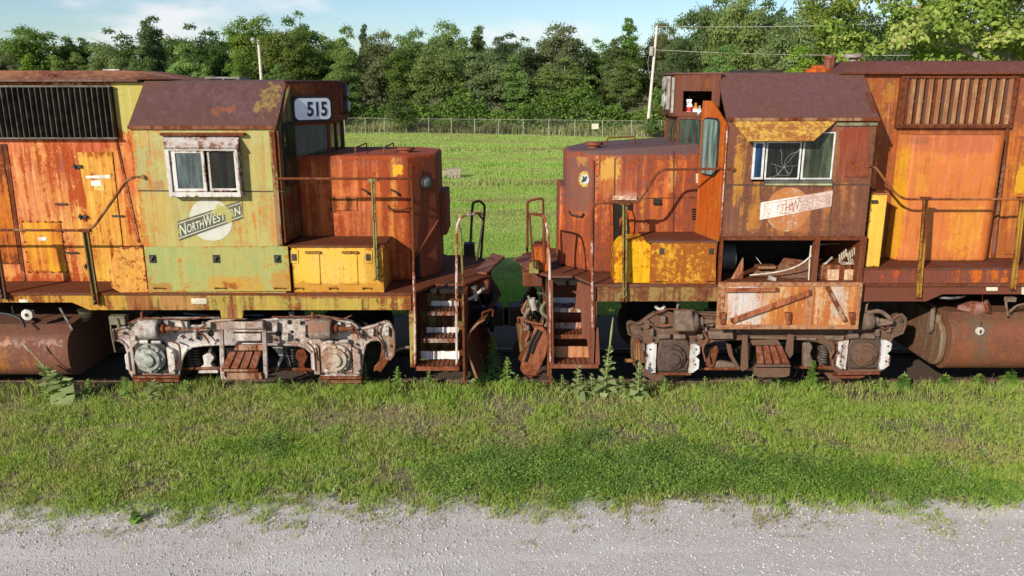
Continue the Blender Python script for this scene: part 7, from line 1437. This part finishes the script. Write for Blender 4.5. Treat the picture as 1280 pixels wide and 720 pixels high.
# loose stones
rs = np.random.RandomState(91); n = 26000; x = rs.uniform(-6.5, 6.5, n); y = rs.uniform(-5.9, -4.1, n); ys_ = rs.rand(n) < np.clip(1.2-(y-road_edge(x))*3.5, 0, 1); x, y = x[ys_], y[ys_]; n = len(x)
s_ = .0025+.012*rs.rand(n)**3.5; c_ = np.stack([x, y, gz(x, y)+.008+s_*.3], 1); O_ = np.array([[1,0,0],[0,1,0],[-1,0,0],[0,-1,0],[0,0,.8],[0,0,-.8]], float)
Vv = O_[None]*rs.uniform(.6,1.3,(n,6,1))*s_[:,None,None]; ang = rs.uniform(0,6.28,n); ca, sa = np.cos(ang)[:,None], np.sin(ang)[:,None]; X_ = Vv[:,:,0]*ca-Vv[:,:,1]*sa; Y_ = Vv[:,:,0]*sa+Vv[:,:,1]*ca; Vv = np.stack([X_,Y_,Vv[:,:,2]],2)+c_[:,None,:]
tri = np.array([[0,1,4],[1,2,4],[2,3,4],[3,0,4],[1,0,5],[2,1,5],[3,2,5],[0,3,5]]); o = fast_mesh('loose_stones', Vv[:,tri].reshape(-1,3), 3, leafmat('stone_grey', [(0,(.34,.30,.28)),(.5,(.52,.47,.45)),(1,(.60,.56,.53))], 0), np.repeat(rs.rand(n), 8)); tag(o, 'loose grey stones scattered over the gravel road', 'stones', kind='stuff')
# field grass
rs = np.random.RandomState(95); out = []; rr_ = []
for (y0, y1, n, hh, ww, xw) in ((3.2,5,24000,.12,.011,5),(5,14,110000,.11,.013,6),(14,30,130000,.13,.022,11),(30,50,90000,.20,.045,20),(50,80,120000,.20,.08,48)):
    y = rs.uniform(y0, y1, n); x = rs.uniform(-xw, xw, n)*(1+.0*y); cl = vnoise(x, y, 1.6, 96); band = np.exp(-((y-56.5)/1.7)**2); band2 = np.exp(-((y-32.5+4*(vnoise(x, y*0, 7, 97)-.5))/2.2)**2)
    mow = (y > 60) | ((y > 44) & (y < 53)); h = hh*(.45+.9*cl)*np.where(mow, .5, 1)*rs.uniform(.6,1.2,n)*(1+.9*band2+.6*band); h = h*np.where((np.abs(x+3.2) < 1.2) & (np.abs(y-32.5) < 2.5), .35, 1); out.append(blades(rs, x, y, gz(x, y)-.01, h, ww*rs.uniform(.6,1.3,n), .5)); rr_.append(np.clip(.50-.16*((y > 60) & (y < 68))+.50*(vnoise(x*.09, y, 2.6, 99)-.5)+.25*(vnoise(x, y, 5, 98)-.5)+.35*(cl-.5)+.4*(rs.rand(n)-.5)-.62*band-.4*band2*rs.rand(n), 0, 1))
o = fast_mesh('field_grass', np.concatenate(out), 5, leafmat('field_grass_blades', [(0,(.30,.20,.10)),(.22,(.44,.43,.18)),(.45,(.42,.54,.15)),(.7,(.36,.55,.11)),(1,(.24,.44,.07))], .45), np.concatenate(rr_)); tag(o, 'light green meadow grass of the field behind the engines', 'grass', kind='stuff')
rs = np.random.RandomState(111); n = 2600; x = rs.uniform(-8, 8, n); y = rs.uniform(-4.9, -1.0, n); kp = vnoise(x, y, .6, 112) > .42; x, y = x[kp], y[kp]; n = len(x)
h = rs.uniform(.10,.24,n); st_ = blades(rs, x, y, gz(x, y), h, np.full(n, .0035), .5); tip = st_.reshape(-1, 5, 3)[:, 3]; sd = np.concatenate([leafcloud(tip+rs.randn(n,3)*.006-np.array([0,0,.012*j]), rs.randn(n,3), np.full(n,.016), rs, .5) for j in range(3)])
tag(fast_mesh('seed_stalks', st_, 5, leafmat('straw_stems', [(0,(.40,.33,.17)),(1,(.50,.46,.22))], .2), rs.rand(n)), 'thin straw coloured grass stalks standing above the verge', 'grass stalks', kind='stuff')
tag(fast_mesh('seed_heads', sd, 4, leafmat('seed_head_tan', [(0,(.34,.24,.12)),(1,(.52,.42,.24))], .2), rs.rand(3*n)), 'tan seed heads on the grass stalks of the verge', 'seed heads', kind='stuff')
n = 1500; x = rs.uniform(-8, 8, n); y = rs.uniform(-4.85, -1.0, n); kp = (vnoise(x, y, .5, 113) > .5) & (y > road_edge(x)+.25); x, y = x[kp], y[kp]; n = len(x); C_ = []; N_ = []; S_ = []
for j in range(7): a = j*.9+rs.rand(n)*.5; l = rs.uniform(.012,.035,n); C_.append(np.stack([x+np.cos(a)*l, y+np.sin(a)*l, gz(x,y)+.03+.03*rs.rand(n)], 1)); N_.append(np.stack([np.cos(a)*.4, np.sin(a)*.4, np.ones(n)], 1)); S_.append(rs.uniform(.03,.06,n))
tag(fast_mesh('broadleaf_weeds', leafcloud(np.concatenate(C_), np.concatenate(N_), np.concatenate(S_), rs, .7, 6), 6, leafmat('broadleaf_green', [(0,(.14,.24,.06)),(.6,(.24,.36,.10)),(1,(.36,.42,.17))], .3), rs.rand(7*n)), 'low broad leaved weeds scattered through the verge grass', 'weeds', kind='stuff')
# mullein and other weeds along the track
m_mul = leafmat('mullein_leaves', [(0,(.22,.30,.11)),(.5,(.33,.42,.16)),(1,(.46,.54,.24))], .25); m_grn = leafmat('weed_leaves', [(0,(.13,.26,.05)),(.5,(.22,.38,.07)),(1,(.32,.48,.11))], .3)
m_stalk = plain('green_stalk', (.22,.27,.10), .7, (.26,.22,.10), 12); m_dry = plain('straw_stalk', (.40,.34,.18), .8, (.30,.24,.12), 12)
def weed(name, px_, base, top, nl, ls, seed, mat, stalk, label, cat, leafy=.75, spread=.5, lean=0, spike=0):
    x, y = gpt(px_, base); z = float(gz(x, y)); H = ((base-top)/FPX)*math.hypot(y-CY, CZ)*1.04; rs = np.random.RandomState(seed); o = empty(name, (x, y, z)); lx = lean/FPX*math.hypot(y-CY, CZ)
    m = MB(); m.tube([(x,y,z-.02),(x+lx*.4,y,z+H*.5),(x+lx,y,z+H)], [.011,.008,.005], 6)
    if spike: m.tube([(x+lx*(1-spike),y,z+H*(1-spike)),(x+lx*(1-spike*.5),y,z+H*(1-spike*.5)),(x+lx,y,z+H)], [.013,.018,.006], 7)
    part('stalk', m, stalk, o); out = []
    for i in range(nl):
        t = (i+.5)/nl; tz = t*leafy; a = i*2.4+rs.uniform(-.4,.4); L_ = ls*1.25*(1.15-.75*t)*rs.uniform(.7,1.2); up = .25+.9*t; d = np.array([math.cos(a), math.sin(a), up]); d /= np.linalg.norm(d)
        side = np.array([-math.sin(a), math.cos(a), 0])*L_*.34; b0 = np.array([x+lx*tz, y, z+H*tz+.01]); mid = b0+d*L_*.5; end = b0+d*L_+np.array([0,0,-L_*(.45-.2*t)])
        out += [b0, mid-side, b0*.2+end*.8-side*.55+np.array([0,0,.0]), end, b0*.2+end*.8+side*.55, mid+side]
    fast_mesh('leaves', np.array(out)-np.array([x, y, z]), 6, mat, rs.rand(nl), o); tag(o, label, cat, None)
weed('mullein', 755, 497, 398, 34, .17, 1, m_mul, m_stalk, 'tallest mullein stalk with a bare flower spike beside the right steps', 'weed', .62, lean=8, spike=.35)
weed('mullein', 797, 500, 448, 34, .16, 2, m_mul, m_stalk, 'mullein with drooping leaves in front of the right front wheel frame', 'weed', .8)
weed('mullein', 722, 498, 456, 30, .14, 3, m_mul, m_stalk, 'short mullein directly below the right steps', 'weed', .9)
weed('mullein', 739, 494, 466, 18, .11, 4, m_mul, m_stalk, 'small mullein between the tallest one and the right steps', 'weed', .9)
weed('mullein', 84, 502, 428, 44, .25, 5, m_mul, m_dry, 'leaning mullein with a long straw stalk before the left fuel tank', 'weed', .55, lean=-44, spike=.15)
weed('broad_leaf_weed', 192, 497, 476, 22, .15, 6, m_mul, m_stalk, 'low broad leaved rosette below the left axle box', 'weed', .9)
weed('leafy_weed', 617, 474, 418, 60, .15, 7, m_grn, m_stalk, 'bright leafy weed growing in the gap between the two engines', 'weed', .98)
weed('leafy_weed', 157, 497, 470, 34, .09, 8, m_grn, m_stalk, 'small bright weed left of the axle box of the left engine', 'weed', .95)
weed('leafy_weed', 458, 484, 450, 26, .09, 9, m_grn, m_stalk, 'bright weed before the right wheel frame end of the left engine', 'weed', .95)
weed('leafy_weed', 447, 486, 466, 20, .07, 10, m_grn, m_stalk, 'very small weed at the foot of the left engine frame', 'weed', .95)
weed('bushy_weed', 1013, 488, 452, 110, .10, 11, m_grn, m_stalk, 'dense bushy weed below the white door, between the right engine wheels', 'weed', 1)
weed('thin_weed', 940, 484, 442, 22, .07, 12, m_mul, m_stalk, 'thin weed before the step of the right engine', 'weed', .9)
weed('grassy_tuft', 1128, 486, 462, 60, .16, 13, m_grn, m_stalk, 'arching grass tuft at the left end of the right fuel tank', 'weed', .7)
weed('grassy_tuft', 1262, 480, 456, 60, .15, 14, m_grn, m_stalk, 'arching grass tuft under the fuel tank near the right edge', 'weed', .7)
weed('grassy_tuft', 1180, 484, 464, 50, .14, 15, m_grn, m_stalk, 'arching grass tuft below the middle of the right fuel tank', 'weed', .7)
weed('grassy_tuft', 170, 650, 634, 60, .07, 16, m_grn, m_stalk, 'small green tuft growing at the edge of the gravel on the left', 'weed', .8)

for i, (a, b, t_, nl, ls, mt, lb) in enumerate((
  (112,496,474,30,.10,m_grn,'small leafy weed right of the leaning mullein at the left'), (232,494,476,26,.09,m_grn,'low weed before the first brake shoe of the left engine'),
  (350,492,472,30,.09,m_grn,'low weed right of the step of the left engine'), (497,482,458,34,.10,m_grn,'leafy weed just left of the left engine steps'),
  (536,480,464,26,.08,m_grn,'small weed under the left engine steps'), (600,478,440,40,.12,m_grn,'bushy weed before the left snow plow'),
  (634,480,446,36,.11,m_grn,'leafy weed left of the orange plow end plate'), (646,486,470,26,.09,m_grn,'low weed at the foot of the orange plow end plate'),
  (702,490,468,28,.09,m_mul,'small pale weed under the left side of the right engine steps'), (775,496,472,30,.12,m_mul,'pale rosette between the tall mullein and the next one'),
  (830,494,474,26,.09,m_grn,'low weed below the front axle box of the right engine'), (880,490,470,26,.08,m_grn,'small weed right of the front axle box of the right engine'),
  (972,490,474,26,.08,m_grn,'low weed under the step of the right engine'), (1100,488,472,26,.09,m_grn,'low weed below the rear axle box of the right engine'),
  (1222,484,466,34,.12,m_grn,'small leafy weed under the gauge of the right fuel tank'), (58,498,482,24,.08,m_grn,'tiny weed left of the leaning mullein'))):
    weed('leafy_weed', a, b, t_, nl, ls, 100+i, mt, m_stalk, lb, 'weed', .95)
